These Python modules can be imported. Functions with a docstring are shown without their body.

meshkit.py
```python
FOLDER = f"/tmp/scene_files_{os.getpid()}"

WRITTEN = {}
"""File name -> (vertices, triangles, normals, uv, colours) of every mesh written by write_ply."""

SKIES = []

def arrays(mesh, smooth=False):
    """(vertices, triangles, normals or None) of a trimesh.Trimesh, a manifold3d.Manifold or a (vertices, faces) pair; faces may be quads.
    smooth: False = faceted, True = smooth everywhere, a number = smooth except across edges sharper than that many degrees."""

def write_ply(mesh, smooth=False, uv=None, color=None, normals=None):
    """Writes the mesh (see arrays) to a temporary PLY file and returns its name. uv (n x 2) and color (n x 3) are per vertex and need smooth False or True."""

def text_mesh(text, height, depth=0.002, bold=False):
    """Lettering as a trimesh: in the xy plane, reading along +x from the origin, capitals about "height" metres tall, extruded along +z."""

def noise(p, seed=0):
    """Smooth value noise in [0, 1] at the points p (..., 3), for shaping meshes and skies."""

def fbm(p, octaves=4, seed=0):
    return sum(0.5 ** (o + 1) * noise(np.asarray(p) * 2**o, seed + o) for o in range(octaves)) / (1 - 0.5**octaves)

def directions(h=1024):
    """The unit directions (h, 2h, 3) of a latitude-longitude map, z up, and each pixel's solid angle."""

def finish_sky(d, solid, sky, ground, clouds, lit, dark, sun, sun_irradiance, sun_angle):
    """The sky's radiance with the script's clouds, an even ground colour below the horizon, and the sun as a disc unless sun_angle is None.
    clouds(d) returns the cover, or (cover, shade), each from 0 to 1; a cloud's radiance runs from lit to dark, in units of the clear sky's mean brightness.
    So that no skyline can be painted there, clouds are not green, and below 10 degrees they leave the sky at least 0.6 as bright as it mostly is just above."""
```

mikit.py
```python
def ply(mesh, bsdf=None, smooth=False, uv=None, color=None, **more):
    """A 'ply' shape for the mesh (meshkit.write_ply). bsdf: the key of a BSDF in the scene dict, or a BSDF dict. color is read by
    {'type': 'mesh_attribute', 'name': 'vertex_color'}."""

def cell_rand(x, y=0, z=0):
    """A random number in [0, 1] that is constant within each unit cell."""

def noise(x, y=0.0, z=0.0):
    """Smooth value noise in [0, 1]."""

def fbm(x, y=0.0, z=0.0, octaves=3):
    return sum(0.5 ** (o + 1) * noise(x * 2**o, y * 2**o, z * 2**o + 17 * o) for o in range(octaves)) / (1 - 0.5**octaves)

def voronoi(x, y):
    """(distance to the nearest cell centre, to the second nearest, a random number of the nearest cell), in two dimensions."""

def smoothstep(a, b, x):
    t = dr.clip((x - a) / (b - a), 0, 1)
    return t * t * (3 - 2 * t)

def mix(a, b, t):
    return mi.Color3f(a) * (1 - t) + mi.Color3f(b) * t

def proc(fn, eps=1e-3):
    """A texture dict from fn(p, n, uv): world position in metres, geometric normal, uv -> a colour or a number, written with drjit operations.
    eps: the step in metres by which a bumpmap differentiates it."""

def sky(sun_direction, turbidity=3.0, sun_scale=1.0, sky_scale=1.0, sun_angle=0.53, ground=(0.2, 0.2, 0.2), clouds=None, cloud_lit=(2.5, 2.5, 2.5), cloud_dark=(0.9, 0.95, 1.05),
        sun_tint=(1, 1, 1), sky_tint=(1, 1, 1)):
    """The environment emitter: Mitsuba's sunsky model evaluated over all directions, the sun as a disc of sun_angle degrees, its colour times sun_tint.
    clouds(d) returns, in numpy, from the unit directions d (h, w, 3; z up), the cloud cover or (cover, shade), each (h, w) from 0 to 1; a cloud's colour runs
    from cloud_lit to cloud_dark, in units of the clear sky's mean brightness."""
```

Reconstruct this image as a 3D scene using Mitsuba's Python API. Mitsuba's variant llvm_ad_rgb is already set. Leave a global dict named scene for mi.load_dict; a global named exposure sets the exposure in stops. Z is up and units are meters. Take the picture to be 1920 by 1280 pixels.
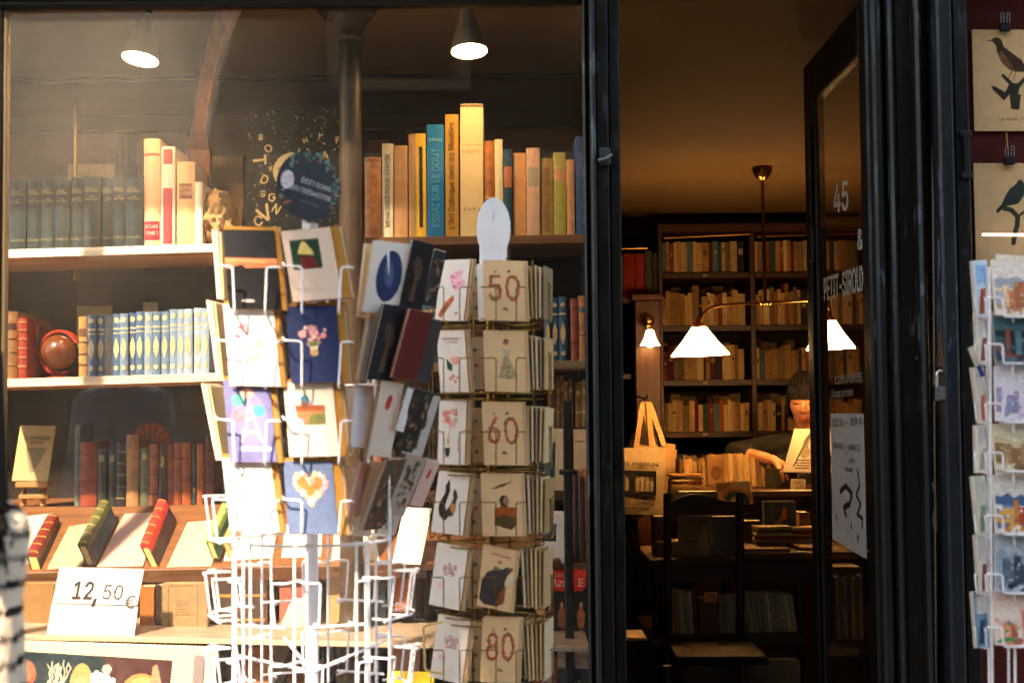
import math, random
import numpy as np, trimesh, manifold3d
import drjit as dr, mitsuba as mi
import mikit, meshkit
from mikit import noise, fbm, smoothstep
from shapely.geometry import Polygon, Point, LineString
from shapely.ops import unary_union
from shapely import affinity

# ------------------------------------------------------------------ camera, sky, exposure
scene, labels = {}, {}
T = mi.ScalarTransform4f
EYE = np.array([0, 0, 1.45])
FOC = 2667.0                                   # 50 mm lens on a 36 mm wide frame of 1920 px
PITCH, ROLL = math.radians(2.79), 0.0085
_f = np.array([0, math.cos(PITCH), math.sin(PITCH)])
_u0 = np.array([0, -math.sin(PITCH), math.cos(PITCH)])
_r0 = np.array([1.0, 0, 0])
_r = _r0 * math.cos(ROLL) - _u0 * math.sin(ROLL)
_u = _u0 * math.cos(ROLL) + _r0 * math.sin(ROLL)
scene['camera'] = dict(type='thinlens', fov=2 * math.degrees(math.atan(960 / FOC)), fov_axis='x',
                       aperture_radius=0.0050, focus_distance=5.2, near_clip=0.05, far_clip=400.0,
                       to_world=T().look_at(origin=EYE.tolist(), target=(EYE + _f).tolist(), up=_u.tolist()))
exposure = 4.5
SUN = np.array([-0.28, -0.62, 0.73])
scene['sky'] = mikit.sky(SUN.tolist(), turbidity=3, sun_scale=0.52, sky_scale=1.0, sun_angle=2.0, sun_tint=(1.0, 0.93, 0.84), sky_tint=(1.34, 1.0, 0.71))
LX = 2.0 ** -exposure                          # lamp radiances below are in units of the picture's white


def P(px, py, Y):
    """World point on the upright plane at depth Y that the photograph shows at pixel (px, py)."""
    d = _f + _r * (px - 960) / FOC - _u * (py - 640) / FOC
    return EYE + d * (Y / d[1])


# ------------------------------------------------------------------ materials: one palette, few BSDFs
PAL, PIDX = [], {}


def col(c):
    if c not in PIDX:
        s = np.array([int(c[i:i + 2], 16) for i in (1, 3, 5)]) / 255
        PIDX[c] = len(PAL)
        PAL.append(np.where(s < 0.04045, s / 12.92, ((s + 0.055) / 1.055) ** 2.4))
    return PIDX[c]


PLAIN, PAGES, LEATHER, WOODX, WOODZ, PLASTER, MAP, PRINT, CLOTH, STRIPE, STONE, ROCK, INK, WORN = range(14)
_pal = {}


def base(p, n, uv):
    if not _pal:
        a = np.array(PAL + [[0, 0, 0]] * 4, np.float32)
        for i in range(3):
            _pal[i] = mi.Float(np.ascontiguousarray(a[:, i]))
            dr.make_opaque(_pal[i])
    i = mi.UInt32(dr.floor(uv.x))
    k = dr.floor(uv.y)
    c = mi.Color3f(*[dr.gather(mi.Float, _pal[j], i) for j in range(3)])
    x, y, z = p.x, p.y, p.z
    big = noise(x * 9, y * 9, z * 9)
    mid = fbm(x * 55, y * 55, z * 55)
    fine = noise(x * 420, y * 420, z * 420)
    m = 0.9 + 0.12 * big + 0.08 * mid                                          # PLAIN
    m = dr.select(k == PAGES, 0.72 + 0.36 * noise(x * 900 + y * 90, y * 14, z * 25) , m)
    m = dr.select(k == LEATHER, 0.5 + 0.75 * mid + 0.25 * (fine - 0.5) + 0.25 * (big - 0.5), m)
    gx = fbm(x * 2.5 + 5 * noise(y * 8, z * 8), y * 38, z * 70)
    gz = fbm(x * 70, y * 45, z * 2.5 + 4 * noise(x * 8, y * 8))
    m = dr.select(k == WOODX, 0.55 + 0.85 * gx + 0.15 * (fine - 0.5), m)
    m = dr.select(k == WOODZ, 0.55 + 0.85 * gz + 0.15 * (fine - 0.5), m)
    m = dr.select(k == PLASTER, 0.78 + 0.25 * fbm(x * 1.7, y * 1.7, z * 1.7) + 0.14 * mid, m)
    w = fbm(x * 14, y * 14, z * 14) * 9
    line = smoothstep(0.30, 0.5, dr.abs(w - dr.floor(w) - 0.5)) * smoothstep(.35, .6, noise(x * 16 + 9, y * 16, z * 16))
    m = dr.select(k == MAP, 1.0 - 0.42 * line * (0.3 + 0.7 * noise(x * 260, y * 260, z * 260)), m)
    rows = z * 330
    m = dr.select(k == PRINT, 1.0 - 0.45 * smoothstep(0.5, 0.6, rows - dr.floor(rows)) * smoothstep(0.35, 0.5, noise(x * 330, dr.floor(rows), 3)), m)
    m = dr.select(k == CLOTH, 0.72 + 0.3 * mid + 0.26 * fine, m)
    st = (x * 0.8 + y * 0.4 + z * 0.3) * 40
    m = dr.select(k == STRIPE, dr.select(st - dr.floor(st) < 0.3, 1.7, 0.8) * (0.8 + 0.4 * mid), m)
    m = dr.select(k == STONE, 0.6 + 0.6 * fbm(x * 2.4, y * 2.4, z * 2.4) + 0.2 * (mid - .5), m)
    m = dr.select(k == ROCK, 0.45 + 0.9 * fbm(x * 38, y * 38, z * 38) + 0.3 * (fine - 0.5), m)
    scuff = smoothstep(.60, .74, fbm(x * 75, y * 75, z * 11)) * smoothstep(.45, .75, noise(x * 5, y * 5, z * 2.3))
    drip = smoothstep(.62, .9, fbm(x * 160, y * 160, z * 2.2))
    m = dr.select(k == WORN, .75 + .5 * fbm(x * 12, y * 12, z * 3) + 7.0 * scuff + 1.3 * drip, m)
    m = dr.select(k == INK, 0.55 + 0.9 * fbm(x * 210, y * 210, z * 210) + .25 * (mid - .5), m)
    return mi.Color3f(dr.clip(c * m, 0, 0.92))


def relief(p, n, uv):
    k = dr.floor(uv.y)
    a = fbm(p.x * 130, p.y * 130, p.z * 130)
    return dr.select((k == LEATHER) | (k == CLOTH) | (k == ROCK) | (k == STONE), a, 0.25 * fbm(p.x * 60, p.y * 60, p.z * 60))


def rough_paint(p, n, uv):
    return 0.3 + 0.3 * fbm(p.x * 23, p.y * 23, p.z * 9)


BASE = mikit.proc(base)
REL = mikit.proc(relief, 5e-4)


def bump(b, s):
    return dict(type='bumpmap', arbitrary=dict(REL), scale=s, bsdf=b)


scene['matte'] = dict(type='twosided', bsdf=bump(dict(type='principled', base_color=BASE, roughness=0.8, specular=0.3), 0.0012))
scene['satin'] = dict(type='twosided', bsdf=bump(dict(type='principled', base_color=BASE, roughness=0.42, specular=0.5), 0.0012))
scene['paint'] = dict(type='twosided', bsdf=dict(type='principled', base_color=BASE, roughness=mikit.proc(rough_paint), specular=0.28))
scene['varnish'] = dict(type='twosided', bsdf=dict(type='principled', base_color=BASE, roughness=0.22, specular=0.5, clearcoat=0.5, clearcoat_gloss=0.9))
scene['brass'] = dict(type='twosided', bsdf=dict(type='principled', base_color=BASE, roughness=0.25, metallic=1.0))
scene['glass_pane'] = dict(type='thindielectric', int_ior=1.5)
scene['clear_plastic'] = dict(type='thindielectric', int_ior=1.35)
scene['skin'] = dict(type='twosided', bsdf=dict(type='principled', base_color=BASE, roughness=0.5, specular=0.4))


# ------------------------------------------------------------------ geometry helpers
def num(name):
    if name not in USED:
        USED[name] = 0
        return name
    USED[name] += 1
    return f'{name}_{USED[name]:03d}'


USED = {}


def unit(v):
    v = np.asarray(v, float)
    return v / np.linalg.norm(v)


def frame(o, x, y):
    """4 x 4 with columns x, y, x cross y (unit) and origin o; x and y keep their lengths."""
    m = np.eye(4)
    m[:3, 0], m[:3, 1], m[:3, 3] = x, y, o
    m[:3, 2] = unit(np.cross(x, y))
    return m


def rotz(a):
    m = np.eye(4)
    m[0, 0] = m[1, 1] = math.cos(a)
    m[0, 1], m[1, 0] = -math.sin(a), math.sin(a)
    return m


def roty(a):
    m = np.eye(4)
    m[0, 0] = m[2, 2] = math.cos(a)
    m[0, 2], m[2, 0] = math.sin(a), -math.sin(a)
    return m


def rotx(a):
    m = np.eye(4)
    m[1, 1] = m[2, 2] = math.cos(a)
    m[1, 2], m[2, 1] = -math.sin(a), math.sin(a)
    return m


def move(x, y=None, z=None):
    m = np.eye(4)
    m[:3, 3] = x if y is None else (x, y, z)
    return m


class MB:
    """Collects pieces into ONE mesh; flat pieces have their vertices split, tubes and lathes share them."""

    def __init__(self, M=None):
        self.V, self.F, self.U, self.n, self.M = [], [], [], 0, M

    def add(self, v, f, c, kind=PLAIN, M=None, split=False):
        v, f = np.asarray(v, float), np.asarray(f, int)
        if f.shape[1] == 4:
            f = np.vstack([f[:, [0, 1, 2]], f[:, [0, 2, 3]]])
        if split:
            v, f = v[f].reshape(-1, 3), np.arange(len(f) * 3).reshape(-1, 3)
        for m in (M, self.M):
            if m is not None:
                v = v @ m[:3, :3].T + m[:3, 3]
        self.V.append(v)
        self.F.append(f + self.n)
        self.U.append(np.tile([col(c) + 0.5, kind + 0.5], (len(v), 1)))
        self.n += len(v)
        return self

    def box(self, a, b, c, kind=PLAIN, M=None, bev=0.0):
        a, b = np.minimum(a, b).astype(float), np.maximum(a, b).astype(float)
        bev = min(bev, 0.45 * (b - a).min())
        if bev <= 0:
            v = np.array([[x, y, z] for x in (a[0], b[0]) for y in (a[1], b[1]) for z in (a[2], b[2])])
            f = [[0, 1, 3, 2], [4, 6, 7, 5], [0, 4, 5, 1], [2, 3, 7, 6], [0, 2, 6, 4], [1, 5, 7, 3]]
            return self.add(v[np.array(f)].reshape(-1, 3), np.arange(24).reshape(-1, 4), c, kind, M)
        v, f = _bevelled()
        ctr, half = (a + b) / 2, (b - a) / 2
        vv = np.sign(v) * (half - np.where(np.abs(v) > 0.99, 0, bev)) + ctr
        return self.add(vv, f, c, kind, M, split=True)

    def tube(self, pts, r, c, kind=PLAIN, sides=6, M=None, closed=False, cap=True):
        p = np.asarray(pts, float)
        if closed:
            p = np.vstack([p, p[:1]])
        t = np.gradient(p, axis=0)
        if closed:
            t[0] = t[-1] = t[0] + t[-1]
        t /= np.linalg.norm(t, axis=1, keepdims=True) + 1e-12
        a = np.zeros_like(p)
        ref = np.array([0, 0, 1.0]) if abs(t[0, 2]) < 0.9 else np.array([1.0, 0, 0])
        for i in range(len(p)):
            ref = ref - t[i] * (ref @ t[i])
            ref = unit(ref)
            a[i] = ref
        b = np.cross(t, a)
        ang = np.arange(sides) * 2 * np.pi / sides
        rr = np.broadcast_to(r, (len(p),))[:, None, None]
        v = (p[:, None] + rr * (np.cos(ang)[None, :, None] * a[:, None] + np.sin(ang)[None, :, None] * b[:, None])).reshape(-1, 3)
        i, j = np.meshgrid(np.arange(len(p) - 1), np.arange(sides), indexing='ij')
        f = np.stack([i * sides + j, i * sides + (j + 1) % sides, (i + 1) * sides + (j + 1) % sides, (i + 1) * sides + j], -1).reshape(-1, 4)
        self.add(v, f, c, kind, M)
        if cap and not closed:
            for base_i, fl in ((0, 1), (len(p) - 1, 0)):
                ring = v[base_i * sides:(base_i + 1) * sides]
                k = np.arange(1, sides - 1)
                f = np.stack([k * 0, k + 1, k] if fl else [k * 0, k, k + 1], 1)
                self.add(ring, f, c, kind, M)
        return self

    def lathe(self, prof, c, kind=PLAIN, seg=24, M=None, arc=(0, 2 * np.pi)):
        prof = np.asarray(prof, float)
        full = abs(arc[1] - arc[0] - 2 * np.pi) < 1e-6
        a = np.linspace(arc[0], arc[1], seg + 1)
        v = np.stack([prof[:, None, 0] * np.cos(a), prof[:, None, 0] * np.sin(a), np.broadcast_to(prof[:, None, 1], (len(prof), seg + 1))], -1)
        n = seg + 1
        if full:
            v, n = v[:, :-1], seg
        i, j = np.meshgrid(np.arange(len(prof) - 1), np.arange(seg), indexing='ij')
        f = np.stack([i * n + j, i * n + (j + 1) % n, (i + 1) * n + (j + 1) % n, (i + 1) * n + j], -1).reshape(-1, 4)
        return self.add(v.reshape(-1, 3), f, c, kind, M)

    def prism(self, poly, z0, z1, c, kind=PLAIN, M=None):
        for g in getattr(poly, 'geoms', [poly]):
            if g.area <= 0:
                continue
            m = trimesh.creation.extrude_polygon(g, z1 - z0, engine='earcut')
            self.add(np.array(m.vertices) + [0, 0, z0], m.faces, c, kind, M, split=True)
        return self

    def flat(self, poly, z, c, kind=INK, M=None):
        """Ink on a sheet: one thin face at height z."""
        if not isinstance(poly, Polygon) and not hasattr(poly, 'geoms'):
            poly = Polygon(poly)
        if not poly.is_valid:
            poly = poly.buffer(0)
        for g in getattr(poly, 'geoms', [poly]):
            if g.geom_type != 'Polygon' or g.area <= 0:
                continue
            v, f = trimesh.creation.triangulate_polygon(g, engine='earcut')
            self.add(np.c_[v, np.full(len(v), z)], f, c, kind, M)
        return self

    def text(self, s, h, c, M=None, depth=0.0004, bold=False, center=True, fit=None):
        m = meshkit.text_mesh(s, h, depth, bold)
        v = np.array(m.vertices)
        w = v[:, 0].max() - v[:, 0].min()
        if fit and w > 0:
            v[:, 0] *= fit / w
        if center:
            v[:, 0] -= (v[:, 0].max() + v[:, 0].min()) / 2
            v[:, 1] -= (v[:, 1].max() + v[:, 1].min()) / 2
        return self.add(v, m.faces, c, PLAIN, M, split=True)

    def mesh(self, m, c, kind=PLAIN, M=None, split=False):
        return self.add(np.array(m.vertices), np.array(m.faces), c, kind, M, split)

    def put(self, key, bsdf='matte', **more):
        if not self.V:
            return key
        assert key not in scene, key
        scene[key] = mikit.ply((np.vstack(self.V), np.vstack(self.F)), bsdf, smooth=True, uv=np.vstack(self.U), **more)
        return key


_bc = []


def _bevelled():
    if not _bc:
        v = []
        for sx in (-1, 1):
            for sy in (-1, 1):
                for sz in (-1, 1):
                    for k in range(3):
                        e = [0.8, 0.8, 0.8]
                        e[k] = 1.0
                        v.append([sx * e[0], sy * e[1], sz * e[2]])
        v = np.array(v)
        h = trimesh.convex.convex_hull(v)
        _bc.append((np.array(h.vertices), np.array(h.faces)))
    return _bc[0]


def sub(key, name):
    """The next free child key of a thing or part."""
    return num(f'{key}__{name}')


def say(key, label, category=None, group=None, kind=None):
    d = dict(label=label)
    if category: d['category'] = category
    if group: d['group'] = group
    if kind: d['kind'] = kind
    labels[key] = d


def struct(key):
    labels[key] = dict(kind='structure')


def ellipse(cx, cy, rx, ry, a=0, n=20):
    g = affinity.scale(Point(0, 0).buffer(1, n // 4), rx, ry)
    return affinity.translate(affinity.rotate(g, a, origin=(0, 0)), cx, cy)


def rect(x0, y0, x1, y1):
    return Polygon([(x0, y0), (x1, y0), (x1, y1), (x0, y1)])


def stroke(pts, w):
    return LineString(pts).buffer(w / 2, 3)


def wire(*pts, r=0.012, n=4):
    """A polyline with rounded corners of radius r."""
    p = [np.asarray(q, float) for q in pts]
    out = [p[0]]
    for i in range(1, len(p) - 1):
        a, b, c = p[i - 1], p[i], p[i + 1]
        ra = min(r, 0.45 * np.linalg.norm(a - b), 0.45 * np.linalg.norm(c - b))
        s, e = b + unit(a - b) * ra, b + unit(c - b) * ra
        for t in np.linspace(0, 1, n):
            out.append(s * (1 - t) ** 2 + 2 * b * t * (1 - t) + e * t * t)
    out.append(p[-1])
    return np.array(out)
# ------------------------------------------------------------------ setting: passage, rooms
CEIL = 2.51
GY = 3.42                                       # plane of the shop window glass
BLK, BLK2, OAK, DKOAK, REDW = '#0a0b0b', '#070707', '#8a6238', '#3a2416', '#4a2015'
MB().box((-14, -9, -0.3), (14, 3.5, 0.0), '#34312d', STONE).put('pavement'); struct('pavement')
MB().box((-3.4, 3.5, -0.2), (2.3, 8.0, 0.1), '#3a2a1e', WOODX).put('shop_floor'); struct('shop_floor')
m = MB().box((-3.4, 3.62, CEIL), (2.3, 8.0, CEIL + 0.1), '#604a2e', PLASTER)
m.put('shop_ceiling'); struct('shop_ceiling')
m = MB().box((-3.4, 7.9, 0.1), (2.3, 8.0, CEIL), '#4a2c1c', WOODZ)
m.box((-3.4, 7.86, CEIL - 0.05), (2.3, 7.899, CEIL - 0.001), '#8a6a48', WOODX)
m.put('shop_back_wall'); struct('shop_back_wall')
MB().box((-3.5, 3.5, 0), (-3.4, 8.0, CEIL + .1), '#8a7350', PLASTER).put('shop_left_wall'); struct('shop_left_wall')
MB().box((2.3, 3.64, 0), (2.4, 8.0, CEIL + .1), '#4a2c1c', WOODZ).put('shop_right_wall'); struct('shop_right_wall')

# the building across the passage, seen only as a reflection in the glass
t = num('opposite_building')
say(t, 'pale stone building across the passage that the shop window reflects', 'building')
m = MB()
for x0, x1 in ((-1.95, -.6), (1.6, 3.7), (5.9, 14)):
    m.box((x0, -4.4, 0), (x1, -4.0, 3.2), '#4c4439', STONE)
m.box((-1.95, -4.4, 3.2), (14, -4.0, 6.2), '#4c4439', STONE)
m.put(f'{t}__wall')
MB().box((-1.95, -4.4, 6.2), (14, -3.75, 6.5), '#a99c86', STONE, bev=.03).put(f'{t}__cornice')
MB().box((-1.95, -4.4, 3.2), (14, -3.9, 3.42), '#a99c86', STONE, bev=.03).put(f'{t}__string_course')
for x0 in (-0.6, 3.7):
    f = sub(t, 'shop_window')
    m = MB()
    for a, b in ((0, .08), (2.12, 2.2)):
        m.box((x0 + a, -4.35, 0), (x0 + b, -4.2, 3.19), '#22201c', WOODZ)
    m.box((x0 + .08, -4.35, 0), (x0 + 2.12, -4.2, .5), '#22201c', WOODX)
    m.put(f, 'paint')
    MB().box((x0 + .08, -4.3, .5), (x0 + 2.12, -4.28, 3.19), '#0b0c0d').put(f'{f}__pane', 'varnish')
for x0 in (-1.4, .8, 3, 5, 8):
    f = sub(t, 'window')
    m = MB().box((x0, -3.995, 3.9), (x0 + 1.1, -3.94, 5.8), '#8a8272', bev=.01)
    m.put(f)
    MB().box((x0 + .1, -3.935, 4.0), (x0 + 1.0, -3.93, 5.7), '#14181c').put(f'{f}__pane', 'varnish')
t = num('courtyard_wall')
say(t, 'low dark wall with a curved top across the passage left of the stone building', 'wall')
top = [(-14, 2.9), (-4.6, 2.75), (-3.82, 2.97), (-3.5, 3.1), (-3.17, 3.15), (-2.8, 3.13), (-2.5, 3.0), (-2.38, 2.9), (-2.40, 3.2), (-2.33, 3.6), (-2.24, 4.1), (-2.12, 4.5), (-1.96, 4.9), (-1.951, 0), (-14, 0)]
MB(frame((0, -4.1, 0), (1, 0, 0), (0, 0, 1))).prism(Polygon(top), 0, .3, '#2a241e', STONE).put(t)
t = num('courtyard_building')
say(t, 'pale plastered building at the back of the courtyard across the passage', 'building')
MB().box((-16, -10.4, 0), (-1, -10, 9), '#f0dfc0', PLASTER).put(f'{t}__wall')
MB().box((-16, -10.4, 9), (-1, -9.8, 9.3), '#8a8070', STONE, bev=.04).put(f'{t}__cornice')
for x0 in (-10.5, -8.3, -6.1):
    MB().box((x0, -9.99, 2.0), (x0 + 1.1, -9.96, 4.2), '#4a4a48', bev=.01).put(sub(t, 'window'), 'satin')

t = num('canvas_awning')
say(t, 'cream canvas sun sail stretched high across the passage behind the viewer', 'awning')
AW = [(-2.78, -1, 9.6), (-2.34, -1, 6.55), (-1.75, -1, 5.05), (1.6, -1.0, 4.6), (1.9, -1.3, 8.2)]
v = np.array(AW)
m = MB().add(v, [[0, 1, 2], [0, 2, 3], [0, 3, 4]], '#cdbf9f', CLOTH)
m.put(t)
for a in (AW[2], AW[3]):
    MB().tube([a, (a[0], -1.0, a[2] - .4), (a[0] * 1.02, -3.8, 3.9)], .008, '#2a2a2a').put(sub(t, 'rope'))

# ------------------------------------------------------------------ the shop front
t = SF = num('shop_front')
say(t, 'dark green black painted wooden bookshop front with display window and open doorway', 'shop front')


def strip(key, px0, px1, y0, y1, c=BLK, z0=0.0, z1=2.9, bev=.006, mat='paint', kind=WORN, py=640, mb=None):
    """An upright board whose front face (depth y0) the photograph shows between two columns of pixels."""
    a, b = P(px0, py, y0), P(px1, py, y0)
    m = mb or MB()
    m.box((a[0], y0, z0), (b[0], y1, z1), c, kind, bev=bev)
    return m if mb else m.put(key, mat)


# post between window and door
m = MB()
strip('', 1099, 1105, 3.38, 3.44, '#181d20', mb=m, bev=.004)
strip('', 1105, 1112, 3.40, 3.47, BLK2, mb=m, bev=.002)
strip('', 1112, 1122, 3.35, 3.46, '#181d20', mb=m, bev=.006)
strip('', 1122, 1146, 3.37, 3.50, BLK, mb=m, bev=.003)
strip('', 1146, 1168, 3.385, 3.66, BLK2, mb=m, bev=.004)
m.put(f'{t}__door_post', 'paint')
c = P(1134, 286, 3.36)
m = MB().box(c + [-.014, -.002, -.03], c + [.014, .012, .012], '#343b3f', bev=.003)
m.tube([c + [-.016, -.006, -.02], c + [.0, -.012, -.018], c + [.016, -.012, -.008]], .004, '#6b7276')
m.put(f'{t}__door_post__latch', 'paint')
# top rail, upper wall, stall riser
zr = P(600, 8, 3.38)[2]
xl, xp = P(0, 640, 3.4)[0], P(1099, 640, 3.38)[0]
MB().box((-3.5, 3.39, zr), (xp, 3.43, zr + .12), BLK, WOODX, bev=.008).box((-3.5, 3.37, zr + .02), (xp, 3.39, zr + .09), '#181d20', WOODX, bev=.008).put(f'{t}__top_rail', 'paint')
m = MB().box((-14, 3.40, zr + .12), (14, 3.62, 6.0), '#2a2c2b', WOODX)
m.box((-14, 3.36, 6.0), (14, 3.62, 7.0), '#a39a88', STONE)
m.put(f'{t}__upper_wall')
MB().box((-3.5, 3.40, 0), (xp, 3.5, .62), BLK, WOODX, bev=.006).put(f'{t}__stall_riser', 'paint')
m = MB()
strip('', -40, -4, 3.395, 3.43, BLK, mb=m, bev=.006)
strip('', -4, 8, 3.41, 3.44, '#6a5a40', mb=m, bev=.004)
m.put(f'{t}__window_stile', 'paint')
pane = MB().add([[-3.4, GY, .62], [xp + .01, GY, .62], [xp + .01, GY, zr + .01], [-3.4, GY, zr + .01]], [[0, 1, 2, 3]], '#ffffff')
pane.put(f'{t}__window_pane', 'glass_pane')
# street dust on the glass: thickest and most smeared high on the left, where no display is wiped
DB0, DB1 = np.array([-3.4, GY - .0065, .62]), np.array([xp + .01, GY - .0015, zr + .008])
gx_, gz_ = np.meshgrid(np.linspace(DB0[0], DB1[0], 240), np.linspace(DB0[2], DB1[2], 160))
pp = np.stack([gx_ * 2.2, gz_ * 2.2, 0 * gx_], -1)
cl = meshkit.fbm(pp + 3, 4, seed=2)
fine = meshkit.noise(np.stack([gx_ * 30 + gz_ * 9, gz_ * 11, 0 * gx_], -1), seed=5)
patch = np.exp(-(((gx_ + 1.02) / .36) ** 2 + ((gz_ - 2.22) / .42) ** 2) ** 1.2)
low = np.exp(-(((gx_ + .55) / .5) ** 2 + ((gz_ - 1.15) / .5) ** 2))
den = 1.5 + 2.2 * cl + patch * (8.0 + 14.0 * cl) * (.75 + .5 * fine) + 4.2 * low * (.6 + .8 * cl)
SIG = np.repeat(den[:, None, :], 2, axis=1).astype(np.float32)[..., None]
scene['dust_medium'] = dict(type='heterogeneous', albedo=dict(type='constvolume', value=dict(type='rgb', value=[.96, .90, .80])), sigma_t=dict(type='gridvolume', grid=mi.VolumeGrid(SIG), to_world=T().translate(DB0.tolist()).scale((DB1 - DB0).tolist())), phase=dict(type='isotropic'))
MB().box((-3.4, GY - .006, .63), (xp + .008, GY - .002, zr + .005), '#ffffff').put(f'{t}__window_pane__dust_film', dict(type='null'), interior=dict(type='ref', id='dust_medium'))

# mouldings right of the doorway
m = MB()
strip('', 1634, 1647, 3.44, 3.50, BLK2, mb=m)
strip('', 1647, 1667, 3.40, 3.50, '#14191c', mb=m, bev=.007)
strip('', 1667, 1678, 3.43, 3.50, BLK2, mb=m)
strip('', 1678, 1690, 3.38, 3.50, '#14191c', mb=m, bev=.008)
strip('', 1690, 1729, 3.42, 3.50, '#17150f', mb=m, bev=.002)
strip('', 1729, 1742, 3.37, 3.50, '#14181a', mb=m, bev=.008)
m.put(f'{t}__door_jamb', 'paint')
m = MB()
strip('', 1742, 1772, 3.44, 3.50, '#24110d', mb=m, bev=.002)
m.put(f'{t}__recess', 'satin')
for py in (205, 412, 500, 592, 838, 1040):
    a, b = P(1744, py + 6, 3.43), P(1762, py - 4, 3.43)
    MB().tube([a, b], .003, '#4b4f4e').put(sub(f'{t}__recess', 'cross_wire'), 'paint')
MB().tube([P(1747, -20, 3.40), P(1755, 1300, 3.40)], .0022, '#8f938c').put(f'{t}__recess__glazing_bead', 'paint')
m = MB()
strip('', 1770, 1799, 3.34, 3.50, '#161c22', mb=m, bev=.006)
strip('', 1799, 1828, 3.38, 3.66, '#121412', mb=m, bev=.004)
m.put(f'{t}__pilaster', 'paint')
c = P(1812, 290, 3.375)
m = MB()
for dz in (.05, -.05):
    m.box(c + [-.016, -.006, dz - .008], c + [.014, .004, dz + .008], '#22272a', bev=.003)
m.box(c + [-.008, -.006, -.05], c + [.008, .004, .05], '#1a1e20', bev=.003)
m.put(f'{t}__pilaster__hinge', 'paint')
c = P(1722, 672, 3.415)
MB().lathe([(0.0, -.006), (.005, -.005), (.0085, 0), (.006, .004), (.004, .006)], '#35393a', M=move(c) @ rotx(math.pi / 2)).put(f'{t}__door_jamb__screw', 'paint')
# torn pale sticker left on the recess
c = P(1757, 955, 3.432)
pts = [(-.012, .065), (.006, .07), (.012, .03), (.018, -.02), (.02, -.06), (.012, -.045), (.008, -.075), (.0, -.05), (-.008, -.06), (-.012, -.02), (-.004, .02)]
MB(frame(c, (1, 0, 0), (0, 0, 1))).prism(Polygon(pts), 0, .0008, '#b5b3aa', CLOTH).put(f'{t}__recess__torn_sticker')

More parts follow.
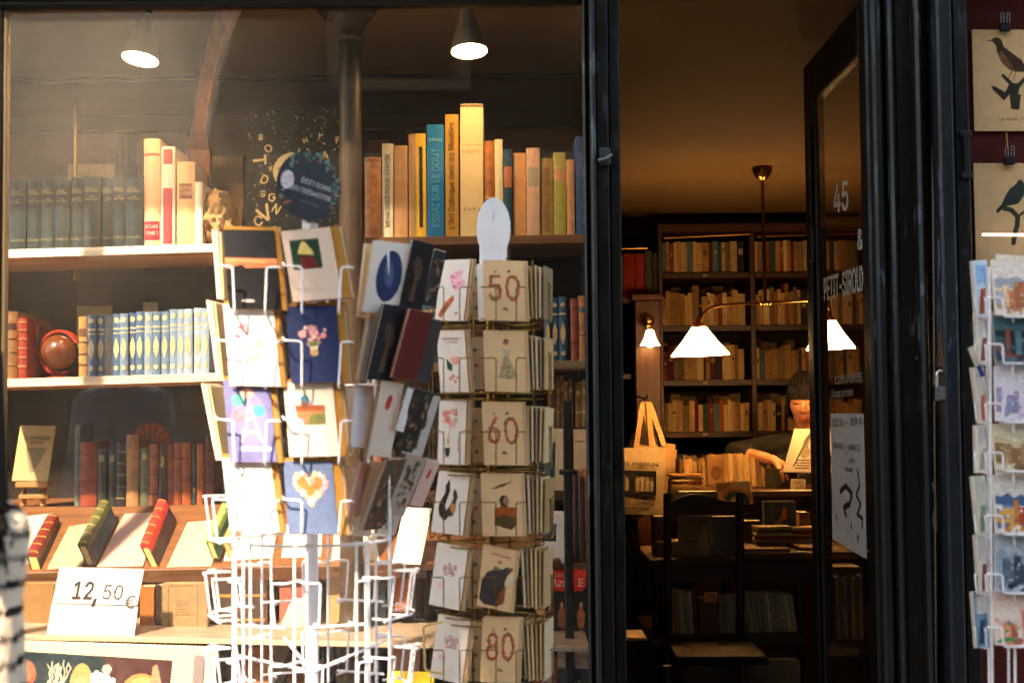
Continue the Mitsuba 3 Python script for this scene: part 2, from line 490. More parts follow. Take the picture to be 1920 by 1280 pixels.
t = num('padlock')
say(t, 'small steel padlock hanging on the dark recess beside the doorway', 'padlock')
c = P(1766, 735, 3.35)
b = move(c) @ rotz(.3)
MB().box((-.021, -.009, -.022), (.021, .009, .018), '#8d8b90', M=b, bev=.005).put(f'{t}__body', 'brass')
MB(b).tube(wire((-.013, 0, .016), (-.013, 0, .05), (.013, 0, .05), (.013, 0, .016), r=.013, n=6), .0038, '#c9c9c8', sides=8).put(f'{t}__shackle', 'brass')

# ------------------------------------------------------------------ open glass door
t = GD = num('glass_door')
say(t, 'open dark framed glass shop door standing inward with white lettering', 'door')
DX, DY0, DY1, DZ = 0.875, 3.50, 4.20, 2.466
m = MB().box((DX, 4.06, .12), (DX + .03, DY1, DZ), BLK2, WORN, bev=.006)
m.box((DX - .008, 4.09, .12), (DX, 4.12, DZ - .2), BLK, WOODZ, bev=.003)
m.put(f'{t}__lock_stile', 'paint')
MB().box((DX, DY0, .12), (DX + .03, 3.535, DZ), BLK, WORN, bev=.006).put(f'{t}__hinge_stile', 'paint')
MB().box((DX + .001, 3.535, DZ - .13), (DX + .029, 4.06, DZ), BLK2, WOODX, bev=.004).put(f'{t}__top_rail', 'paint')
MB().box((DX + .001, 3.535, .12), (DX + .029, 4.06, .38), BLK2, WOODX, bev=.004).put(f'{t}__bottom_rail', 'paint')
MB().add([[DX + .006, 3.53, .37], [DX + .006, 4.065, .37], [DX + .006, 4.065, DZ - .12], [DX + .006, 3.53, DZ - .12]], [[0, 1, 2, 3]], '#ffffff').put(f'{t}__pane', 'glass_pane')
c = np.array([DX, 4.09, P(1530, 460, 4.1)[2]])
MB().box(c + [-.012, -.02, -.05], c + [0, .02, .05], '#1a1c1d', bev=.003).put(f'{t}__hinge_plate', 'paint')


def on_door(px, py):
    """The point of the door's pane that the photograph shows at a pixel."""
    d = _f + _r * (px - 960) / FOC - _u * (py - 640) / FOC
    return EYE + d * ((DX + .0055) / d[0])


def door_text(s, px0, py0, px1, py1, h, c='#8f8c82', bold=True):
    a, b = on_door(px0, py0), on_door(px1, py1)
    a[0] = b[0] = DX + .0052
    y = np.array([0, 0, 1.0])
    x = unit(b - a)
    m = MB(frame((a + b) / 2, x, y)).text(s, h, c, depth=.0003, bold=bold, fit=np.linalg.norm(b - a))
    return m.put(sub(GD, 'lettering'))


door_text('45', 1563, 374, 1591, 366, .074)
door_text('&', 1608, 450, 1618, 447, .05)
door_text('PETIT-SIROUX', 1545, 543, 1622, 520, .062)
door_text('LIBRAIRIE', 1566, 712, 1617, 706, .022, '#5f5d58')
door_text('Livres anciens', 1560, 738, 1600, 734, .02, '#5f5d58')
door_text('12 h - 19 h', 1560, 792, 1617, 788, .02, '#5f5d58')
# white paper notice fixed to the inside of the pane
t = num('paper_notice')
say(t, 'tall white paper notice with black brush lettering behind the open door pane', 'notice')
a, b = on_door(1558, 1010), on_door(1622, 1048)
ztop = on_door(1590, 775)[2]
xx = DX + .010
q = [[xx, a[1], a[2]], [xx, b[1], b[2]], [xx, b[1], ztop], [xx, a[1] - .01, ztop]]
MB().add(q, [[0, 1, 2, 3]], '#c8cccc', CLOTH).add(np.array(q) + [.0006, 0, 0], [[3, 2, 1, 0]], '#c8cccc', CLOTH).put(f'{t}__sheet')
m = MB(frame((DX + .0095, (a[1] + b[1]) / 2, 0), (0, -1, 0), (0, 0, 1)))
W = a[1] - b[1]
zb = b[2]


def nz(py): return on_door(1592, py)[2]


m.text('MARDI - SAMEDI', .016, '#4c5052', M=move(0, nz(838), 0), fit=W * .8)
m.text('de 11 h', .012, '#4c5052', M=move(W * .16, nz(862), 0))
m.text('a 19 heures', .012, '#4c5052', M=move(W * .06, nz(880), 0))
sw = [(-.10, 925), (-.02, 912), (.06, 925), (.03, 945), (-.06, 955), (-.03, 968)]
m.flat(stroke([(u * W * 2.1, nz(v)) for u, v in sw], .016), 0, '#20262a')
sw = [(.16, 880), (.19, 905), (.13, 925), (.2, 940), (.14, 960), (.22, 965)]
m.flat(stroke([(u * W * 1.9, nz(v)) for u, v in sw], .011), 0, '#2c3236')
for u, v in ((-.18, 978), (.05, 985), (.2, 975), (.14, 1003)):
    m.flat(ellipse(u * W * 2, nz(v), .008, .012, 20), 0, '#5c6468')
m.put(f'{t}__brush_lettering')
# ------------------------------------------------------------------ window display: partition, shelves, column, lamps
PY = 4.47
t = num('partition_wall')
say(t, 'dark reddish panelled partition wall behind the window display', 'wall')
z1, z2, z3 = P(560, 137, PY)[2], P(560, 215, PY)[2], P(560, 243, PY)[2]
xe = P(1150, 640, PY)[0]
m = MB().box((-3.4, PY, .1), (xe, PY + .08, z3), '#3a2016', WOODZ)
m.box((-3.4, PY, z2), (xe, PY + .08, CEIL - .001), '#34190f', WOODX)
m.put(f'{t}__panelling', 'satin')
MB().box((-3.4, PY - .03, z3 - .01), (xe, PY, z2), '#241009', WOODX, bev=.006).put(f'{t}__dado_rail', 'satin')
MB().box((-3.4, PY - .04, z1 - .03), (xe, PY, z1 + .012), '#1d0d08', WOODX, bev=.006).put(f'{t}__cornice', 'satin')
for px in (222, 250, 700, 860, 990, 1090):
    a = P(px, 400, PY)
    MB().box((a[0] - .02, PY - .012, .3), (a[0] + .02, PY, z3 - .012), '#2a130b', WOODZ, bev=.004).put(sub(t, 'muntin'), 'satin')
# pale boards hung between the muntins
for px0, px1, py0, py1, c in ((8, 219, 248, 340, '#a08c6c'), (255, 350, 243, 300, '#a8926c'), (690, 730, 262, 330, '#7d5a34'), (760, 862, 236, 300, '#6d4a2a'), (905, 1085, 228, 330, '#7a5730')):
    a, b = P(px0, py1 + 120, PY - .02), P(px1, py0, PY - .02)
    MB().box((a[0], PY - .016, a[2]), (b[0], PY - .001, b[2]), c, PLASTER, bev=.003).put(sub(t, 'panel'), 'satin')

t = num('arched_frame')
say(t, 'brown wooden arched frame curving up to the ceiling left of the iron column', 'frame')
ctr = [P(x, y, Yq) for x, y, Yq in ((440, 3, 3.60), (424, 35, 3.63), (409, 75, 3.67), (398, 115, 3.71), (390, 155, 3.76), (383, 200, 3.83), (378, 245, 3.90), (376, 285, 3.96), (375, 455, 3.98))]
ctr = np.array(ctr)
for name, off, w, d, c in (('moulding', 0, .026, .03, '#7a4a28'), ('outer_bead', -.029, .004, .036, '#5a3018'), ('inner_bead', .030, .005, .036, '#8a5830')):
    v = []
    for i, q in enumerate(ctr):
        tg = unit(ctr[min(i + 1, len(ctr) - 1)] - ctr[max(i - 1, 0)])
        s = np.array([-tg[2], 0, tg[0]])
        o = q + s * off
        v += [o - s * w + [0, -d, 0], o + s * w + [0, -d, 0], o + s * w, o - s * w]
    f = [[i * 4 + a, i * 4 + (a + 1) % 4, i * 4 + 4 + (a + 1) % 4, i * 4 + 4 + a] for i in range(len(ctr) - 1) for a in range(4)]
    MB().add(np.array(v), f, c, WOODZ, split=True).put(f'{t}__{name}', 'satin')

t = num('cast_iron_column')
say(t, 'slim brown cast iron column with a square capital under the ceiling', 'column')
CYL = 3.665
c = P(657, 300, CYL)
r = .0288
zc = [P(657, y, CYL)[2] for y in (78, 68, 62, 25, 0)]
zq = P(650, 1172, CYL)[2]
MB().lathe([(r * 1.5, .3), (r * 1.45, zq - .02), (r * 1.5, zq - .012), (r * 1.5, zq), (r * 1.15, zq + .012), (r * 1.06, zq + .05), (r, zc[0])], '#3c2e1e', CLOTH, seg=28, M=move(c[0], CYL, 0)).put(f'{t}__shaft', 'satin')
MB().lathe([(r, zc[0]), (r * 1.25, zc[0] + .004), (r * 1.3, zc[1]), (r * 1.15, zc[2]), (r * 1.3, zc[2] + .01), (r * 1.9, zc[3] - .01), (r * 2.1, zc[3])], '#3a2c1c', CLOTH, seg=28, M=move(c[0], CYL, 0)).put(f'{t}__neck', 'satin')
m = MB(move(c[0], CYL, 0) @ rotz(.25))
q = .078
v = [[s * a, u * a, z] for z, a in ((zc[3] - .012, q * .72), (zc[3] + .022, q), (zc[4] + .01, q), (CEIL - .001, q * 1.02)) for s, u in ((-1, -1), (1, -1), (1, 1), (-1, 1))]
f = [[i * 4 + a, i * 4 + (a + 1) % 4, i * 4 + 4 + (a + 1) % 4, i * 4 + 4 + a] for i in range(3) for a in range(4)] + [[3, 2, 1, 0]]
m.add(np.array(v), f, '#2a2118', CLOTH, split=True).put(f'{t}__capital', 'satin')


def spot(px, py, Y, tilt, roll, label, power):
    t = num('spot_lamp')
    say(t, label, 'lamp', 'bell spot lamps above the window display')
    c = P(px, py, Y)
    M = move(c) @ roty(roll) @ rotx(-tilt)
    R = .047
    MB(M).lathe([(R, 0), (R * 1.0, .006), (R * .9, .03), (R * .66, .062), (R * .46, .085), (R * .4, .115), (R * .3, .125), (0, .126)], '#a89a80', seg=28).put(f'{t}__bell', 'satin')
    MB(M).lathe([(0, -.004), (R * .55, -.002), (R * .95, .004)], '#fff0d8', seg=24).put(f'{t}__bulb', 'matte', emitter=dict(type='area', radiance=dict(type='rgb', value=[power * LX * k for k in (1, .60, .27)])))
    m = MB(M).tube([(0, 0, .12), (0, 0, .16)], .009, '#3a352e', sides=8)
    m.tube(wire((0, 0, .16), (0, .012, .18), (0, .012, .24), r=.01), .006, '#3a352e', sides=8)
    m.box((-.014, -.012, .15), (.014, .012, .172), '#2d2a26', bev=.003)
    m.tube([(.012, 0, .162), (.03, 0, .162)], .005, '#2d2a26')
    m.put(f'{t}__bracket', 'paint')


spot(263, 112, 3.62, math.radians(11), .12, 'lit bell spot lamp at upper left of the window', 230)
spot(880, 97, 3.62, math.radians(11), -.05, 'lit bell spot lamp right of the iron column', 150)

# ------------------------------------------------------------------ shelves
DB = num('display_shelving')
say(DB, 'brown wooden display shelving behind the shop window', 'shelving')


class Shelf:
    """A board whose top front edge runs between two pixels at depth Y."""

    def __init__(self, xa, ya, xb, yb, Y, depth=.34, th=.022, c=OAK, edge=None, name='shelf'):
        self.Y, a, b = Y, P(xa, ya, Y), P(xb, yb, Y)
        self.a, self.b = a, b
        k = sub(DB, name)
        x = unit([b[0] - a[0], 0, b[2] - a[2]])
        L = np.linalg.norm(b - a)
        M = frame(a, x, np.array([0, 1.0, 0]))
        self.M = M
        MB(M).box((0, .004, 0), (L, depth, -th if M[2, 2] > 0 else th), c, WOODX, bev=.002).put(k, 'satin')
        if edge:
            MB(M).box((0, 0, .001), (L, .004, -th + .001), edge, WOODX, bev=.001).put(f'{k}__edge_strip', 'satin')

    def z(self, x):
        a, b = self.a, self.b
        return a[2] + (b[2] - a[2]) * (x - a[0]) / (b[0] - a[0])


SY = 3.74
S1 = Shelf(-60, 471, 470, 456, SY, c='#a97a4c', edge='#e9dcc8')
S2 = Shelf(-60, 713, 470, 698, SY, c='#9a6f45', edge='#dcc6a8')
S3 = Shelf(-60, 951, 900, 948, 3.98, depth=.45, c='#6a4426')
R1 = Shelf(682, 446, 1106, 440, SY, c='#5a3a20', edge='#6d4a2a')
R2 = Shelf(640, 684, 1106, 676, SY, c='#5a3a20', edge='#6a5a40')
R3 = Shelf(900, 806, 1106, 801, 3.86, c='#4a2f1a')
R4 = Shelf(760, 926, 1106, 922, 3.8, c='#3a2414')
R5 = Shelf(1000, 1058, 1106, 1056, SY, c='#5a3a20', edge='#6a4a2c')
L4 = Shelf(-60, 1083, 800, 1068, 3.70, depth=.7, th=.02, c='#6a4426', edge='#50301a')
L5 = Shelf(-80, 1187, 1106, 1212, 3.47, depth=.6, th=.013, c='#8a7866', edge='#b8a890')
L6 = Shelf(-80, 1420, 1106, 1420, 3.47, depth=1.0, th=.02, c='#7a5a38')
# uprights of the shelving
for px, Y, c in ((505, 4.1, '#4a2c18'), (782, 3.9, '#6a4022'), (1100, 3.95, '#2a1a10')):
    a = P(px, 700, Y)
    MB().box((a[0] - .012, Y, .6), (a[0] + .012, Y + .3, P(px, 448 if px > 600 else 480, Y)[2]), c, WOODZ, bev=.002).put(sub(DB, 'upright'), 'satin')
# backing boards that close the shelves
for px0, px1, py0, py1, Y, c in ((-60, 480, 482, 700, 4.30, '#2a231c'), (-60, 480, 720, 940, 4.40, '#231a14'), (660, 1110, 460, 672, 4.12, '#20140c'), (660, 1110, 690, 1210, 4.20, '#1c120b'), (-60, 1110, 1100, 1400, 4.35, '#1c140e')):
    a, b = P(px0, py1, Y), P(px1, py0, Y)
    MB().box((a[0], Y, a[2]), (b[0], Y + .012, b[2]), c, WOODX).put(sub(DB, 'back_board'), 'matte')

# ------------------------------------------------------------------ books
SIZES = random.Random(4)


def book_mesh(w, h, d, c, kind=LEATHER, bulge=None, pages='#d8c49c', t=.0024):
    """(cover, page block) of an upright book, spine towards -y, lower left front corner at the origin."""
    b = min(.2 * w, .006) if bulge is None else bulge
    n = 6
    u = np.linspace(0, 1, n + 1)
    arc = [(w * s, -b * (1 - (2 * s - 1) ** 2)) for s in u]
    outer = [(0, d)] + arc + [(w, d)]
    inner = [(t, d)] + [(t + (w - 2 * t) * s, t - b * (1 - (2 * s - 1) ** 2) * .6) for s in u] + [(w - t, d)]
    m = MB()
    o, i_ = np.array(outer), np.array(inner)
    N = len(o)
    for z, (A, B) in ((None, (o, o)), (None, (i_, i_))):
        v = np.vstack([np.c_[A, np.zeros(N)], np.c_[B, np.full(N, h)]])
        f = [[k, k + 1, N + k + 1, N + k] for k in range(N - 1)]
        m.add(v, f, c, kind, split=True)
    for z in (0, h):
        v = np.vstack([np.c_[o, np.full(N, z)], np.c_[i_, np.full(N, z)]])
        m.add(v, [[k, k + 1, N + k + 1, N + k] for k in range(N - 1)], c, kind, split=True)
    for A in ((0, t), (w - t, w)):
        m.add([[A[0], d, 0], [A[1], d, 0], [A[1], d, h], [A[0], d, h]], [[0, 1, 2, 3]], c, kind, split=True)
    p = MB().box((t, t * .6, .003), (w - t, d - .004, h - .003), pages, PAGES)
    return m, p, b


def band(m, w, b, z0, z1, c, lift=.0005, x0=0.0, x1=1.0, kind=PLAIN):
    """A strip lying on the rounded spine between two heights."""
    u = np.linspace(x0, x1, 7)
    a = np.array([(w * s, -b * (1 - (2 * s - 1) ** 2) - lift) for s in u])
    v = np.vstack([np.c_[a, np.full(7, z0)], np.c_[a, np.full(7, z1)]])
    m.add(v, [[k, k + 1, 8 + k, 7 + k] for k in range(6)], c, kind, split=True)


def book(shelf, px0, px1, pytop, c, label, group=None, Y=None, d=.16, kind=LEATHER, deco=(), lean=0.0, pages='#d8c49c', mat='satin', pybot=None, bulge=None, name='book', cat='book'):
    """A book on a shelf; deco: ('band', v0, v1, colour[, x0, x1]), ('raised', v, colour), ('title', v0, v1, colour, text), in parts of its height."""
    Y = Y or shelf.Y + .03
    mid = (px0 + px1) / 2
    a, b = P(px0, pytop, Y), P(px1, pytop, Y)
    z = shelf.z((a[0] + b[0]) / 2) + .0015
    if pybot:
        z = P(mid, pybot, Y)[2]
    w, h = b[0] - a[0] - .0006, a[2] - z
    t = num(name)
    say(t, label, cat, group)
    h *= SIZES.uniform(.985, 1.012)
    lean = lean or SIZES.uniform(-.006, .006)
    Y += SIZES.uniform(-.004, .008)
    M = move(a[0], Y, z) @ roty(lean)
    cm, pm, bl = book_mesh(w, h, d, c, kind, bulge, pages)
    for part, q in (('cover', cm), ('page_block', pm)):
        q.V = [v @ M[:3, :3].T + M[:3, 3] for v in q.V]
        q.put(f'{t}__{part}', mat if part == 'cover' else 'matte')
    k = MB(M)
    for e in deco:
        if e[0] == 'band':
            x0, x1 = (e[4], e[5]) if len(e) > 4 else (.04, .96)
            band(k, w, bl, e[1] * h, e[2] * h, e[3], .0006, x0, x1)
        elif e[0] == 'raised':
            s = np.linspace(0, 1, 7)
            k.tube([(w * q, -bl * (1 - (2 * q - 1) ** 2) - .0006, e[1] * h) for q in s], .0022, e[2], LEATHER, sides=5)
        elif e[0] == 'title':
            L, hh = (e[2] - e[1]) * h, w * .42
            k.text(e[4], hh, e[3], M=move(w / 2, -bl - .0012, (e[1] + e[2]) / 2 * h) @ frame((0, 0, 0), (0, 0, 1), (-1, 0, 0)), depth=.0003, fit=L * .96)
        elif e[0] == 'across':
            k.text(e[4], e[5] if len(e) > 5 else w * .2, e[3], M=move(w / 2, -bl - .0012, (e[1] + e[2]) / 2 * h) @ frame((0, 0, 0), (1, 0, 0), (0, 0, 1)), depth=.0003, fit=w * .8)
        elif e[0] == 'lozenge':
            k.flat(Polygon([(0, -.5), (.3, -.2), (.36, 0), (.3, .2), (0, .5), (-.3, .2), (-.36, 0), (-.3, -.2)]), .0004, e[3], M=move(w / 2, -bl - .0006, (e[1] + e[2]) / 2 * h) @ frame((0, 0, 0), (1, 0, 0), (0, 0, 1)) @ np.diag([w, (e[2] - e[1]) * h, 1, 1]))
        elif e[0] == 'dot':
            k.flat(ellipse(0, 0, w * e[3], w * e[3] * 1.1), .0004, e[2], M=move(w / 2, -bl - .0008, e[1] * h) @ frame((0, 0, 0), (1, 0, 0), (0, 0, 1)))
    k.put(f'{t}__spine_decoration', 'satin')
    return t


G = 'volumes on the upper left shelf'
book(S1, -14, 15, 357, '#d8cdae', 'cream booklet at the far left end of the upper left shelf', d=.12)
edges = [18, 50, 78, 105, 132, 158, 190, 212, 237, 269]
tops = [337, 337, 335, 335, 334, 332, 333, 331, 333]
for i in range(9):
    gold = '#8a8258'
    book(S1, edges[i], edges[i + 1], tops[i], '#1d2a2e' if i % 2 else '#213034',
         f'{["first", "second", "third", "fourth", "fifth", "sixth", "seventh", "eighth", "ninth"][i]} from left of the nine dark volumes on the upper left shelf', 'nine matching dark volumes', d=.14,
         deco=[('across', .76, .86, gold, '&', .012), ('band', .71, .722, gold, .35, .65), ('across', .66, .70, gold, '%d' % (i + 1), .006), ('across', .12, .16, gold, 'PARIS', .005)])
book(S1, 270, 301, 260, '#d9b78c', 'tall cream book with a red foot label on the upper left shelf', kind=PLAIN, bulge=.009, d=.2,
     deco=[('band', .84, .865, '#a05a40'), ('band', .06, .235, '#b0243a'), ('across', .17, .2, '#e8c8b0', 'ATLAS'), ('across', .11, .14, '#e8c8b0', 'TOME I')])
book(S1, 303, 329, 277, '#e6d5c0', 'narrow white book with red spine panels on the upper left shelf', kind=PLAIN, d=.18, deco=[('band', .82, .97, '#b05148', .16, .84), ('band', .02, .58, '#b23a40', .16, .84)])
book(S1, 331, 365, 305, '#d8b280', 'thick cream book with a brown square label beside the rock', kind=PLAIN, d=.17, deco=[('band', .56, .74, '#8a4a28', .14, .86), ('across', .66, .7, '#d8b890', 'HISTOIRE'), ('across', .6, .64, '#d8b890', 'DE FRANCE')])
book(S1, 366, 380, 343, '#e8dcc4', 'slim white booklet between the labelled cream book and the rock', kind=PLAIN, d=.14)

# rock on the shelf
t = num('rock')
say(t, 'rough pale brown mineral rock on the upper left shelf', 'rock')
c = P(408, 398, SY + .09)
s = trimesh.creation.icosphere(4)
v = np.array(s.vertices)
n = meshkit.fbm(v * 2.6 + 3, 5)[:, None] - .5
n2 = meshkit.noise(v * 3.5 + 8)[:, None]
v = v * (1 + .85 * n + .3 * np.abs(n2 - .5))
v = v * [.052, .06, .078] + [0, 0, 0]
v[:, 2] = np.maximum(v[:, 2], -.072)
v[:, 0] += .02 * (v[:, 2] < 0) * -v[:, 2] / .07
MB(move(c[0], c[1], S1.z(c[0]) + .073)).add(v, s.faces, '#a98a5c', ROCK).put(f'{t}', 'matte')

# things behind the books of the upper left shelf
t = num('cardboard_sheet')
say(t, 'large plain beige cardboard sheet standing behind the rock', 'cardboard')
a, b = P(362, 470, 4.05), P(456, 292, 4.05)
MB().box((a[0], 4.05, S1.z(a[0])), (b[0], 4.056, b[2]), '#b89a70', CLOTH, bev=.001).put(t)
t = num('dark_fan')
say(t, 'dark half round screen showing above the books next to the rock', 'screen')
a = P(318, 378, 4.0)
MB(frame((a[0], 4.0, S1.z(a[0])), (1, 0, 0), (0, 0, 1))).prism(unary_union([ellipse(0, .13, .125, .125, 0, 40), rect(-.1, 0, .1, .12)]), -.006, .006, '#1d1714', CLOTH).put(t)
t = num('brass_rod')
say(t, 'thin upright brass rod behind the dark volumes', 'rod')
a, b = P(141, 470, 4.1), P(142, 200, 4.1)
MB().tube([[a[0], 4.1, S1.z(a[0]) - .05], [b[0], 4.1, b[2]]], .0058, '#c9a050', sides=12).lathe([(.0058, 0), (.004, .01), (0, .012)], '#c9a050', M=move(b)).put(t, 'brass')
t = num('paper_label')
say(t, 'blank cream paper label behind the dark volumes beside the brass rod', 'label')
a, b = P(128, 340, 4.12), P(215, 307, 4.12)
MB().box((a[0], 4.12, a[2] - .1), (b[0], 4.122, b[2]), '#c8b88e', CLOTH).put(t)

# the big black celestial atlas
t = num('atlas_poster')
say(t, 'large black atlas cover with scattered gold letters and a pale moon beside the column', 'book')
AY = 3.90
a, b, c4 = P(444, 462, AY), P(636, 462, AY), P(462, 183, AY)
aw = b[0] - a[0]
ah = c4[2] - S1.z(a[0]) - .02
M = frame((a[0] + .01, AY, S1.z(a[0]) + .001), unit((1, 0, .012)), unit((.045, .05, 1)))
MB(M).box((0, 0, -.03), (aw, ah, 0), '#10181a', CLOTH, bev=.002).put(f'{t}__cover', 'satin')
rs = random.Random(9)
m = MB(M)
for s, u, v, h, ang in (('T', .14, .62, .030, -85), ('O', .22, .70, .018, 40), ('D', .20, .485, .020, -20), ('C', .16, .20, .022, 10), ('V', .22, .25, .036, 30), ('N', .33, .28, .020, -30), ('G', .28, .36, .018, 15),
                        ('S', .19, .385, .014, 0), ('M', .31, .07, .022, -10), ('L', .35, .14, .018, 25), ('E', .55, .66, .020, 55), ('I', .62, .62, .018, 40), ('A', .78, .645, .018, 10), ('L', .745, .59, .02, -10),
                        ('N', .70, .53, .022, 25), ('Z', .90, .44, .018, 30), ('K', .26, .56, .012, 20), ('J', .42, .60, .012, 12), ('R', .39, .05, .02, 45), ('U', .36, .45, .013, -40), ('H', .58, .75, .013, 20), ('Y', .72, .78, .013, -25), ('P', .9, .75, .014, 10), ('B', .14, .78, .013, 0)):
    m.text(s, h * 1.2, '#f2dc9c', M=move(u * aw, v * ah, .0008) @ rotz(math.radians(ang)), bold=True, depth=.0003)
for i in range(420):
    u, v = rs.random(), rs.random() ** .9
    s = rs.choice((.0009, .0012, .0016, .0024))
    k = ellipse(u * aw * .96 + .005, v * ah * .95 + .008, s, s * rs.uniform(.6, 1.6), rs.uniform(0, 90), 8)
    m.flat(k, .0008, rs.choice(('#e8cf90', '#b0a88a', '#9f9a82', '#8d8a78')))
m.put(f'{t}__gold_lettering', 'satin')
m = MB(M).flat(ellipse(.455 * aw, .545 * ah, .050, .050, 0, 40), .0009, '#fbeebc', PLASTER)
for u, v, s in ((.35, .56, .008), (.38, .49, .006), (.44, .62, .006), (.33, .5, .005)):
    m.flat(ellipse(u * aw, v * ah, s, s * .8), .0012, '#d2bb78')
m.put(f'{t}__moon', 'matte')

# ------------------------------------------------------------------ books, right upper shelf
G = 'upright books on the upper right shelf'
TAN, TAN2, CR = '#c8965c', '#b98a58', '#d9cdb0'
rows = [
    (684, 715, 296, '#c08048', 'orange tan book at the left end of the upper right shelf', [('band', .955, .965, '#4a2a18')], LEATHER),
    (716, 737, 269, '#d0c3a2', 'narrow cream book with small black spine title beside the orange tan book', [('title', .1, .9, '#4a4234', 'MEMOIRES POUR SERVIR')], PLAIN),
    (739, 764, 271, TAN2, 'plain tan cloth book third from the left on the upper right shelf', [], CLOTH),
    (766, 780, 252, '#a9834e', 'slim brown book directly left of the yellow book', [], CLOTH),
    (780, 799, 253, '#e0b424', 'bright yellow book with a long black title strip', [('band', .10, .87, '#20201a', .32, .68)], PLAIN),
    (800, 832, 232, '#0f70a6', 'tall turquoise blue book with faint silver lettering', [('across', .855, .875, '#8fc0c8', 'ANNALES', .008), ('title', .08, .8, '#5fb0c0', 'ESSAI SUR LE GOUT')], PLAIN),
    (834, 859, 214, '#b98726', 'tall mustard book with large black gothic spine title', [('title', .05, .95, '#2a2012', "L'Art Gothique dans les Meubles")], PLAIN),
    (862, 905, 196, '#ddc48a', 'tallest and thickest book, cream with brown top, on the upper right shelf', [('band', .975, .995, '#6a4a30', 0, 1), ('band', .69, .694, '#a88a58'), ('across', .62, .66, '#b3925c', 'PARIS', .01), ('across', .2, .22, '#8a6a3c', '1912', .007)], PLAIN),
    (908, 928, 262, '#b06a28', 'orange brown round-backed book right of the tallest cream book', [('band', .4, .42, '#d89a58')], LEATHER),
    (928, 943, 262, '#dccf9e', 'slim pale yellow book right of the tallest cream book', [], PLAIN),
    (944, 960, 279, '#1d4052', 'narrow navy book with an orange spine label', [('band', .56, .8, '#b06a3c')], CLOTH),
    (961, 985, 287, '#c89458', 'plain light tan book just right of the navy book', [], CLOTH),
    (986, 1011, 279, '#d3a884', 'pinkish cream book with a grey paper label', [('band', .56, .78, '#a79a80', .1, .9)], CLOTH),
    (1012, 1036, 295, '#a2813c', 'olive tan book with red brown vertical title', [('title', .05, .9, '#8a4a28', 'CHARTRES ET REIMS')], CLOTH),
    (1037, 1060, 285, '#a59a42', 'green book with an orange band near its top', [('band', .66, .79, '#c88a54')], CLOTH),
    (1062, 1077, 301, '#c08a54', 'narrow tan book between the green and the blue book', [], CLOTH),
    (1079, 1104, 256, '#27456e', 'dark blue book at the right end of the upper right shelf', [], CLOTH),
]
for x0, x1, y, c, lb, deco, k in rows:
    book(R1, x0, x1, y, c, lb, G, deco=deco, kind=k, d=.2, bulge=.002 if k != LEATHER else None)

# ------------------------------------------------------------------ left second shelf
G = 'old books at the left end of the second left shelf'
book(S2, -22, 7, 590, '#8a5a30', 'brown book cut off by the left edge on the second left shelf', G, kind=LEATHER)
book(S2, 8, 33, 582, '#7a5632', 'brown leather book with dark label left of the red book', G, deco=[('band', .72, .82, '#3a2018'), ('raised', .6, '#6a4626'), ('raised', .4, '#6a4626'), ('raised', .2, '#6a4626')], bulge=.008)
book(S2, 36, 52, 596, '#86301c', 'red orange leather book with gilt bands left of the wooden globe', G, deco=[('raised', v, '#c86a40') for v in (.2, .35, .5, .65, .8, .93)], d=.2)
book(S2, 56, 74, 612, '#5a1c14', 'dark red book set back beside the wooden globe', G, Y=SY + .1)
t = num('wooden_globe')
say(t, 'polished orange brown wooden globe in a red ring on the second left shelf', 'globe')
c = P(110, 660, SY + .075)
R = .046
MB(move(c)).lathe([(R * math.sin(a), -R * math.cos(a)) for a in np.linspace(0, math.pi, 19)], '#5e3014', LEATHER, seg=32, M=rotx(.5) @ roty(.3)).put(f'{t}__ball', 'varnish')
ring = [(.0 + .057 * math.cos(a), 0, .057 * math.sin(a)) for a in np.linspace(math.radians(25), math.radians(295), 26)]
M = move(c + [0, .015, 0]) @ rotz(-.25)
v, f = [], []
for i, q in enumerate(ring):
    n = unit(q)
    q = np.array(q)
    for s, e in ((-.003, -.011), (.004, -.011), (.004, .011), (-.003, .011)):
        v.append(q + n * s + [0, e, 0])
f = [[i * 4 + a, i * 4 + (a + 1) % 4, i * 4 + 4 + (a + 1) % 4, i * 4 + 4 + a] for i in range(len(ring) - 1) for a in range(4)] + [[0, 3, 2, 1]]
MB(M).add(np.array(v), f, '#8e2a16', WOODX, split=True).put(f'{t}__meridian_ring', 'varnish')
zb = S2.z(c[0])
MB().lathe([(.034, 0), (.034, .004), (.015, .008), (.008, c[2] - .055 - zb)], '#5a2414', seg=24, M=move(c[0], c[1] + .015, zb + .0015)).put(f'{t}__foot', 'varnish')
book(S2, 149, 165, 592, '#a07a44', 'tan leather book with dark bands between the globe and the blue volumes', 'old books at the left end of the second left shelf', kind=LEATHER, deco=[('band', .66, .8, '#5a3a20'), ('raised', .58, '#6a4a28'), ('raised', .38, '#6a4a28'), ('raised', .2, '#6a4a28')])
ORD = ['first', 'second', 'third', 'fourth', 'fifth', 'sixth', 'seventh', 'eighth', 'ninth', 'tenth', 'eleventh', 'twelfth', 'thirteenth', 'fourteenth', 'fifteenth', 'sixteenth', 'seventeenth', 'eighteenth', 'nineteenth', 'twentieth',
       'twenty-first', 'twenty-second', 'twenty-third', 'twenty-fourth', 'twenty-fifth', 'twenty-sixth', 'twenty-seventh', 'twenty-eighth', 'twenty-ninth', 'thirtieth']
ed = np.linspace(166, 392, 16)
BL = ['#4a607c', '#526884', '#6c727a', '#425e80', '#627890', '#3c5474', '#445e7e', '#788a9e', '#526c88', '#627a94', '#708aa6', '#7c90a8', '#889cb0', '#94a8bc', '#8298b0']
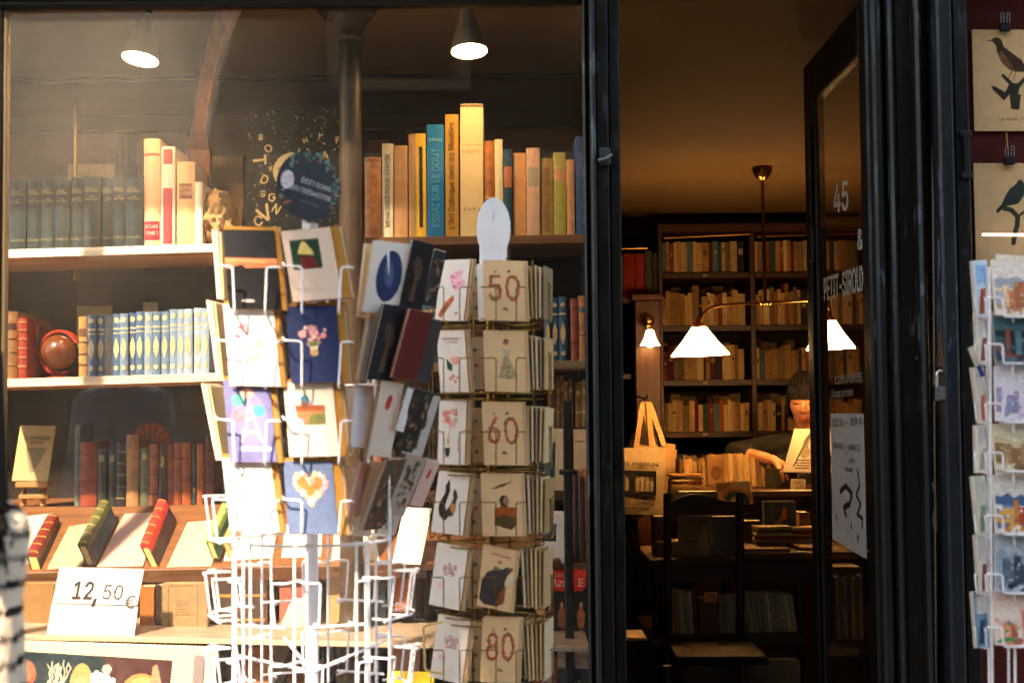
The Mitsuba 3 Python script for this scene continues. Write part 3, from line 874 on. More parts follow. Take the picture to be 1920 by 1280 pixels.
for i in range(15):
    g = '#b4a480' if i != 2 else '#7a7668'
    wht = '#d8d2c4'
    y = 591 - i * 1.0
    book(S2, ed[i], ed[i + 1], y, BL[i], f'{ORD[i]} from the left of the fifteen blue and gold volumes', 'fifteen blue and gold volumes', d=.13, kind=CLOTH,
         deco=[('dot', .90, g, .33), ('band', .745, .775, g), ('band', .68, .70, g), ('lozenge', .26, .62, g), ('dot', .13, g, .3)], bulge=.003)
t = num('paper_label')
say(t, 'cream paper label standing behind the blue volumes right of the globe', 'label')
a, b = P(144, 620, 4.1), P(211, 573, 4.1)
MB().box((a[0], 4.1, a[2] - .05), (b[0], 4.102, b[2]), '#a89a72', CLOTH).put(t)
t = num('paper_label')
say(t, 'small white paper label above the middle of the blue volumes', 'label')
a, b = P(268, 620, 4.1), P(296, 566, 4.1)
MB().box((a[0], 4.1, a[2] - .05), (b[0], 4.102, b[2]), '#c8bca0', CLOTH).put(t)
# ------------------------------------------------------------------ flat things given by the pixels of their corners
def sheet(name, label, cat, tl, bl, br, Y, c, thick=.002, kind=PLAIN, group=None, mat='matte', Yt=None, Yr=None, back=None, key=None):
    """A board: lower left, lower right and upper left corners by pixel and depth. Returns (key, local frame, width, height)."""
    Yt, Yr = Yt or Y, Yr or Y
    o, x, y = P(*bl, Y), P(*br, Yr), P(*tl, Yt)
    w, h = np.linalg.norm(x - o), np.linalg.norm(y - o)
    t = key or num(name)
    if not key:
        say(t, label, cat, group)
    M = frame(o, unit(x - o), unit(y - o))
    MB(M).box((0, 0, -thick), (w, h, 0), c, kind, bev=min(.0012, thick * .3)).put(f'{t}__sheet' if not key else key, mat)
    return t, M, w, h


# third row: old leather books behind the tray
G = 'old leather books in the row behind the sloping tray'
for x0, x1, y, c, lb, deco in (
        (140, 150, 796, '#6a7062', 'slim grey green book at the left end of the leather book row', []),
        (151, 182, 829, '#8a3a1a', 'thick red orange leather book near the left of the leather book row', [('raised', v, '#8a3014') for v in (.2, .4, .6, .8)]),
        (184, 200, 843, '#2c3226', 'first of two small dark green books right of the thick red one', [('band', .78, .9, '#7a7450', .2, .8)]),
        (203, 217, 843, '#30362a', 'second of two small dark green books right of the thick red one', [('band', .78, .9, '#7a7450', .2, .8)]),
        (219, 236, 826, '#241a12', 'dark brown book with gilt raised bands left of the pale tan book', [('raised', v, '#8a7040') for v in (.12, .3, .48, .66, .84)]),
        (238, 261, 816, '#a87c4c', 'pale tan plain book in the middle of the leather book row', []),
        (262, 280, 838, '#6a6a50', 'grey green book right of the pale tan book', [('band', .8, .9, '#b0a070', .3, .7)]),
        (281, 297, 832, '#9a5428', 'orange brown book right of the grey green book', [('raised', v, '#7a3a18') for v in (.2, .5, .8)]),
        (299, 312, 830, '#3a2018', 'dark brown book with gilt title left of the orange trio', [('band', .62, .8, '#a88850', .3, .7)]),
        (313, 324, 832, '#944818', 'first and narrowest of the three orange leather books', [('raised', .75, '#8a3a10')]),
        (325, 340, 831, '#8e4416', 'second of the three orange leather books', [('raised', .75, '#8a3a10'), ('raised', .4, '#8a3a10')]),
        (341, 358, 831, '#9a4c1a', 'third and widest of the three orange leather books', [('raised', .75, '#8a3a10'), ('raised', .4, '#8a3a10')]),
        (359, 369, 833, '#26342e', 'narrow dark green book right of the three orange ones', [('band', .2, .3, '#8a8450', .3, .7)]),
        (370, 382, 831, '#a0542a', 'narrow orange brown book near the right of the leather book row', []),
        (384, 401, 815, '#5a2018', 'tall dark red book at the right end of the leather book row', [('raised', .75, '#7a3020'), ('raised', .3, '#7a3020')]),
        (700, 716, 835, '#8a4a24', 'brown book behind the wire rack in the leather book row', []),
        (718, 742, 830, '#5a2a18', 'dark brown book behind the wire rack in the leather book row', [])):
    book(S3, x0, x1, y, c, lb, G, deco=deco, d=.13, Y=4.0)
t = num('display_easel')
say(t, 'small wooden easel at the left of the leather book row', 'easel')
for px in (44, 80):
    MB().tube([P(px, 948, 4.02), P(px + 6, 800, 4.06)], .008, '#a87a48', WOODZ).put(sub(t, 'leg'))
a, b = P(32, 914, 4.0), P(92, 902, 4.0)
MB().box((a[0], 3.985, a[2]), (b[0], 4.03, b[2]), '#a87a48', WOODX, bev=.003).put(f'{t}__ledge')
a, b = P(34, 936, 4.0), P(92, 926, 4.0)
MB().box((a[0], 4.0, a[2]), (b[0], 4.02, b[2]), '#a87a48', WOODX, bev=.003).put(f'{t}__crossbar')
t, M, w, h = sheet('pamphlet', 'tan printed pamphlet standing on the wooden easel', 'pamphlet', (38, 797), (22, 901), (90, 902), 3.99, '#b29a6c', .006, CLOTH, Yt=4.03)
m = MB(M)
m.text('LITTERATURE', h * .07, '#3a3024', M=move(w * .55, h * .77, .001), fit=w * .7)
m.text('ANCIENNE', h * .05, '#4a4030', M=move(w * .55, h * .69, .001), fit=w * .4)
m.flat([(w * .25, h * .6), (w * .85, h * .6), (w * .62, h * .22), (w * .5, h * .12), (w * .42, h * .22)], .0006, '#8a7a58', PRINT)
m.put(f'{t}__print')
t = num('round_fan')
say(t, 'orange round paper fan behind the leather books', 'fan')
a = P(284, 840, 4.12)
M = frame((a[0], 4.12, a[2]), (1, 0, 0), (0, 0, 1))
m = MB(M).prism(ellipse(0, 0, .062, .075, 0, 36), -.003, 0, '#c8702c', CLOTH)
m.put(f'{t}__leaf')
m = MB(M)
for k in range(9):
    q = math.radians(k * 22.5 + 5)
    m.tube([(0, 0, .001), (.06 * math.cos(q), .072 * math.sin(q), .001)], .0014, '#5a2a12')
m.tube([(.063 * math.cos(q), .076 * math.sin(q), 0) for q in np.linspace(0, 2 * math.pi, 30)[:-1]], .003, '#6a3418', closed=True)
m.put(f'{t}__ribs')

# the sloping tray
A_, B_, C_ = P(0, 1076, 3.705), P(420, 1066, 3.705), P(200, 952, 3.97)
TN = unit(np.cross(B_ - A_, C_ - A_))
TX = unit(B_ - A_)
TY = unit(np.cross(TN, TX))


def on_tray(px, py, lift=0.0):
    d = _f + _r * (px - 960) / FOC - _u * (py - 640) / FOC
    q = A_ + TN * lift
    return EYE + d * (((q - EYE) @ TN) / (d @ TN))


k = f'{DB}__sloping_tray'
o = A_ - TX * .3
MB(frame(o, TX, TY)).box((0, 0, -.012), (1.75, .312, -.0005), '#6e4829', WOODX, bev=.002).box((0, -.012, -.014), (1.75, 0, .012), '#6a4426', WOODX, bev=.003).put(k, 'satin')


def tray_sheet(name, label, cat, q, c, kind=MAP, group=None, th=.003, lift=.001):
    """Thin sheet lying on the tray with these corners (tl, tr, br, bl)."""
    t = num(name)
    say(t, label, cat, group)
    p = [on_tray(*k, lift) for k in q]
    v = np.array(p + [x + TN * th for x in p])
    MB().add(v, [[4, 5, 6, 7][::-1], [0, 1, 2, 3], [0, 4, 5, 1], [1, 5, 6, 2], [2, 6, 7, 3], [3, 7, 4, 0]], c, kind, split=True).put(t)
    return t


G = 'sheets lying on the sloping tray'
tray_sheet('engraved_print', 'white engraved sheet at the left end of the sloping tray', 'print', ((46, 969), (100, 963), (72, 1056), (22, 1060)), '#b8aea0', MAP, G)
tray_sheet('folded_map', 'cream and green map between the first two leaning books', 'map', ((130, 988), (186, 979), (152, 1064), (88, 1068)), '#a89a78', MAP, G)
tray_sheet('engraved_print', 'pale pink sheet between the green and the red leaning books', 'print', ((234, 964), (303, 961), (268, 1062), (182, 1064)), '#bc9a8a', PLAIN, G)
tray_sheet('folded_map', 'cream map right of the red leaning book', 'map', ((352, 980), (425, 974), (396, 1063), (312, 1066)), '#b4a688', MAP, G)
tray_sheet('open_booklet', 'white open booklet behind the lower wires of the left rack', 'booklet', ((440, 985), (520, 984), (512, 1046), (420, 1052)), '#e8dcc8', PLAIN, G)
tray_sheet('open_booklet', 'second white open booklet behind the pole of the left rack', 'booklet', ((535, 985), (605, 985), (602, 1044), (528, 1046)), '#e6d8c0', PLAIN, G)
tray_sheet('folded_map', 'cream folded sheet right of the pole of the left rack', 'map', ((628, 985), (700, 985), (712, 1052), (622, 1050)), '#dcc8a4', MAP, G)


def tray_book(label, tl, bl, br, head, Y, cov, spine, group='books standing spine up on the sloping tray', dy=.175):
    t = num('leaning_book')
    say(t, label, 'book', group)
    o = P(*bl, Y)
    a, h, l = P(*br, Y) - o, P(*tl, Y) - o, P(*head, Y + dy) - P(*tl, Y)
    L, H, W_ = np.linalg.norm(l), np.linalg.norm(h), np.linalg.norm(a)
    M = np.eye(4)
    M[:3, 0], M[:3, 1], M[:3, 2], M[:3, 3] = a, l, h, o
    e = .0028 / W_
    m = MB(M)
    for s, q in ((0, e), (1 - e, 1)):
        m.box((s, 0, 0), (q, 1, .97), cov, LEATHER)
    m.put(f'{t}__boards', 'satin')
    m = MB(M)
    ar = [(0, .9)] + [(.5 - .5 * math.cos(x), .96 + .07 * math.sin(x)) for x in np.linspace(0, math.pi, 9)] + [(1, .9)]
    ar = np.array(ar)
    n = len(ar)
    v = np.vstack([np.c_[ar[:, 0] * 1.02 - .01, np.zeros(n) - .004, ar[:, 1]], np.c_[ar[:, 0] * 1.02 - .01, np.ones(n), ar[:, 1]]])
    m.add(v, [[i, i + 1, n + i + 1, n + i] for i in range(n - 1)] , spine, LEATHER)
    m.add(v[:n], [[0, i, i + 1] for i in range(1, n - 1)], spine, LEATHER, split=True)
    # leather runs a little way over the boards
    m.box((-.012 - .02, -.003, .70), (0, 1.002, .95), spine, LEATHER).box((1, -.003, .70), (1.03, 1.002, .95), spine, LEATHER)
    for q in (.14, .32, .5, .68, .86):
        m.tube([(.5 - .54 * math.cos(x), q, .965 + .075 * math.sin(x)) for x in np.linspace(.1, math.pi - .1, 9)], .009, spine, LEATHER, sides=5)
    m.put(f'{t}__spine', 'satin')
    m = MB(M)
    for q in (.04, .23, .41, .59, .77, .95):
        v_ = np.array([[.5 - .53 * math.cos(x), q + e_, .962 + .074 * math.sin(x)] for e_ in (0, .018) for x in np.linspace(.15, math.pi - .15, 8)])
        m.add(v_, [[i, i + 1, 9 + i, 8 + i] for i in range(7)], '#b8924c', LEATHER)
    m.put(f'{t}__gilt_lines', 'satin')
    MB(M).box((e, .012, .03), (1 - e, .985, .95), '#d0a868', PAGES).put(f'{t}__page_block')
    return t


tray_book('dark green leaning book with dark red spine, leftmost on the sloping tray', (49, 1037), (61, 1077), (81, 1078), (89, 963), 3.72, '#1c2622', '#6a2018')
tray_book('mottled grey green leaning book with gilt spine, second on the sloping tray', (145, 1018), (162, 1058), (178, 1060), (188, 936), 3.72, '#2a3a40', '#5a5c30')
tray_book('dark marbled leaning book with bright red spine, third on the sloping tray', (262, 1020), (284, 1066), (300, 1067), (296, 935), 3.72, '#3a1c1a', '#c2301e')
tray_book('light green leaning book partly behind the left rack', (385, 1011), (398, 1046), (411, 1048), (416, 942), 3.72, '#2a5a3c', '#86a860')
tray_book('tan leaning book behind the lower left wires of the left rack', (416, 1012), (430, 1050), (442, 1052), (446, 948), 3.74, '#9a6a40', '#c89868')

# price card
t = num('price_card')
say(t, 'white folded price card reading 12,50 in black on the window ledge', 'price card')
_, M, w, h = sheet('', '', '', (112, 1062), (98, 1130), (258, 1134), 3.52, '#c2bab8', .003, PLAIN, key=f'{t}__upper_panel', Yt=3.545)
m = MB(M)
m.text('12', h * .47, '#26282c', M=move(w * .335, h * .37, .0008), bold=True, fit=w * .235)
m.text(',', h * .5, '#26282c', M=move(w * .49, h * .04, .0008), bold=True)
m.text('50', h * .40, '#34363a', M=move(w * .69, h * .34, .0008), fit=w * .225)
m.text('€', h * .34, '#34363a', M=move(w * .905, h * .09, .0008), fit=w * .115)
m.put(f'{t}__lettering')
sheet('', '', '', (97, 1131), (87, 1192), (251, 1197), 3.49, '#c2bab8', .003, PLAIN, key=f'{t}__lower_panel', Yt=3.522)

# things standing on the lower shelf behind the price card
G = 'books standing on the lower window shelf'


def block(name, label, cat, px0, px1, py0, py1, Y, d, c, kind=CLOTH, group=None, mat='satin', pages=None, lean=0.0):
    """A closed book or box seen from its cover side; returns (key, frame of the front, width, height)."""
    a, b = P(px0, py1, Y), P(px1, py0, Y)
    t = num(name)
    say(t, label, cat, group)
    w, h = b[0] - a[0], b[2] - a[2]
    M = frame((a[0], Y, a[2]), (1, 0, 0), (0, math.sin(lean), math.cos(lean)))
    e = min(.0025, d * .2)
    m = MB(M).box((0, 0, -e), (w, h, 0), c, kind, bev=.0008).box((0, 0, -d), (w, h, -d + e), c, kind, bev=.0008).box((0, 0, -d + e), (e, h, -e), c, kind)
    m.put(f'{t}__cover', mat)
    MB(M).box((e, .003, -d + e), (w - .003, h - .003, -e), pages or '#d8c8a0', PAGES).put(f'{t}__page_block')
    return t, M, w, h


block('book', 'tan cloth book behind the left side of the price card', 'book', 38, 101, 1092, 1189, 3.66, .03, '#86663e', CLOTH, G)
block('book', 'brown orange book standing right of the price card', 'book', 262, 289, 1098, 1197, 3.66, .05, '#a05c28', CLOTH, G)
block('book', 'narrow dark brown book between the orange and the stamped tan book', 'book', 290, 302, 1096, 1197, 3.67, .05, '#2a1a12', CLOTH, G)
t, M, w, h = block('book', 'beige book with a faint round stamp right of the price card', 'book', 304, 389, 1092, 1196, 3.65, .03, '#8f7654', CLOTH, G)
m = MB(M).flat(stroke([(w * .14, h * .06), (w * .14, h * .95), (w * .78, h * .95), (w * .78, h * .06), (w * .14, h * .06)], .002), .0005, '#6a5230', CLOTH)
m.flat(ellipse(w * .46, h * .55, w * .26, h * .3).difference(ellipse(w * .46, h * .55, w * .24, h * .28)), .0006, '#8a6e48')
for i in range(6):
    m.flat(rect(w * .3, h * (.42 + i * .05), w * .62, h * (.432 + i * .05)), .0009, '#6e5836')
m.put(f'{t}__stamp')
t, M, w, h = block('book', 'dark grey book with orange bands behind the left rack', 'book', 396, 498, 1086, 1200, 3.70, .05, '#3a2c26', CLOTH, G)
m = MB(M)
for v in (.72, .32):
    m.flat(rect(.0, h * v, w, h * (v + .04)), .0006, '#c87828')
m.text('CONTES', h * .07, '#a8603c', M=move(w * .5, h * .52, .0006))
m.put(f'{t}__bands')
block('book', 'dull pink book behind the pole of the left rack', 'book', 524, 577, 1083, 1200, 3.72, .05, '#8a5446', CLOTH, G)
block('book', 'tan grey book right of the pole of the left rack', 'book', 612, 672, 1082, 1202, 3.74, .05, '#a08458', WOODZ, G)
block('book', 'dark blue book behind the right wires of the left rack', 'book', 690, 722, 1090, 1204, 3.74, .05, '#1f2a34', CLOTH, G)
block('box', 'orange brown box at the wooden upright near the right wires', 'box', 740, 768, 1076, 1146, 3.76, .08, '#b0602c', CLOTH)
t, M, w, h = sheet('leaning_picture', 'grey framed picture leaning diagonally behind the left rack', 'picture', (548, 1120), (470, 1290), (520, 1290), 3.62, '#6a6a66', .012, CLOTH, mat='satin', Yt=3.72)
MB(M).box((w * .12, h * .05, 0), (w * .8, h * .95, .0015), '#a8a294', PLAIN).put(f'{t}__mount')
t, M, w, h = sheet('pink_card', 'pale pink card propped below the right wires of the left rack', 'card', (729, 1211), (726, 1256), (786, 1258), 3.55, '#d0a090', .003)
t, M, w, h = sheet('yellow_card', 'bright yellow card between the two racks at the bottom edge', 'card', (727, 1257), (722, 1330), (812, 1332), 3.50, '#e8c832', .004)
t, M, w, h = sheet('white_card', 'large white card leaning by the wooden upright between the two racks', 'card', (757, 950), (735, 1056), (789, 1058), 3.66, '#e8dfcc', .003, Yt=3.72)
t, M, w, h = sheet('brown_board', 'brown board leaning low behind the right wires of the left rack', 'board', (452, 1212), (452, 1330), (510, 1330), 3.56, '#b07042', .012, WOODX)
t, M, w, h = sheet('brown_board', 'dark board standing low behind the foot of the left rack', 'board', (540, 1236), (536, 1330), (600, 1330), 3.6, '#7a5a48', .012, WOODX)

# big picture below the ledge
t, M, w, h = sheet('still_life_picture', 'cream mounted picture of shells and flowers below the price card', 'picture', (22, 1200), (4, 1420), (392, 1432), 3.452, '#ddd0a8', .006, PLAIN, Yt=3.452)
px = w / 388.
m = MB(M)


def q(x, y):  # picture coordinates in photo pixels from the upper left corner of the sheet
    return (x - 14) * px + .002, h - (y - 1200) * px - .002


m.flat([q(24, 1217), q(318, 1226), q(312, 1400), q(8, 1400)], .0006, '#22323a', LEATHER)
m.flat([q(190, 1224), q(318, 1227), q(316, 1290), q(210, 1270)], .0009, '#4a2a2c', LEATHER)
m.put(f'{t}__ground')
m = MB(M)
cx, cy = q(46, 1258)
m.flat(ellipse(cx, cy, .023, .032, 8), .0014, '#8a4c38')
for k in range(11):
    a = math.radians(30 + k * 12)
    m.flat(stroke([(cx, cy - .024), (cx + .024 * math.cos(a), cy - .02 + .05 * math.sin(a))], .0012), .0018, '#c08a68')
m.put(f'{t}__brown_scallop')
m = MB(M)
rs = random.Random(3)
for k in range(16):
    x0, y0 = 98 + rs.uniform(-6, 14), 1300
    pts = [q(x0, y0)]
    for s in range(6):
        x0 += rs.uniform(-7, 6.5)
        y0 -= rs.uniform(7, 13)
        pts.append(q(x0, y0))
    m.flat(stroke(pts, .0021), .0012 + k * 1e-5, '#d8cfae')
m.put(f'{t}__white_coral')
m = MB(M)
for i, c in enumerate(('#a8945c', '#8a9060', '#b8aa74', '#7a8058', '#c8bc88')):
    x, y = q(149, 1275 + i * 5)
    m.flat(ellipse(x, y, .027 - i * .005, .05 - i * .009, 0), .0014 + i * .0004, c)
m.put(f'{t}__green_shell')
m = MB(M)
for x, y, s, c in ((178, 1262, .017, '#e0cfc0'), (196, 1246, .012, '#d8b8a8'), (202, 1275, .02, '#e8dcc8'), (183, 1285, .016, '#dcc0b4'), (170, 1278, .012, '#c8a898'), (193, 1262, .013, '#e6d8cc'), (200, 1284, .008, '#d8b85c')):
    x, y = q(x, y)
    for k in range(6):
        a = k * math.pi / 3 + s * 99
        m.flat(ellipse(x + .5 * s * math.cos(a), y + .5 * s * math.sin(a), .55 * s, .42 * s, math.degrees(a)), .0016 + k * .00008 + (s * 1e-2), c)
m.put(f'{t}__white_flowers')
m = MB(M)
x, y = q(262, 1300)
m.flat(ellipse(x, y, .052, .062, 0, 32), .0016, '#c8844c')
m.flat(ellipse(x + .006, y + .012, .04, .042, 0, 32), .002, '#dca066')
x, y = q(290, 1262)
m.flat([(x - .016, y - .03), (x - .01, y + .03), (x - .001, y + .036), (x + .014, y - .01), (x + .02, y - .03)], .0022, '#c88a6a')
m.put(f'{t}__orange_vase')
a, b = q(358, 1214), q(378, 1420)
MB(M).box((a[0], b[1], .0), (b[0], a[1], .004), '#85797c', bev=.001).put(f'{t}__grey_strip')

# ------------------------------------------------------------------ right lower shelves
G = 'blue volumes on the second right shelf'
for i, (x0, x1) in enumerate(((776, 793), (793, 804), (804, 818), (1020, 1032), (1033, 1047), (1048, 1062))):
    book(R2, x0, x1, 556 if x0 > 900 else 548, '#1f4660', f'{ORD[i]} from the left of the blue and gold volumes on the second right shelf', G, d=.13, kind=CLOTH,
         deco=[('dot', .88, '#b89c68', .3), ('band', .72, .75, '#b89c68'), ('lozenge', .25, .6, '#b89c68'), ('dot', .12, '#b89c68', .3)])
G = 'brown leather books right of the right rack'
book(R2, 1070, 1084, 560, '#8a3a20', 'red brown leather book right of the blue volumes on the second right shelf', G, deco=[('raised', v, '#6a2814') for v in (.3, .6, .85)])
book(R2, 1085, 1104, 553, '#a0622c', 'orange brown leather book at the end of the second right shelf', G, deco=[('band', .74, .82, '#2a3a34'), ('raised', .4, '#7a4418')])
book(R2, 820, 905, 610, '#4a2a1c', 'dark brown album behind the right rack on the second right shelf', d=.05, bulge=.001)
G = 'thin gilt books on the third right shelf'
for i, (x0, x1, y) in enumerate(((1028, 1036, 706), (1036, 1043, 698), (1043, 1050, 712), (1050, 1057, 704), (1057, 1065, 716), (1066, 1074, 708), (1078, 1090, 716), (1090, 1103, 712))):
    book(R3, x0, x1, y, ['#9a6a24', '#7a5220', '#8a5c20', '#a0742c'][i % 4], f'{ORD[i]} from the left of the thin golden brown books on the third right shelf', G, d=.12, deco=[('band', .3, .34, '#c89a48'), ('band', .7, .8, '#c89a48', .2, .8)], Y=3.9)
t = num('display_post')
say(t, 'thin dark iron post standing in the right end of the window display', 'post')
a, b = P(1069, 1300, 3.6), P(1071, 690, 3.6)
m = MB().box((a[0] - .011, 3.59, .6), (a[0] + .011, 3.61, b[2] - .08), '#181412', bev=.003)
m.put(f'{t}__shaft', 'paint')
MB().box((a[0] - .022, 3.583, P(1069, 890, 3.59)[2]), (a[0] + .022, 3.615, P(1069, 880, 3.59)[2]), '#181412', bev=.003).put(f'{t}__collar', 'paint')
# pictures and cards
t, M, w, h = sheet('framed_picture', 'cream mounted dark teal picture right of the sixty card', 'picture', (1008, 802), (1006, 919), (1061, 920), 3.83, '#c9ad82', .01)
MB(M).flat(rect(w * .05, h * .13, w * .62, h * .78), .0006, '#26383a', CLOTH).flat(ellipse(w * .36, h * .45, w * .15, h * .2), .001, '#4a5c50').put(f'{t}__image')
t, M, w, h = block('book', 'cream book with a thin rule right of the iron post', 'book', 1077, 1100, 805, 921, 3.83, .03, '#c9a077', PLAIN)
MB(M).flat(rect(w * .1, h * .8, w * .8, h * .82), .0005, '#7a5a3a').put(f'{t}__rule')
t, M, w, h = sheet('white_card', 'white card with a blue grey photograph right of the squirrel row', 'card', (1017, 957), (1014, 1055), (1061, 1056), 3.70, '#ddd6c8', .004)
m = MB(M).flat(rect(w * .02, h * .42, w * .58, h * .76), .0006, '#59606a', CLOTH).flat(rect(w * .02, h * .42, w * .58, h * .54), .0008, '#2c2a2a', CLOTH)
m.text('Paris', h * .06, '#8a94a8', M=move(w * .4, h * .9, .0006), fit=w * .5)
m.put(f'{t}__image')
G = 'folders standing right of the white card'
for i, (x0, x1, y, c, pg) in enumerate(((1063, 1072, 900, '#8a4416', '#c88a4c'), (1073, 1083, 880, '#4a2010', '#d89c58'), (1084, 1094, 895, '#3a2a1c', '#a88a5c'), (1095, 1105, 880, '#9a4a18', '#c87c3c'))):
    book(R5, x0, x1, y, c, f'{ORD[i]} from the left of the brown folders right of the white photograph card', G, d=.1, pages=pg)
for i, (x0, x1, part) in enumerate(((1024, 1066, 'Azn'), (1066, 1106, 'E'))):
    t, M, w, h = sheet('red_black_book', 'black book cover with red shield reading Azn left of the iron post' if i == 0 else 'black book cover with red shield reading E right of the iron post', 'book', (x0, 1066), (x0, 1212), (x1 - 1, 1213), 3.715, '#14100e', .012, PLAIN, mat='satin')
    s = w
    m = MB(M)
    if i == 0:
        m.flat([(s * .2, h), (s, h), (s, h * .72), (s * .38, h * .72), (s * .2, h * .79)], .0006, '#d02a1c')
        m.text('Azn', h * .1, '#efc8b0', M=move(s * .62, h * .83, .001), fit=s * .72)
        m.text('LES', h * .04, '#efa890', M=move(s * .62, h * .93, .001), fit=s * .4)
    else:
        m.flat([(0, h), (s * .86, h), (s * .86, h * .79), (s * .66, h * .72), (0, h * .72)], .0006, '#d02a1c')
        m.text('E', h * .1, '#efc8b0', M=move(s * .6, h * .83, .001))
    m.put(f'{t}__shield')
    m = MB(M)
    for u, hh, c in (((.2, .5, '#6a2418'), (.72, .54, '#b86a34')) if i == 0 else ((.6, .54, '#b0622c'),)):
        x = u * s
        m.flat(ellipse(x, h * hh, s * .07, h * .045), .0008, '#c88a58')
        m.flat([(x - s * .16, h * .26), (x - s * .2, h * .42), (x - s * .1, h * .5), (x + s * .1, h * .5), (x + s * .2, h * .42), (x + s * .14, h * .26)], .0007, c, LEATHER)
        m.flat([(x - s * .1, h * .26), (x - s * .1, h * .08), (x - s * .02, h * .08), (x, h * .26), (x + s * .02, h * .08), (x + s * .1, h * .08), (x + s * .1, h * .26)], .0007, '#7a4424', LEATHER)
    m.put(f'{t}__figure')
t, M, w, h = sheet('portrait_book', 'book with white title band above a grey portrait at the bottom right of the window', 'book', (1045, 1212), (1043, 1330), (1109, 1332), 3.60, '#3a3a3c', .015, CLOTH, mat='satin')
MB(M).flat(rect(.001, h * .67, w * .97, h * .995), .0006, '#d2c0b6').text('Premiers Contes', h * .07, '#a8788a', M=move(w * .5, h * .86, .0012), fit=w * .8).text('fantastiques', h * .06, '#a8788a', M=move(w * .42, h * .77, .0012), fit=w * .5).put(f'{t}__title_band')
m = MB(M).flat(ellipse(w * .5, h * .42, w * .17, h * .2), .0007, '#8d8178', CLOTH)
m.flat(ellipse(w * .5, h * .56, w * .2, h * .1), .001, '#17161a')
m.flat([(w * .1, 0), (w * .25, h * .22), (w * .5, h * .14), (w * .75, h * .22), (w * .9, 0)], .0009, '#1a1a1e')
for u in (.43, .57):
    m.flat(ellipse(w * u, h * .45, w * .035, h * .014), .0012, '#2a2424')
m.flat(ellipse(w * .5, h * .33, w * .06, h * .012), .0012, '#4a3832')
m.flat(ellipse(w * .5, h * .365, w * .08, h * .014), .0012, '#2c2624')
m.put(f'{t}__portrait')
t, M, w, h = sheet('red_booklet', 'salmon red booklet with a white tag left of the portrait book', 'booklet', (1000, 1228), (996, 1330), (1042, 1331), 3.62, '#c05a44', .006)
MB(M).flat(rect(w * .38, h * .42, w * .82, h * .62), .0006, '#e0d0c0').text('LES CARTES', h * .04, '#6a2a20', M=move(w * .55, h * .85, .0007), fit=w * .6).put(f'{t}__tag')
t, M, w, h = sheet('cream_card', 'tall narrow cream card between the right rack and the black covers', 'card', (1004, 1066), (1006, 1205), (1023, 1204), 3.66, '#c89a6a', .004)
# ------------------------------------------------------------------ cards
WHITE, KRAFT = '#e6e0dc', '#a8762c'


def quad_sheet(key, o, x, y, c, thick=.0012, kind=PLAIN, mat='matte'):
    w, h = np.linalg.norm(x), np.linalg.norm(y)
    M = frame(o, np.asarray(x) / w, np.asarray(y) / h)
    MB(M).box((0, 0, -thick), (w, h, 0), c, kind).put(key, mat)
    return M, w, h


def card(label, tl, bl, br, Y, c, pic=None, group=None, env=KRAFT, n=3, dYt=.022, dYr=0.0, spread=(.010, .009), th=.0014, name='greeting_card', cat='greeting card', kind=PLAIN, mat='matte', over=(1, 1)):
    """A card in a pocket with its envelope and the further cards behind it."""
    t = num(name)
    say(t, label, cat, group)
    o = P(*bl, Y)
    x, y = P(*br, Y + dYr) - o, P(*tl, Y + dYt) - o
    M, w, h = quad_sheet(f'{t}__front', o, x, y, c, th, kind, mat)
    zn = M[:3, 2]
    ux, uy = unit(x), unit(y)
    if env:
        for i in range(n):
            k = (i + 1) / n
            quad_sheet(sub(t, 'envelope' if i % 2 == 0 else 'further_card'), o - zn * (.0035 + .0042 * i) + ux * .002, x + ux * spread[0] * (.55 + .45 * k) * over[0], y + uy * spread[1] * (.75 + .25 * k) * over[1],
                       env if i % 2 == 0 else '#cfc4b4', .0018)
    if pic:
        pic(MB(M), w, h, t)
    return t


def put(m, t, name='picture'):
    m.put(sub(t, name))


def blossom(m, x, y, s, cols, z=.0004, n=5, rnd=random.Random(5)):
    for k in range(n):
        a = k * 2 * math.pi / n + rnd.random()
        m.flat(ellipse(x + .5 * s * math.cos(a), y + .5 * s * math.sin(a), .5 * s, .38 * s, math.degrees(a), 8), z + k * 4e-5, cols[k % len(cols)])
    m.flat(ellipse(x, y, .25 * s, .25 * s, 0, 8), z + 3e-4, cols[-1])


def pic_sunset(m, w, h, t):
    m.flat(rect(0, 0, w, h), .0003, '#16151a')
    m.flat(rect(0, h * .62, w, h), .0005, '#232227', LEATHER)
    m.flat([(0, h * .5), (w, h * .53), (w, h * .64), (0, h * .64)], .0007, '#c86a48', CLOTH)
    m.flat([(0, h * .58), (w, h * .59), (w, h * .63), (w * .5, h * .62), (0, h * .635)], .0008, '#e08a5c')
    m.flat(ellipse(w * .7, h * .585, w * .07, h * .012), .0009, '#f0a83c')
    m.flat([(0, h * .47), (w * .18, h * .53), (w * .3, h * .56), (w * .42, h * .5), (w * .6, h * .49), (w * .75, h * .52), (w, h * .5), (w, 0), (0, 0)], .0010, '#111014')
    m.flat(ellipse(w * .38, h * .1, w * .13, h * .02), .0012, '#b0a8a8')
    put(m, t)


def pic_icecream(m, w, h, t):
    m.flat(rect(w * .13, h * .44, w * .72, h * .86), .0004, '#27402c', LEATHER)
    m.flat([(w * .3, h * .45), (w * .62, h * .45), (w * .56, h * .6), (w * .3, h * .62)], .0006, '#7a2418', LEATHER)
    m.flat([(w * .26, h * .66), (w * .58, h * .63), (w * .56, h * .7), (w * .42, h * .84), (w * .36, h * .82), (w * .27, h * .7)], .0008, '#dcc06a')
    put(m, t)


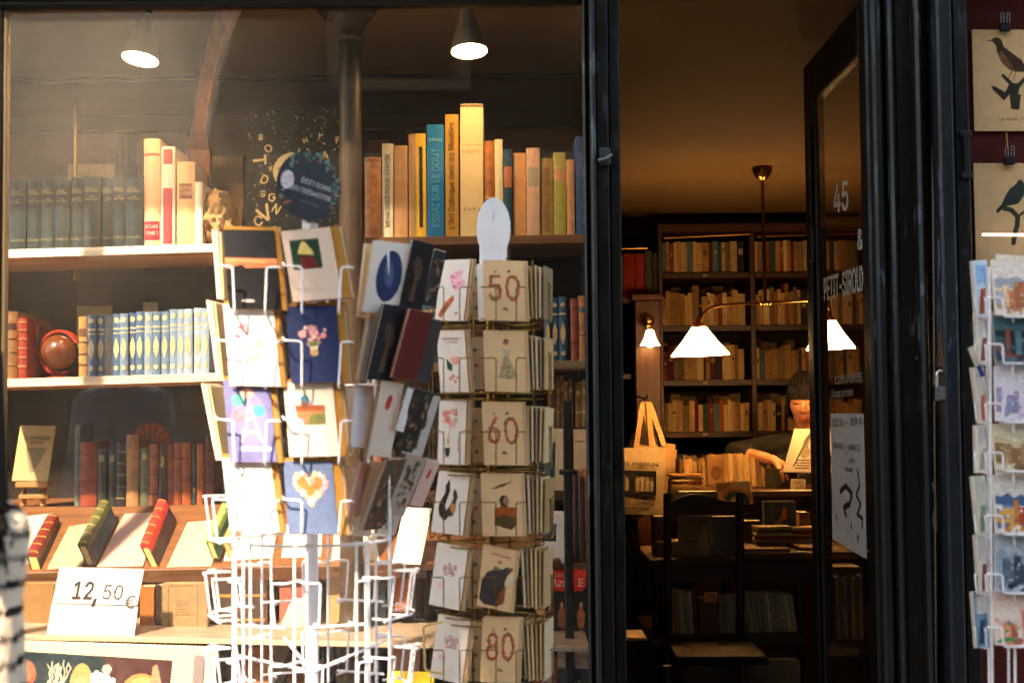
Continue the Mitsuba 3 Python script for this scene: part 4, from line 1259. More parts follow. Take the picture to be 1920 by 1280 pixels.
def pic_flowers(m, w, h, t):
    for x, y, s, c in ((.35, .72, .11, ('#d87a86', '#e8b0b4', '#c86070')), (.28, .6, .12, ('#e0909a', '#ecc4c4', '#cc6a78')), (.45, .66, .09, ('#ecd0cc', '#dca8a8')), (.6, .62, .08, ('#e8d4c8', '#d8b0a8')), (.48, .52, .1, ('#e6c8c4', '#d89aa0'))):
        blossom(m, w * x, h * y, w * s, c)
    for x, y, a in ((.6, .5, 30), (.68, .53, 60), (.5, .34, -20), (.62, .36, 40), (.4, .3, 60)):
        m.flat(ellipse(w * x, h * y, w * .075, w * .025, a, 12), .0005, '#7a8458')
    m.flat(stroke([(w * .42, h * .22), (w * .5, h * .4), (w * .48, h * .56)], .0012), .0004, '#8a9468')
    put(m, t)


def pic_balloon(m, w, h, t):
    rs = random.Random(8)
    for i in range(46):
        a, r = rs.uniform(0, 6.28), rs.random() ** .5
        x, y = .5 + .27 * r * math.cos(a), .62 + .115 * r * math.sin(a) + (.02 if abs(math.cos(a)) > .5 else -.01)
        blossom(m, w * x, h * y, w * rs.uniform(.03, .055), rs.choice((('#d85a68', '#eab0a8'), ('#ecc8b8', '#d88a90'), ('#c84450', '#e89a98'), ('#f0dcc8', '#dca8a0'))), z=.0004 + i * 1e-5, rnd=rs)
    m.flat([(w * .36, h * .535), (w * .64, h * .535), (w * .56, h * .47), (w * .44, h * .47)], .0010, '#5a7040')
    m.flat([(w * .4, h * .5), (w * .6, h * .5), (w * .57, h * .42), (w * .43, h * .42)], .0009, '#c8b89c')
    m.flat(ellipse(w * .5, h * .385, w * .085, h * .045), .0011, '#b89468')
    put(m, t)


def eiffel(m, w, h, c, x0=.52, z=.0006, pale=False):
    L = lambda u, v: (w * u, h * v)  # noqa: E731
    legs = [[L(x0 - .25, .24), L(x0 - .19, .25), L(x0 - .07, .46), L(x0 - .025, .72), L(x0 - .035, .72), L(x0 - .12, .46)], [L(x0 + .25, .22), L(x0 + .19, .23), L(x0 + .07, .46), L(x0 + .025, .72), L(x0 + .035, .72), L(x0 + .12, .46)]]
    for g in legs:
        m.flat(g, z, c)
    for v, u in ((.36, .2), (.5, .1)):
        m.flat(rect(w * (x0 - u), h * v, w * (x0 + u), h * (v + .025)), z + .0001, c)
    m.flat(stroke([L(x0, .6), L(x0, .84)], w * .02), z, c)
    m.flat(LineString([L(x0 - .16, .3), L(x0 - .08, .36), L(x0, .375), L(x0 + .08, .36), L(x0 + .16, .28)]).buffer(w * .012), z + .0002, c)


def pic_eiffel_night(m, w, h, t):
    m.flat(rect(0, 0, w, h), .0003, '#6a6a9a', CLOTH)
    m.flat(ellipse(w * .5, h * .5, w * .4, h * .34), .0004, '#7c78a8', CLOTH)
    for x, y, c in ((.28, .75, '#5ab09a'), (.26, .56, '#c8788a'), (.72, .62, '#4a90c8'), (.5, .84, '#c89a88')):
        m.flat(ellipse(w * x, h * y, w * .14, w * .13), .0005, c)
    eiffel(m, w, h, '#d8b09c')
    for x in (.3, .42, .5, .6, .72, .85):
        m.flat(ellipse(w * x, h * .16, w * .08, h * .025), .0007, '#d0c4e0')
    put(m, t)


def pic_painting(m, w, h, t):
    m.flat(rect(w * .22, h * .42, w * .8, h * .66), .0004, '#b07850', CLOTH)
    m.flat([(w * .42, h * .42), (w * .8, h * .42), (w * .8, h * .58), (w * .5, h * .55)], .0006, '#7c7c48', LEATHER)
    m.flat(rect(w * .2, h * .6, w * .8, h * .68), .0006, '#9a5434', LEATHER)
    m.flat(rect(w * .32, h * .66, w * .48, h * .74), .0007, '#7a5040', LEATHER)
    m.flat(ellipse(w * .4, h * .765, w * .085, h * .04), .0009, '#3a7a94')
    m.flat(rect(w * .385, h * .79, w * .415, h * .84), .0009, '#3a5a64')
    m.flat(rect(w * .22, h * .42, w * .36, h * .5), .0008, '#7080a0', CLOTH)
    put(m, t)


def pic_eiffel_pale(m, w, h, t):
    eiffel(m, w, h, '#cdb2a0', .5)
    for x, y in ((.35, .3), (.62, .28), (.48, .5)):
        blossom(m, w * x, h * y, w * .05, ('#dcb8a0', '#c8b088'))
    put(m, t)


def pic_heart(m, w, h, t):
    m.flat(rect(0, 0, w, h), .0003, '#5a6a90', CLOTH)
    a = np.linspace(0, 2 * math.pi, 50)
    hx, hy = 16 * np.sin(a) ** 3 / 34, (13 * np.cos(a) - 5 * np.cos(2 * a) - 2 * np.cos(3 * a) - np.cos(4 * a)) / 34
    m.flat([(w * (.52 + .56 * x), h * (.66 + .42 * y)) for x, y in zip(hx, hy)], .0005, '#9a6c38', CLOTH)
    rs = random.Random(2)
    for i in range(0, 50, 2):
        s = rs.uniform(.06, .1)
        blossom(m, w * (.52 + .66 * hx[i]), h * (.66 + .47 * hy[i]), w * s, rs.choice((('#b87a78', '#cc9890'), ('#98a0a8', '#b8bcc0'), ('#b0a078', '#c4b89a'), ('#a8848c', '#bca4a8'))), z=.0008 + i * 6e-6, rnd=rs)
    put(m, t)


# ------------------------------------------------------------------ left rack
t = LR = num('card_rack')
say(t, 'white wire greeting card spinner in the sun before the window', 'card rack')
AX = P(585, 900, 2.85)[:2]
zz = lambda py, Y=2.85: P(585, py, Y)[2]  # noqa: E731
MB().tube([(AX[0], AX[1], .05), (AX[0], AX[1], zz(420))], .0125, '#e6e4e8', sides=16).put(f'{t}__pole', 'satin')
m = MB().lathe([(0, .06), (.03, .055), (.16, .03), (.24, .012), (.24, 0), (0, 0)], '#d8d6da', seg=32, M=move(AX[0], AX[1], 0.002))
m.put(f'{t}__base', 'satin')
WR = '#eceaee'


def ring(r, a, z):
    return np.array([AX[0] + r * math.cos(a), AX[1] + r * math.sin(a), z])


for k in range(8):
    a = math.radians(-90 + 45 * k)
    for s in (-.075, .075):
        MB().tube([ring(.155, a + s, zz(1500)), ring(.155, a + s, zz(1005 if k in (0, 1, 7) else 470))], .0027, WR, sides=8).put(sub(t, 'upright_wire'), 'satin')
for py in (1010, 1330):
    MB().tube([ring(.155, q, zz(py)) for q in np.linspace(0, 2 * math.pi, 33)[:-1]], .003, WR, sides=8, closed=True).put(sub(t, 'hoop'), 'satin')
for py in (1215, 1320):
    for k in range(4):
        a = math.radians(-60 + 90 * k)
        MB().tube([ring(.012, a, zz(py + 40)), ring(.155, a, zz(py))], .003, WR, sides=8).put(sub(t, 'spoke'), 'satin')
rj = random.Random(12)
for r in range(6):
    zb, zl = zz(498 + 143 * r), zz(498 + 143 * r + 78)
    for k in range(8):
        if r < 4 and not (k == 6 and r == 3) and not (k == 3 and r % 2):
            continue
        a = math.radians(-90 + 22.5 + 45 * k) + rj.uniform(-.02, .02)
        half = .062
        ta = np.array([-math.sin(a), math.cos(a), 0])
        f, i_ = ring(.205, a, 0), ring(.150, a, 0)
        m = MB()
        for s in (-1, 1):
            e, g = f + ta * s * half, i_ + ta * s * half
            n = f + ta * s * (half - .028)
            up = lambda p, z: np.array([p[0], p[1], z])  # noqa: E731
            m.tube(wire(up(g, zb), up(e, zb), up(n, zb), up(n + (i_ - f) * .2, zl), up(n + (i_ - f) * .9, zl), r=.007), .0022, WR, sides=7)
        m.tube([up(f - ta * half * .9 + (i_ - f) * .2, zl), up(f + ta * half * .9 + (i_ - f) * .2, zl)], .0026, WR, sides=7)
        m.put(sub(t, 'pocket'), 'satin')
# front pockets of the two filled columns
for r, (yb, yl) in enumerate(((500, 585), (640, 725), (788, 868), (938, 1000))):
    for xs in ((404, 436, 440, 500, 497, 527), (530, 566, 566, 640, 635, 662)):
        m = MB()
        Yf = 2.652
        m.tube(wire(P(xs[0], yb - 8, Yf + .06), P(xs[0] + 3, yb - 2, Yf), P(xs[1], yb, Yf), P(xs[2], yl, Yf), P(xs[2] + 2, yl + 4, Yf + .06), r=.006), .0022, WR, sides=7).put(sub(t, 'pocket'), 'satin')
        m = MB()
        m.tube(wire(P(xs[5], yb + 2, Yf + .06), P(xs[5] - 4, yb + 1, Yf), P(xs[3], yb + 1, Yf), P(xs[4], yl, Yf), P(xs[4] + 2, yl + 4, Yf + .06), r=.006), .0022, WR, sides=7)
        m.put(sub(t, 'pocket'), 'satin')

GA, YA = 'cards in the left column of the white rack', 2.685
card('card with an orange sunset over dark hills, top left of the white rack', (417, 430), (430, 578), (528, 580), YA, '#18171c', pic_sunset, GA)
card('white card with pale pink flowers in the left column of the white rack', (418, 570), (431, 722), (526, 724), YA - .008, WHITE, pic_flowers, GA)
card('violet card with a glowing lattice tower in the left column of the white rack', (418, 712), (431, 866), (519, 866), YA - .016, '#74729c', pic_eiffel_night, GA)
card('white card with a faint beige lattice tower, lowest on the left of the white rack', (416, 858), (432, 994), (524, 996), YA - .024, WHITE, pic_eiffel_pale, GA)
GB = 'cards in the right column of the white rack'
card('tilted beige card with a small ice cream painting, top right of the white rack', (527, 434), (549, 566), (642, 558), YA, '#d8c0ac', pic_icecream, GB, spread=(.016, .004), over=(1.4, .6))
card('navy blue card with a flower hot air balloon on the white rack', (536, 574), (546, 718), (641, 716), YA - .008, '#232f58', pic_balloon, GB, spread=(.018, .008))
card('white card with a small blue domed building painting on the white rack', (531, 716), (543, 856), (636, 854), YA - .016, '#dccec0', pic_painting, GB, spread=(.02, .008))
card('blue card with a wreath of blossoms round a gold heart on the white rack', (531, 864), (541, 1000), (634, 1001), YA - .024, '#5a6a90', pic_heart, GB, spread=(.02, .008))

# cards of the left side column, seen edge on
G = 'stacked cards sticking out at the left side of the white rack'
for i, (tx, ty, bx, by) in enumerate(((398, 562, 415, 708), (388, 718, 414, 862), (404, 430, 416, 560))):
    for j in range(3):
        t = num('greeting_card')
        say(t, f'edge-on white card, {ORD[j]} from left, left side of white rack, {["second", "third", "top"][i]} row', 'greeting card', G)
        o = P(bx + j * 5 - 6, by, 2.74)
        quad_sheet(f'{t}', o, np.array([.012, .105, 0]), P(tx + j * 7 - 8 + (0 if i != 2 else 4), ty + j * 3, 2.75) - o, ['#e8dcc4', '#e6e0d8', '#d8bc88'][j], .003)

# right columns
G = 'cards in the right hand columns of the white rack'


def pic_oval(m, w, h, t):
    m.flat(ellipse(w * .52, h * .52, w * .33, h * .36, 0, 28), .0004, '#26345c', CLOTH)
    m.flat(ellipse(w * .5, h * .56, w * .12, h * .2, 10), .0007, '#4a5878', CLOTH)
    put(m, t)


def pic_dark(m, w, h, t):
    m.flat(ellipse(w * .45, h * .6, w * .2, h * .18, 20), .0004, '#4a3a2c', LEATHER).flat([(w * .3, h * .1), (w * .55, h * .1), (w * .5, h * .5), (w * .4, h * .52)], .0006, '#5a4430', LEATHER)
    put(m, t)


def pic_mark(m, w, h, t):
    m.flat(ellipse(w * .48, h * .72, w * .12, h * .11, -12), .0004, '#b83c2c')
    put(m, t)


def pic_mottle(m, w, h, t):
    rs = random.Random(int(w * 1e5))
    for i in range(26):
        m.flat(ellipse(w * rs.uniform(.12, .88), h * rs.uniform(.06, .94), w * rs.uniform(.05, .14), h * rs.uniform(.02, .06), rs.uniform(0, 90), 8), .0004 + i * 1e-5, rs.choice(('#6a4a38', '#8a5a48', '#4a3c30', '#a07868', '#5a5a40')), LEATHER)
    put(m, t)


card('white card with a blue oval portrait at the top of the white rack', (703, 450), (680, 584), (752, 590), 2.80, '#dcd4cc', pic_oval, G, env='#dccab0', n=3, spread=(.0, .0), over=(0, 0), dYr=.05)
card('cream card leaning behind the blue oval card', (686, 456), (672, 592), (700, 596), 2.83, '#dcc698', None, G, env='#e2d8d0', n=2, spread=(0, 0), dYr=.03)
card('black card at the top right end of the white rack', (776, 450), (750, 574), (790, 582), 2.84, '#171614', pic_dark, G, env='#5a5450', n=3, spread=(-.004, .003), dYr=.05)
card('black card with a faint brown figure beside the dark red card', (722, 572), (690, 710), (736, 714), 2.78, '#1b1d22', pic_dark, G, env='#23252a', n=3, spread=(-.004, .004), dYr=.05)
card('dark red card in the right hand column of the white rack', (771, 580), (737, 708), (780, 714), 2.80, '#5a1c14', None, G, env='#a8604c', n=3, spread=(-.004, .002), dYr=.05)
card('white card standing left of the black card with the figure', (694, 582), (672, 712), (694, 714), 2.81, '#e2dcd6', None, G, env='#dcc084', n=2, spread=(0, 0), dYr=.03)
card('blank white card in the third row of the white rack', (666, 722), (657, 836), (692, 840), 2.79, '#e6e2e0', None, G, env='#cfc4bc', n=2, spread=(.002, .004), dYr=.03)
card('pale card with a small red mark in the third row of the white rack', (716, 712), (690, 852), (732, 858), 2.79, '#d6c4b4', pic_mark, G, env='#a88454', n=3, spread=(.0, .006), dYr=.04)
card('narrow white card right of the card with the red mark', (765, 726), (742, 806), (756, 810), 2.82, '#dcd8d4', None, G, env=None, dYr=.03)
card('dark brown patterned card in the third row at the right of the white rack', (780, 730), (736, 842), (772, 848), 2.84, '#2a2622', pic_mottle, G, env='#3a342c', n=2, spread=(0, .002), dYr=.05)
card('brown flowered card hanging low at the right of the white rack', (728, 862), (682, 994), (716, 990), 2.80, '#5c4636', pic_mottle, G, env='#b8a284', n=3, spread=(.003, .0), dYr=.05)
card('greyish flowered card right of the low brown card on the white rack', (768, 852), (722, 962), (756, 968), 2.85, '#a8968a', pic_mottle, G, env='#d8ccc0', n=2, spread=(.002, .0), dYr=.05)
card('pale pink card behind the blossom heart card', (678, 866), (652, 966), (672, 970), 2.82, '#dcb0a4', None, G, env='#e2d0c4', n=2, spread=(.0, .002), dYr=.03)

for i, (tl, bl, br, Y, c, pic, lb) in enumerate((
        ((700, 866), (666, 1004), (694, 1006), 2.83, '#dccac0', None, 'pinkish white card hanging lowest beside the brown flowered card'),
        ((748, 872), (706, 1000), (740, 1002), 2.88, '#cdbfb0', pic_mottle, 'pale flowered card behind the greyish one at the right of the white rack'),
        ((792, 740), (758, 850), (792, 854), 2.90, '#b8b2ac', pic_dark, 'grey card at the far right of the third row of the white rack'),
        ((806, 596), (782, 714), (806, 718), 2.90, '#3a3434', None, 'dark grey card at the far right of the second row of the white rack'),
        ((816, 468), (794, 572), (816, 576), 2.92, '#28262a', pic_mottle, 'dark card at the far right of the top row of the white rack'),
        ((802, 862), (768, 946), (792, 950), 2.91, '#d0aca0', pic_mark, 'small rosy card at the far right of the lowest row of the white rack'),
        ((650, 726), (640, 846), (664, 850), 2.84, '#e0d8d0', None, 'white card just right of the domed building card'),
        ((646, 872), (636, 990), (660, 994), 2.84, '#dcc8bc', None, 'pale rose card just right of the blossom heart card'))):
    card(lb, tl, bl, br, Y, c, pic, G, env='#d4c4b0', n=2, spread=(.002, .003), dYr=.05)

# round header sign
t = num('header_sign')
say(t, 'round navy sign with floral border and white lettering on top of the white rack', 'sign')
c = P(580, 349, 2.80)
R = .0695
x = np.array([math.cos(.6), math.sin(.6), 0])
M = frame(c, x, (0, 0, 1)) @ rotz(math.radians(-13))
MB(M).prism(ellipse(0, 0, R, R, 0, 64), -.0035, 0, '#0b0f20').put(f'{t}__disc', 'satin')
m = MB(M)
rs = random.Random(21)
for i in range(95):
    a = math.radians(rs.uniform(-30, 150) if i < 84 else rs.uniform(195, 235))
    r = R * (1 - rs.random() ** 1.6 * .24)
    s = rs.uniform(.0016, .0042)
    cc = rs.choice(('#3c6058', '#5a7c70', '#6c8c80', '#2c4a42', '#8a948a')) if rs.random() < .78 else rs.choice(('#8a3428', '#a04c38', '#a8624c'))
    m.flat(ellipse(r * .975 * math.cos(a), r * .975 * math.sin(a), s * 1.5, s * .7, math.degrees(a) + rs.uniform(-50, 50), 8), .0004 + i * 3e-6, cc)
m.flat(ellipse(-R * .70, -R * .02, R * .2, R * .27, 0, 24), .0008, '#d8ccd0')
put(m, t, 'floral_border')
m = MB(M)
m.text('ÉDITIONS', .0092, '#d0d0d8', M=move(R * .2, R * .12, .0006), fit=R * .95)
m.text('DU DÉSASTRE', .0095, '#d0d0d8', M=move(R * .12, -R * .16, .0006), fit=R * 1.25)
m.text('Made in France', .005, '#8a8a98', M=move(R * .12, -R * .48, .0005), fit=R * .55)
put(m, t, 'lettering')
MB(M).tube([(0, -R * .6, -.006), (.012, -R * 1.25, -.006)], .004, WR).put(f'{t}__stem', 'satin')

# ------------------------------------------------------------------ right rack
t = RR = num('card_rack')
say(t, 'brass wire card spinner with birthday number cards beside the door post', 'card rack')
BX = P(921, 900, 3.20)[:2]
yz = lambda py, Y=3.2: P(921, py, Y)[2]  # noqa: E731
GOLD = '#77602f'
MB().tube([(BX[0], BX[1], .05), (BX[0], BX[1], yz(470))], .010, GOLD, sides=14).put(f'{t}__pole', 'brass')
MB().lathe([(0, .06), (.03, .055), (.14, .03), (.2, .012), (.2, 0), (0, 0)], '#4a4236', seg=32, M=move(BX[0], BX[1], 0.002)).put(f'{t}__base', 'satin')
HH = []
rowy = ((600, 487), (733, 620), (871, 752), (1003, 884), (1144, 1018), (1280, 1156))
for r, (yb, yt) in enumerate(rowy):
    z0, z1 = yz(yb + 4), yz(yb - 70)
    for nm, z, rad in (('tier_hoop', z0, .122), ('tier_hoop', z0 - .014, .118)):
        MB().tube([(BX[0] + rad * math.cos(q), BX[1] + rad * math.sin(q), z) for q in np.linspace(0, 2 * math.pi, 33)[:-1]], .0018, GOLD, sides=6, closed=True).put(sub(t, nm), 'brass')
    for k in range(4):
        a = math.radians(-90 - 6 + 90 * k)
        if k == 0:
            continue
        ta = np.array([-math.sin(a), math.cos(a), 0])
        f = np.array([BX[0] + .135 * math.cos(a), BX[1] + .135 * math.sin(a), 0])
        m = MB()
        e0, e1 = f - ta * .05, f + ta * .05
        u = np.array([0, 0, 1.0])
        m.tube(wire(e0 + u * z1, e0 + ta * .025 + u * z1, e0 + ta * .025 + u * z0, e1 - ta * .025 + u * z0, e1 - ta * .025 + u * z1, e1 + u * z1, r=.006), .0016, GOLD, sides=6)
        m.put(sub(t, 'pocket'), 'brass')
    # front and left front pockets
    for xs in ((902, 930, 968, 985), (812, 832, 862, 884)):
        Yf = 3.036 if xs[0] > 890 else 3.05
        for aa, bb in ((xs[0], xs[1]), (xs[3], xs[2])):
            MB().tube(wire(P(aa, yb - 62, Yf + .03), P(aa, yb - 62, Yf), P(bb, yb - 62, Yf), P(bb, yb + 2, Yf), P(bb, yb + 3, Yf + .05), r=.005), .0013, GOLD, sides=6).put(sub(t, 'pocket'), 'brass')
for k in range(8):
    a = math.radians(-68 + 45 * k)
    MB().tube([(BX[0] + .105 * math.cos(a), BX[1] + .105 * math.sin(a), yz(1420)), (BX[0] + .105 * math.cos(a), BX[1] + .105 * math.sin(a), yz(492))], .002, GOLD, sides=6).put(sub(t, 'upright_wire'), 'brass')
MB().tube(wire(P(830, 1165, 3.08), P(794, 1172, 3.08), P(797, 1256, 3.1), P(830, 1262, 3.1), r=.008), .0028, '#d8bc74', sides=7).put(sub(t, 'pocket'), 'satin')
t = num('oval_sign')
say(t, 'blank white oval header sign standing on top of the brass card rack', 'sign')
c = P(926, 430, 3.10)
M = frame(c, unit((1, .35, .0)), (0.02, 0, 1))
MB(M).prism(unary_union([ellipse(0, .002, .0385, .068, 0, 48), rect(-.031, -.1, .031, -.03)]), -.003, 0, '#f2f0f2').put(f'{t}__disc')
m = MB(M).text('CARTES', .0042, '#b8a8b0', M=move(0, .03, .0003) @ rotz(1.4))
put(m, t, 'lettering')
MB().tube([c + [0, .006, -.06], c + [0, .02, -.2]], .003, '#dcdae2').put(f'{t}__stem')

TC = '#d8b688'


def number(s):
    def f(m, w, h, t):
        rs = random.Random(int(s))
        base_ = meshkit.text_mesh(s, h * .42, .0003, False)
        v = np.array(base_.vertices)
        v[:, 0] *= w * .74 / (v[:, 0].max() - v[:, 0].min())
        v[:, 0] += w * .5 - (v[:, 0].max() + v[:, 0].min()) / 2
        v[:, 1] += h * .34 - v[:, 1].min()
        m.add(v + [0, 0, .0003], base_.faces, '#a85c44', INK, split=True)
        cen = v[base_.faces].mean(1)
        top = cen[cen[:, 2] > .0002] if (cen[:, 2] > .0002).any() else cen
        for i in range(120):
            x, y = top[rs.randrange(len(top))][:2]
            m.flat(ellipse(x + rs.uniform(-.0012, .0012), y + rs.uniform(-.0012, .0012), rs.uniform(.0014, .0034), rs.uniform(.0012, .0026), rs.uniform(0, 90), 8), .0008 + i * 3e-6, rs.choice(('#a8301f', '#b8452f', '#b8452f', '#58683c', '#7a8450', '#c0704c', '#8a3a34')))
        for x, y, s_ in ((.62, .83, .05), (.5, .2, .05), (.56, .18, .035), (.3, .82, .035)):
            m.flat(ellipse(w * x, h * y, w * s_, w * s_ * .6, 30, 10), .0006, '#4a4c40')
        put(m, t)
    return f


def pic_dress(m, w, h, t):
    m.flat([(w * .48, h * .6), (w * .58, h * .6), (w * .8, h * .25), (w * .62, h * .2), (w * .36, h * .24)], .0004, '#a89a70')
    rs = random.Random(4)
    for i in range(40):
        v = rs.uniform(.22, .58)
        x = .54 + rs.uniform(-1, 1) * .2 * (.62 - v) / .36
        m.flat(ellipse(w * x, h * v, w * rs.uniform(.015, .035), w * .018, rs.uniform(0, 90), 8), .0006 + i * 4e-6, rs.choice(('#a87a44', '#8a8a58', '#b88a7c', '#6a5c40', '#c0a070')))
    m.flat([(w * .44, h * .7), (w * .66, h * .7), (w * .58, h * .6), (w * .5, h * .6)], .0008, '#b0a494')
    m.flat(ellipse(w * .54, h * .82, w * .06, h * .05), .001, '#5a3020')
    m.flat(ellipse(w * .54, h * .8, w * .035, h * .032), .0013, '#b88468')
    put(m, t)


def pic_basket(m, w, h, t):
    m.flat([(w * .3, h * .18), (w * .32, h * .42), (w * .5, h * .47), (w * .82, h * .44), (w * .84, h * .18), (w * .72, h * .1), (w * .5, h * .14)], .0004, '#5a4a24', LEATHER)
    m.flat([(w * .3, h * .3), (w * .32, h * .44), (w * .5, h * .48), (w * .84, h * .46), (w * .82, h * .3), (w * .56, h * .35)], .0006, '#a8541c', LEATHER)
    m.flat(ellipse(w * .56, h * .56, w * .11, h * .1), .0008, '#4a2e1e')
    m.flat(ellipse(w * .61, h * .57, w * .07, h * .07), .0011, '#9a7a5c')
    m.flat([(w * .26, h * .76), (w * .5, h * .84), (w * .78, h * .88), (w * .56, h * .8), (w * .36, h * .76)], .0006, '#6a4a34')
    put(m, t)


def pic_badger(m, w, h, t):
    m.flat([(w * .04, h * .12), (w * .06, h * .4), (w * .2, h * .58), (w * .42, h * .64), (w * .62, h * .66), (w * .78, h * .72), (w * .95, h * .68), (w * .82, h * .6), (w * .74, h * .46), (w * .78, h * .16), (w * .6, h * .05), (w * .2, h * .04)], .0004, '#453a36', LEATHER)
    m.flat([(w * .55, h * .1), (w * .62, h * .28), (w * .8, h * .42), (w * .76, h * .1)], .0007, '#8a4a24', LEATHER)
    m.flat(ellipse(w * .92, h * .5, w * .12, h * .06, 20), .0007, '#c8c0ac')
    m.flat(ellipse(w * .9, h * .69, w * .06, h * .03, 0), .0007, '#8a5030')
    m.flat(ellipse(w * .46, h * .66, w * .1, h * .03, 5), .0008, '#6a6a40')
    m.text('Joyeux anniversaire', h * .05, '#c0605c', M=move(w * .55, h * .88, .0004) @ rotz(-.06), fit=w * .6)
    m.flat(ellipse(w * .55, h * .77, w * .05, w * .045), .0005, '#c02a34')
    put(m, t)


def pic_flamingo(m, w, h, t):
    for x, y, s in ((.55, .7, .2), (.75, .62, .16), (.7, .78, .12), (.6, .54, .14)):
        blossom(m, w * x, h * y, w * s, ('#dc9ab0', '#e8b4c0', '#d07a98'))
    m.flat([(w * .1, h * .1), (w * .3, h * .3), (w * .55, h * .42), (w * .6, h * .34), (w * .36, h * .16), (w * .2, h * .04)], .0008, '#b8683c', LEATHER)
    m.flat(ellipse(w * .72, h * .12, w * .05, h * .02, 50), .0006, '#a84a3c')
    put(m, t)


def pic_coral(m, w, h, t):
    m.text('BON ANNIVERSAIRE', h * .035, '#a89488', M=move(w * .5, h * .87, .0004), fit=w * .6)
    m.text('CHER AMI', h * .035, '#a89488', M=move(w * .5, h * .81, .0004), fit=w * .45)
    m.flat([(w * .3, h * .55), (w * .3, h * .38), (w * .46, h * .34), (w * .5, h * .44), (w * .38, h * .5)], .0006, '#1f4a3c')
    m.flat([(w * .42, h * .56), (w * .75, h * .58), (w * .72, h * .46), (w * .5, h * .46)], .0005, '#d89880')
    for x, y in ((.4, .22), (.5, .26), (.56, .18), (.66, .24)):
        blossom(m, w * x, h * y, w * .06, ('#b0604c', '#c88470'))
    put(m, t)


def pic_bouquet(m, w, h, t):
    rs = random.Random(6)
    for i in range(18):
        a, r = rs.uniform(0, 6.28), rs.random() ** .5
        blossom(m, w * (.46 + .3 * r * math.cos(a)), h * (.74 + .14 * r * math.sin(a)), w * .085, rs.choice((('#c05048', '#d88878'), ('#d88a84', '#e0b0a4'), ('#a89a80', '#c8a890'))), z=.0004 + i * 2e-5, rnd=rs)
    m.flat(stroke([(w * .35, h * .3), (w * .4, h * .5), (w * .45, h * .66)], .0015), .0004, '#8a8a60')
    m.flat([(w * .26, h * .26), (w * .46, h * .26), (w * .42, h * .12), (w * .3, h * .12)], .0006, '#22262a')
    blossom(m, w * .38, h * .36, w * .08, ('#c8806c', '#b85848'))
    m.flat(stroke([(w * .75, h * .2), (w * .72, h * .4)], .002), .0005, '#5a8a84')
    put(m, t)


def pic_squirrel(m, w, h, t):
    tail = [(.38, .88), (.28, .78), (.3, .66), (.2, .54), (.13, .42), (.2, .28), (.36, .2), (.46, .24), (.42, .34), (.34, .44), (.38, .56), (.44, .68), (.42, .8)]
    m.flat([(w * x, h * y) for x, y in tail], .0004, '#3a2620', LEATHER)
    body = [(.42, .26), (.62, .3), (.68, .42), (.66, .5), (.7, .62), (.64, .7), (.56, .74), (.54, .66), (.58, .58), (.5, .46), (.4, .38)]
    m.flat([(w * x, h * y) for x, y in body], .0007, '#4a3026', LEATHER)
    m.flat(ellipse(w * .6, h * .42, w * .08, h * .08, 10), .001, '#c08850', CLOTH)
    put(m, t)


def pic_small(m, w, h, t):
    for x, y in ((.35, .62), (.48, .66), (.58, .6), (.68, .64), (.5, .56), (.62, .54), (.4, .54)):
        blossom(m, w * x, h * y, w * .09, ('#c8a0a0', '#a88a84', '#d8b8b8'))
    m.flat(rect(w * .2, h * .3, w * .4, h * .38), .0004, '#e0b8b8')
    put(m, t)


G1, G2, G3 = 'cards in the front column of the brass rack', 'cards in the left column of the brass rack', 'cards in the middle gap of the brass rack'
fr = [((905, 489), (908, 600), (986, 602), number('50'), 'cream card with a flowery number fifty on the brass rack'),
      ((906, 620), (909, 733), (987, 735), pic_dress, 'cream card with a lady in a wide flowery dress on the brass rack'),
      ((903, 754), (908, 871), (984, 872), number('60'), 'cream card with a flowery number sixty on the brass rack'),
      ((901, 888), (905, 1004), (981, 1005), pic_basket, 'cream card with an orange basket and a feather on the brass rack'),
      ((906, 1020), (894, 1134), (957, 1148), pic_badger, 'tilted cream card with a dark furry animal on the brass rack'),
      ((905, 1157), (900, 1278), (970, 1280), number('80'), 'cream card with a flowery number eighty on the brass rack')]
for tl, bl, br, pic, lb in fr:
    card(lb, tl, bl, br, 3.06, TC, pic, G1, env='#c8a878', n=2, spread=(.006, .003), dYt=.012)
card('blank white card showing left of the fifty card on the brass rack', (894, 495), (897, 601), (955, 602), 3.078, '#e6e2e0', None, G1, env=None, dYt=.012)
lf = [((828, 488), (815, 601), (869, 601), pic_flamingo, 'white card with pink blossoms and an orange bird, top left of the brass rack'),
      ((818, 620), (826, 735), (879, 736), pic_coral, 'white card with two text lines and a green leaf on the brass rack'),
      ((824, 751), (820, 870), (871, 871), pic_bouquet, 'white card with a red bouquet over a black pot on the brass rack'),
      ((823, 882), (808, 996), (867, 1004), pic_squirrel, 'white card with a dark brown squirrel on the brass rack'),
      ((820, 1016), (804, 1132), (862, 1144), pic_small, 'white card with small grey pink blossoms, fifth row of the brass rack'),
      ((822, 1150), (806, 1268), (866, 1282), pic_small, 'white card with a faint pink print, lowest left of the brass rack')]
for tl, bl, br, pic, lb in lf:
    card(lb, tl, bl, br, 3.13, '#dcd2c8', pic, G2, env='#b89468', n=2, spread=(.007, .002), dYt=.012, dYr=-.045)
mid = [('#b8a684', 'top'), ('#c0ac90', 'second'), ('#b89e74', 'third'), ('#bca888', 'fourth'), ('#c8b48c', 'fifth'), ('#d0b890', 'lowest')]
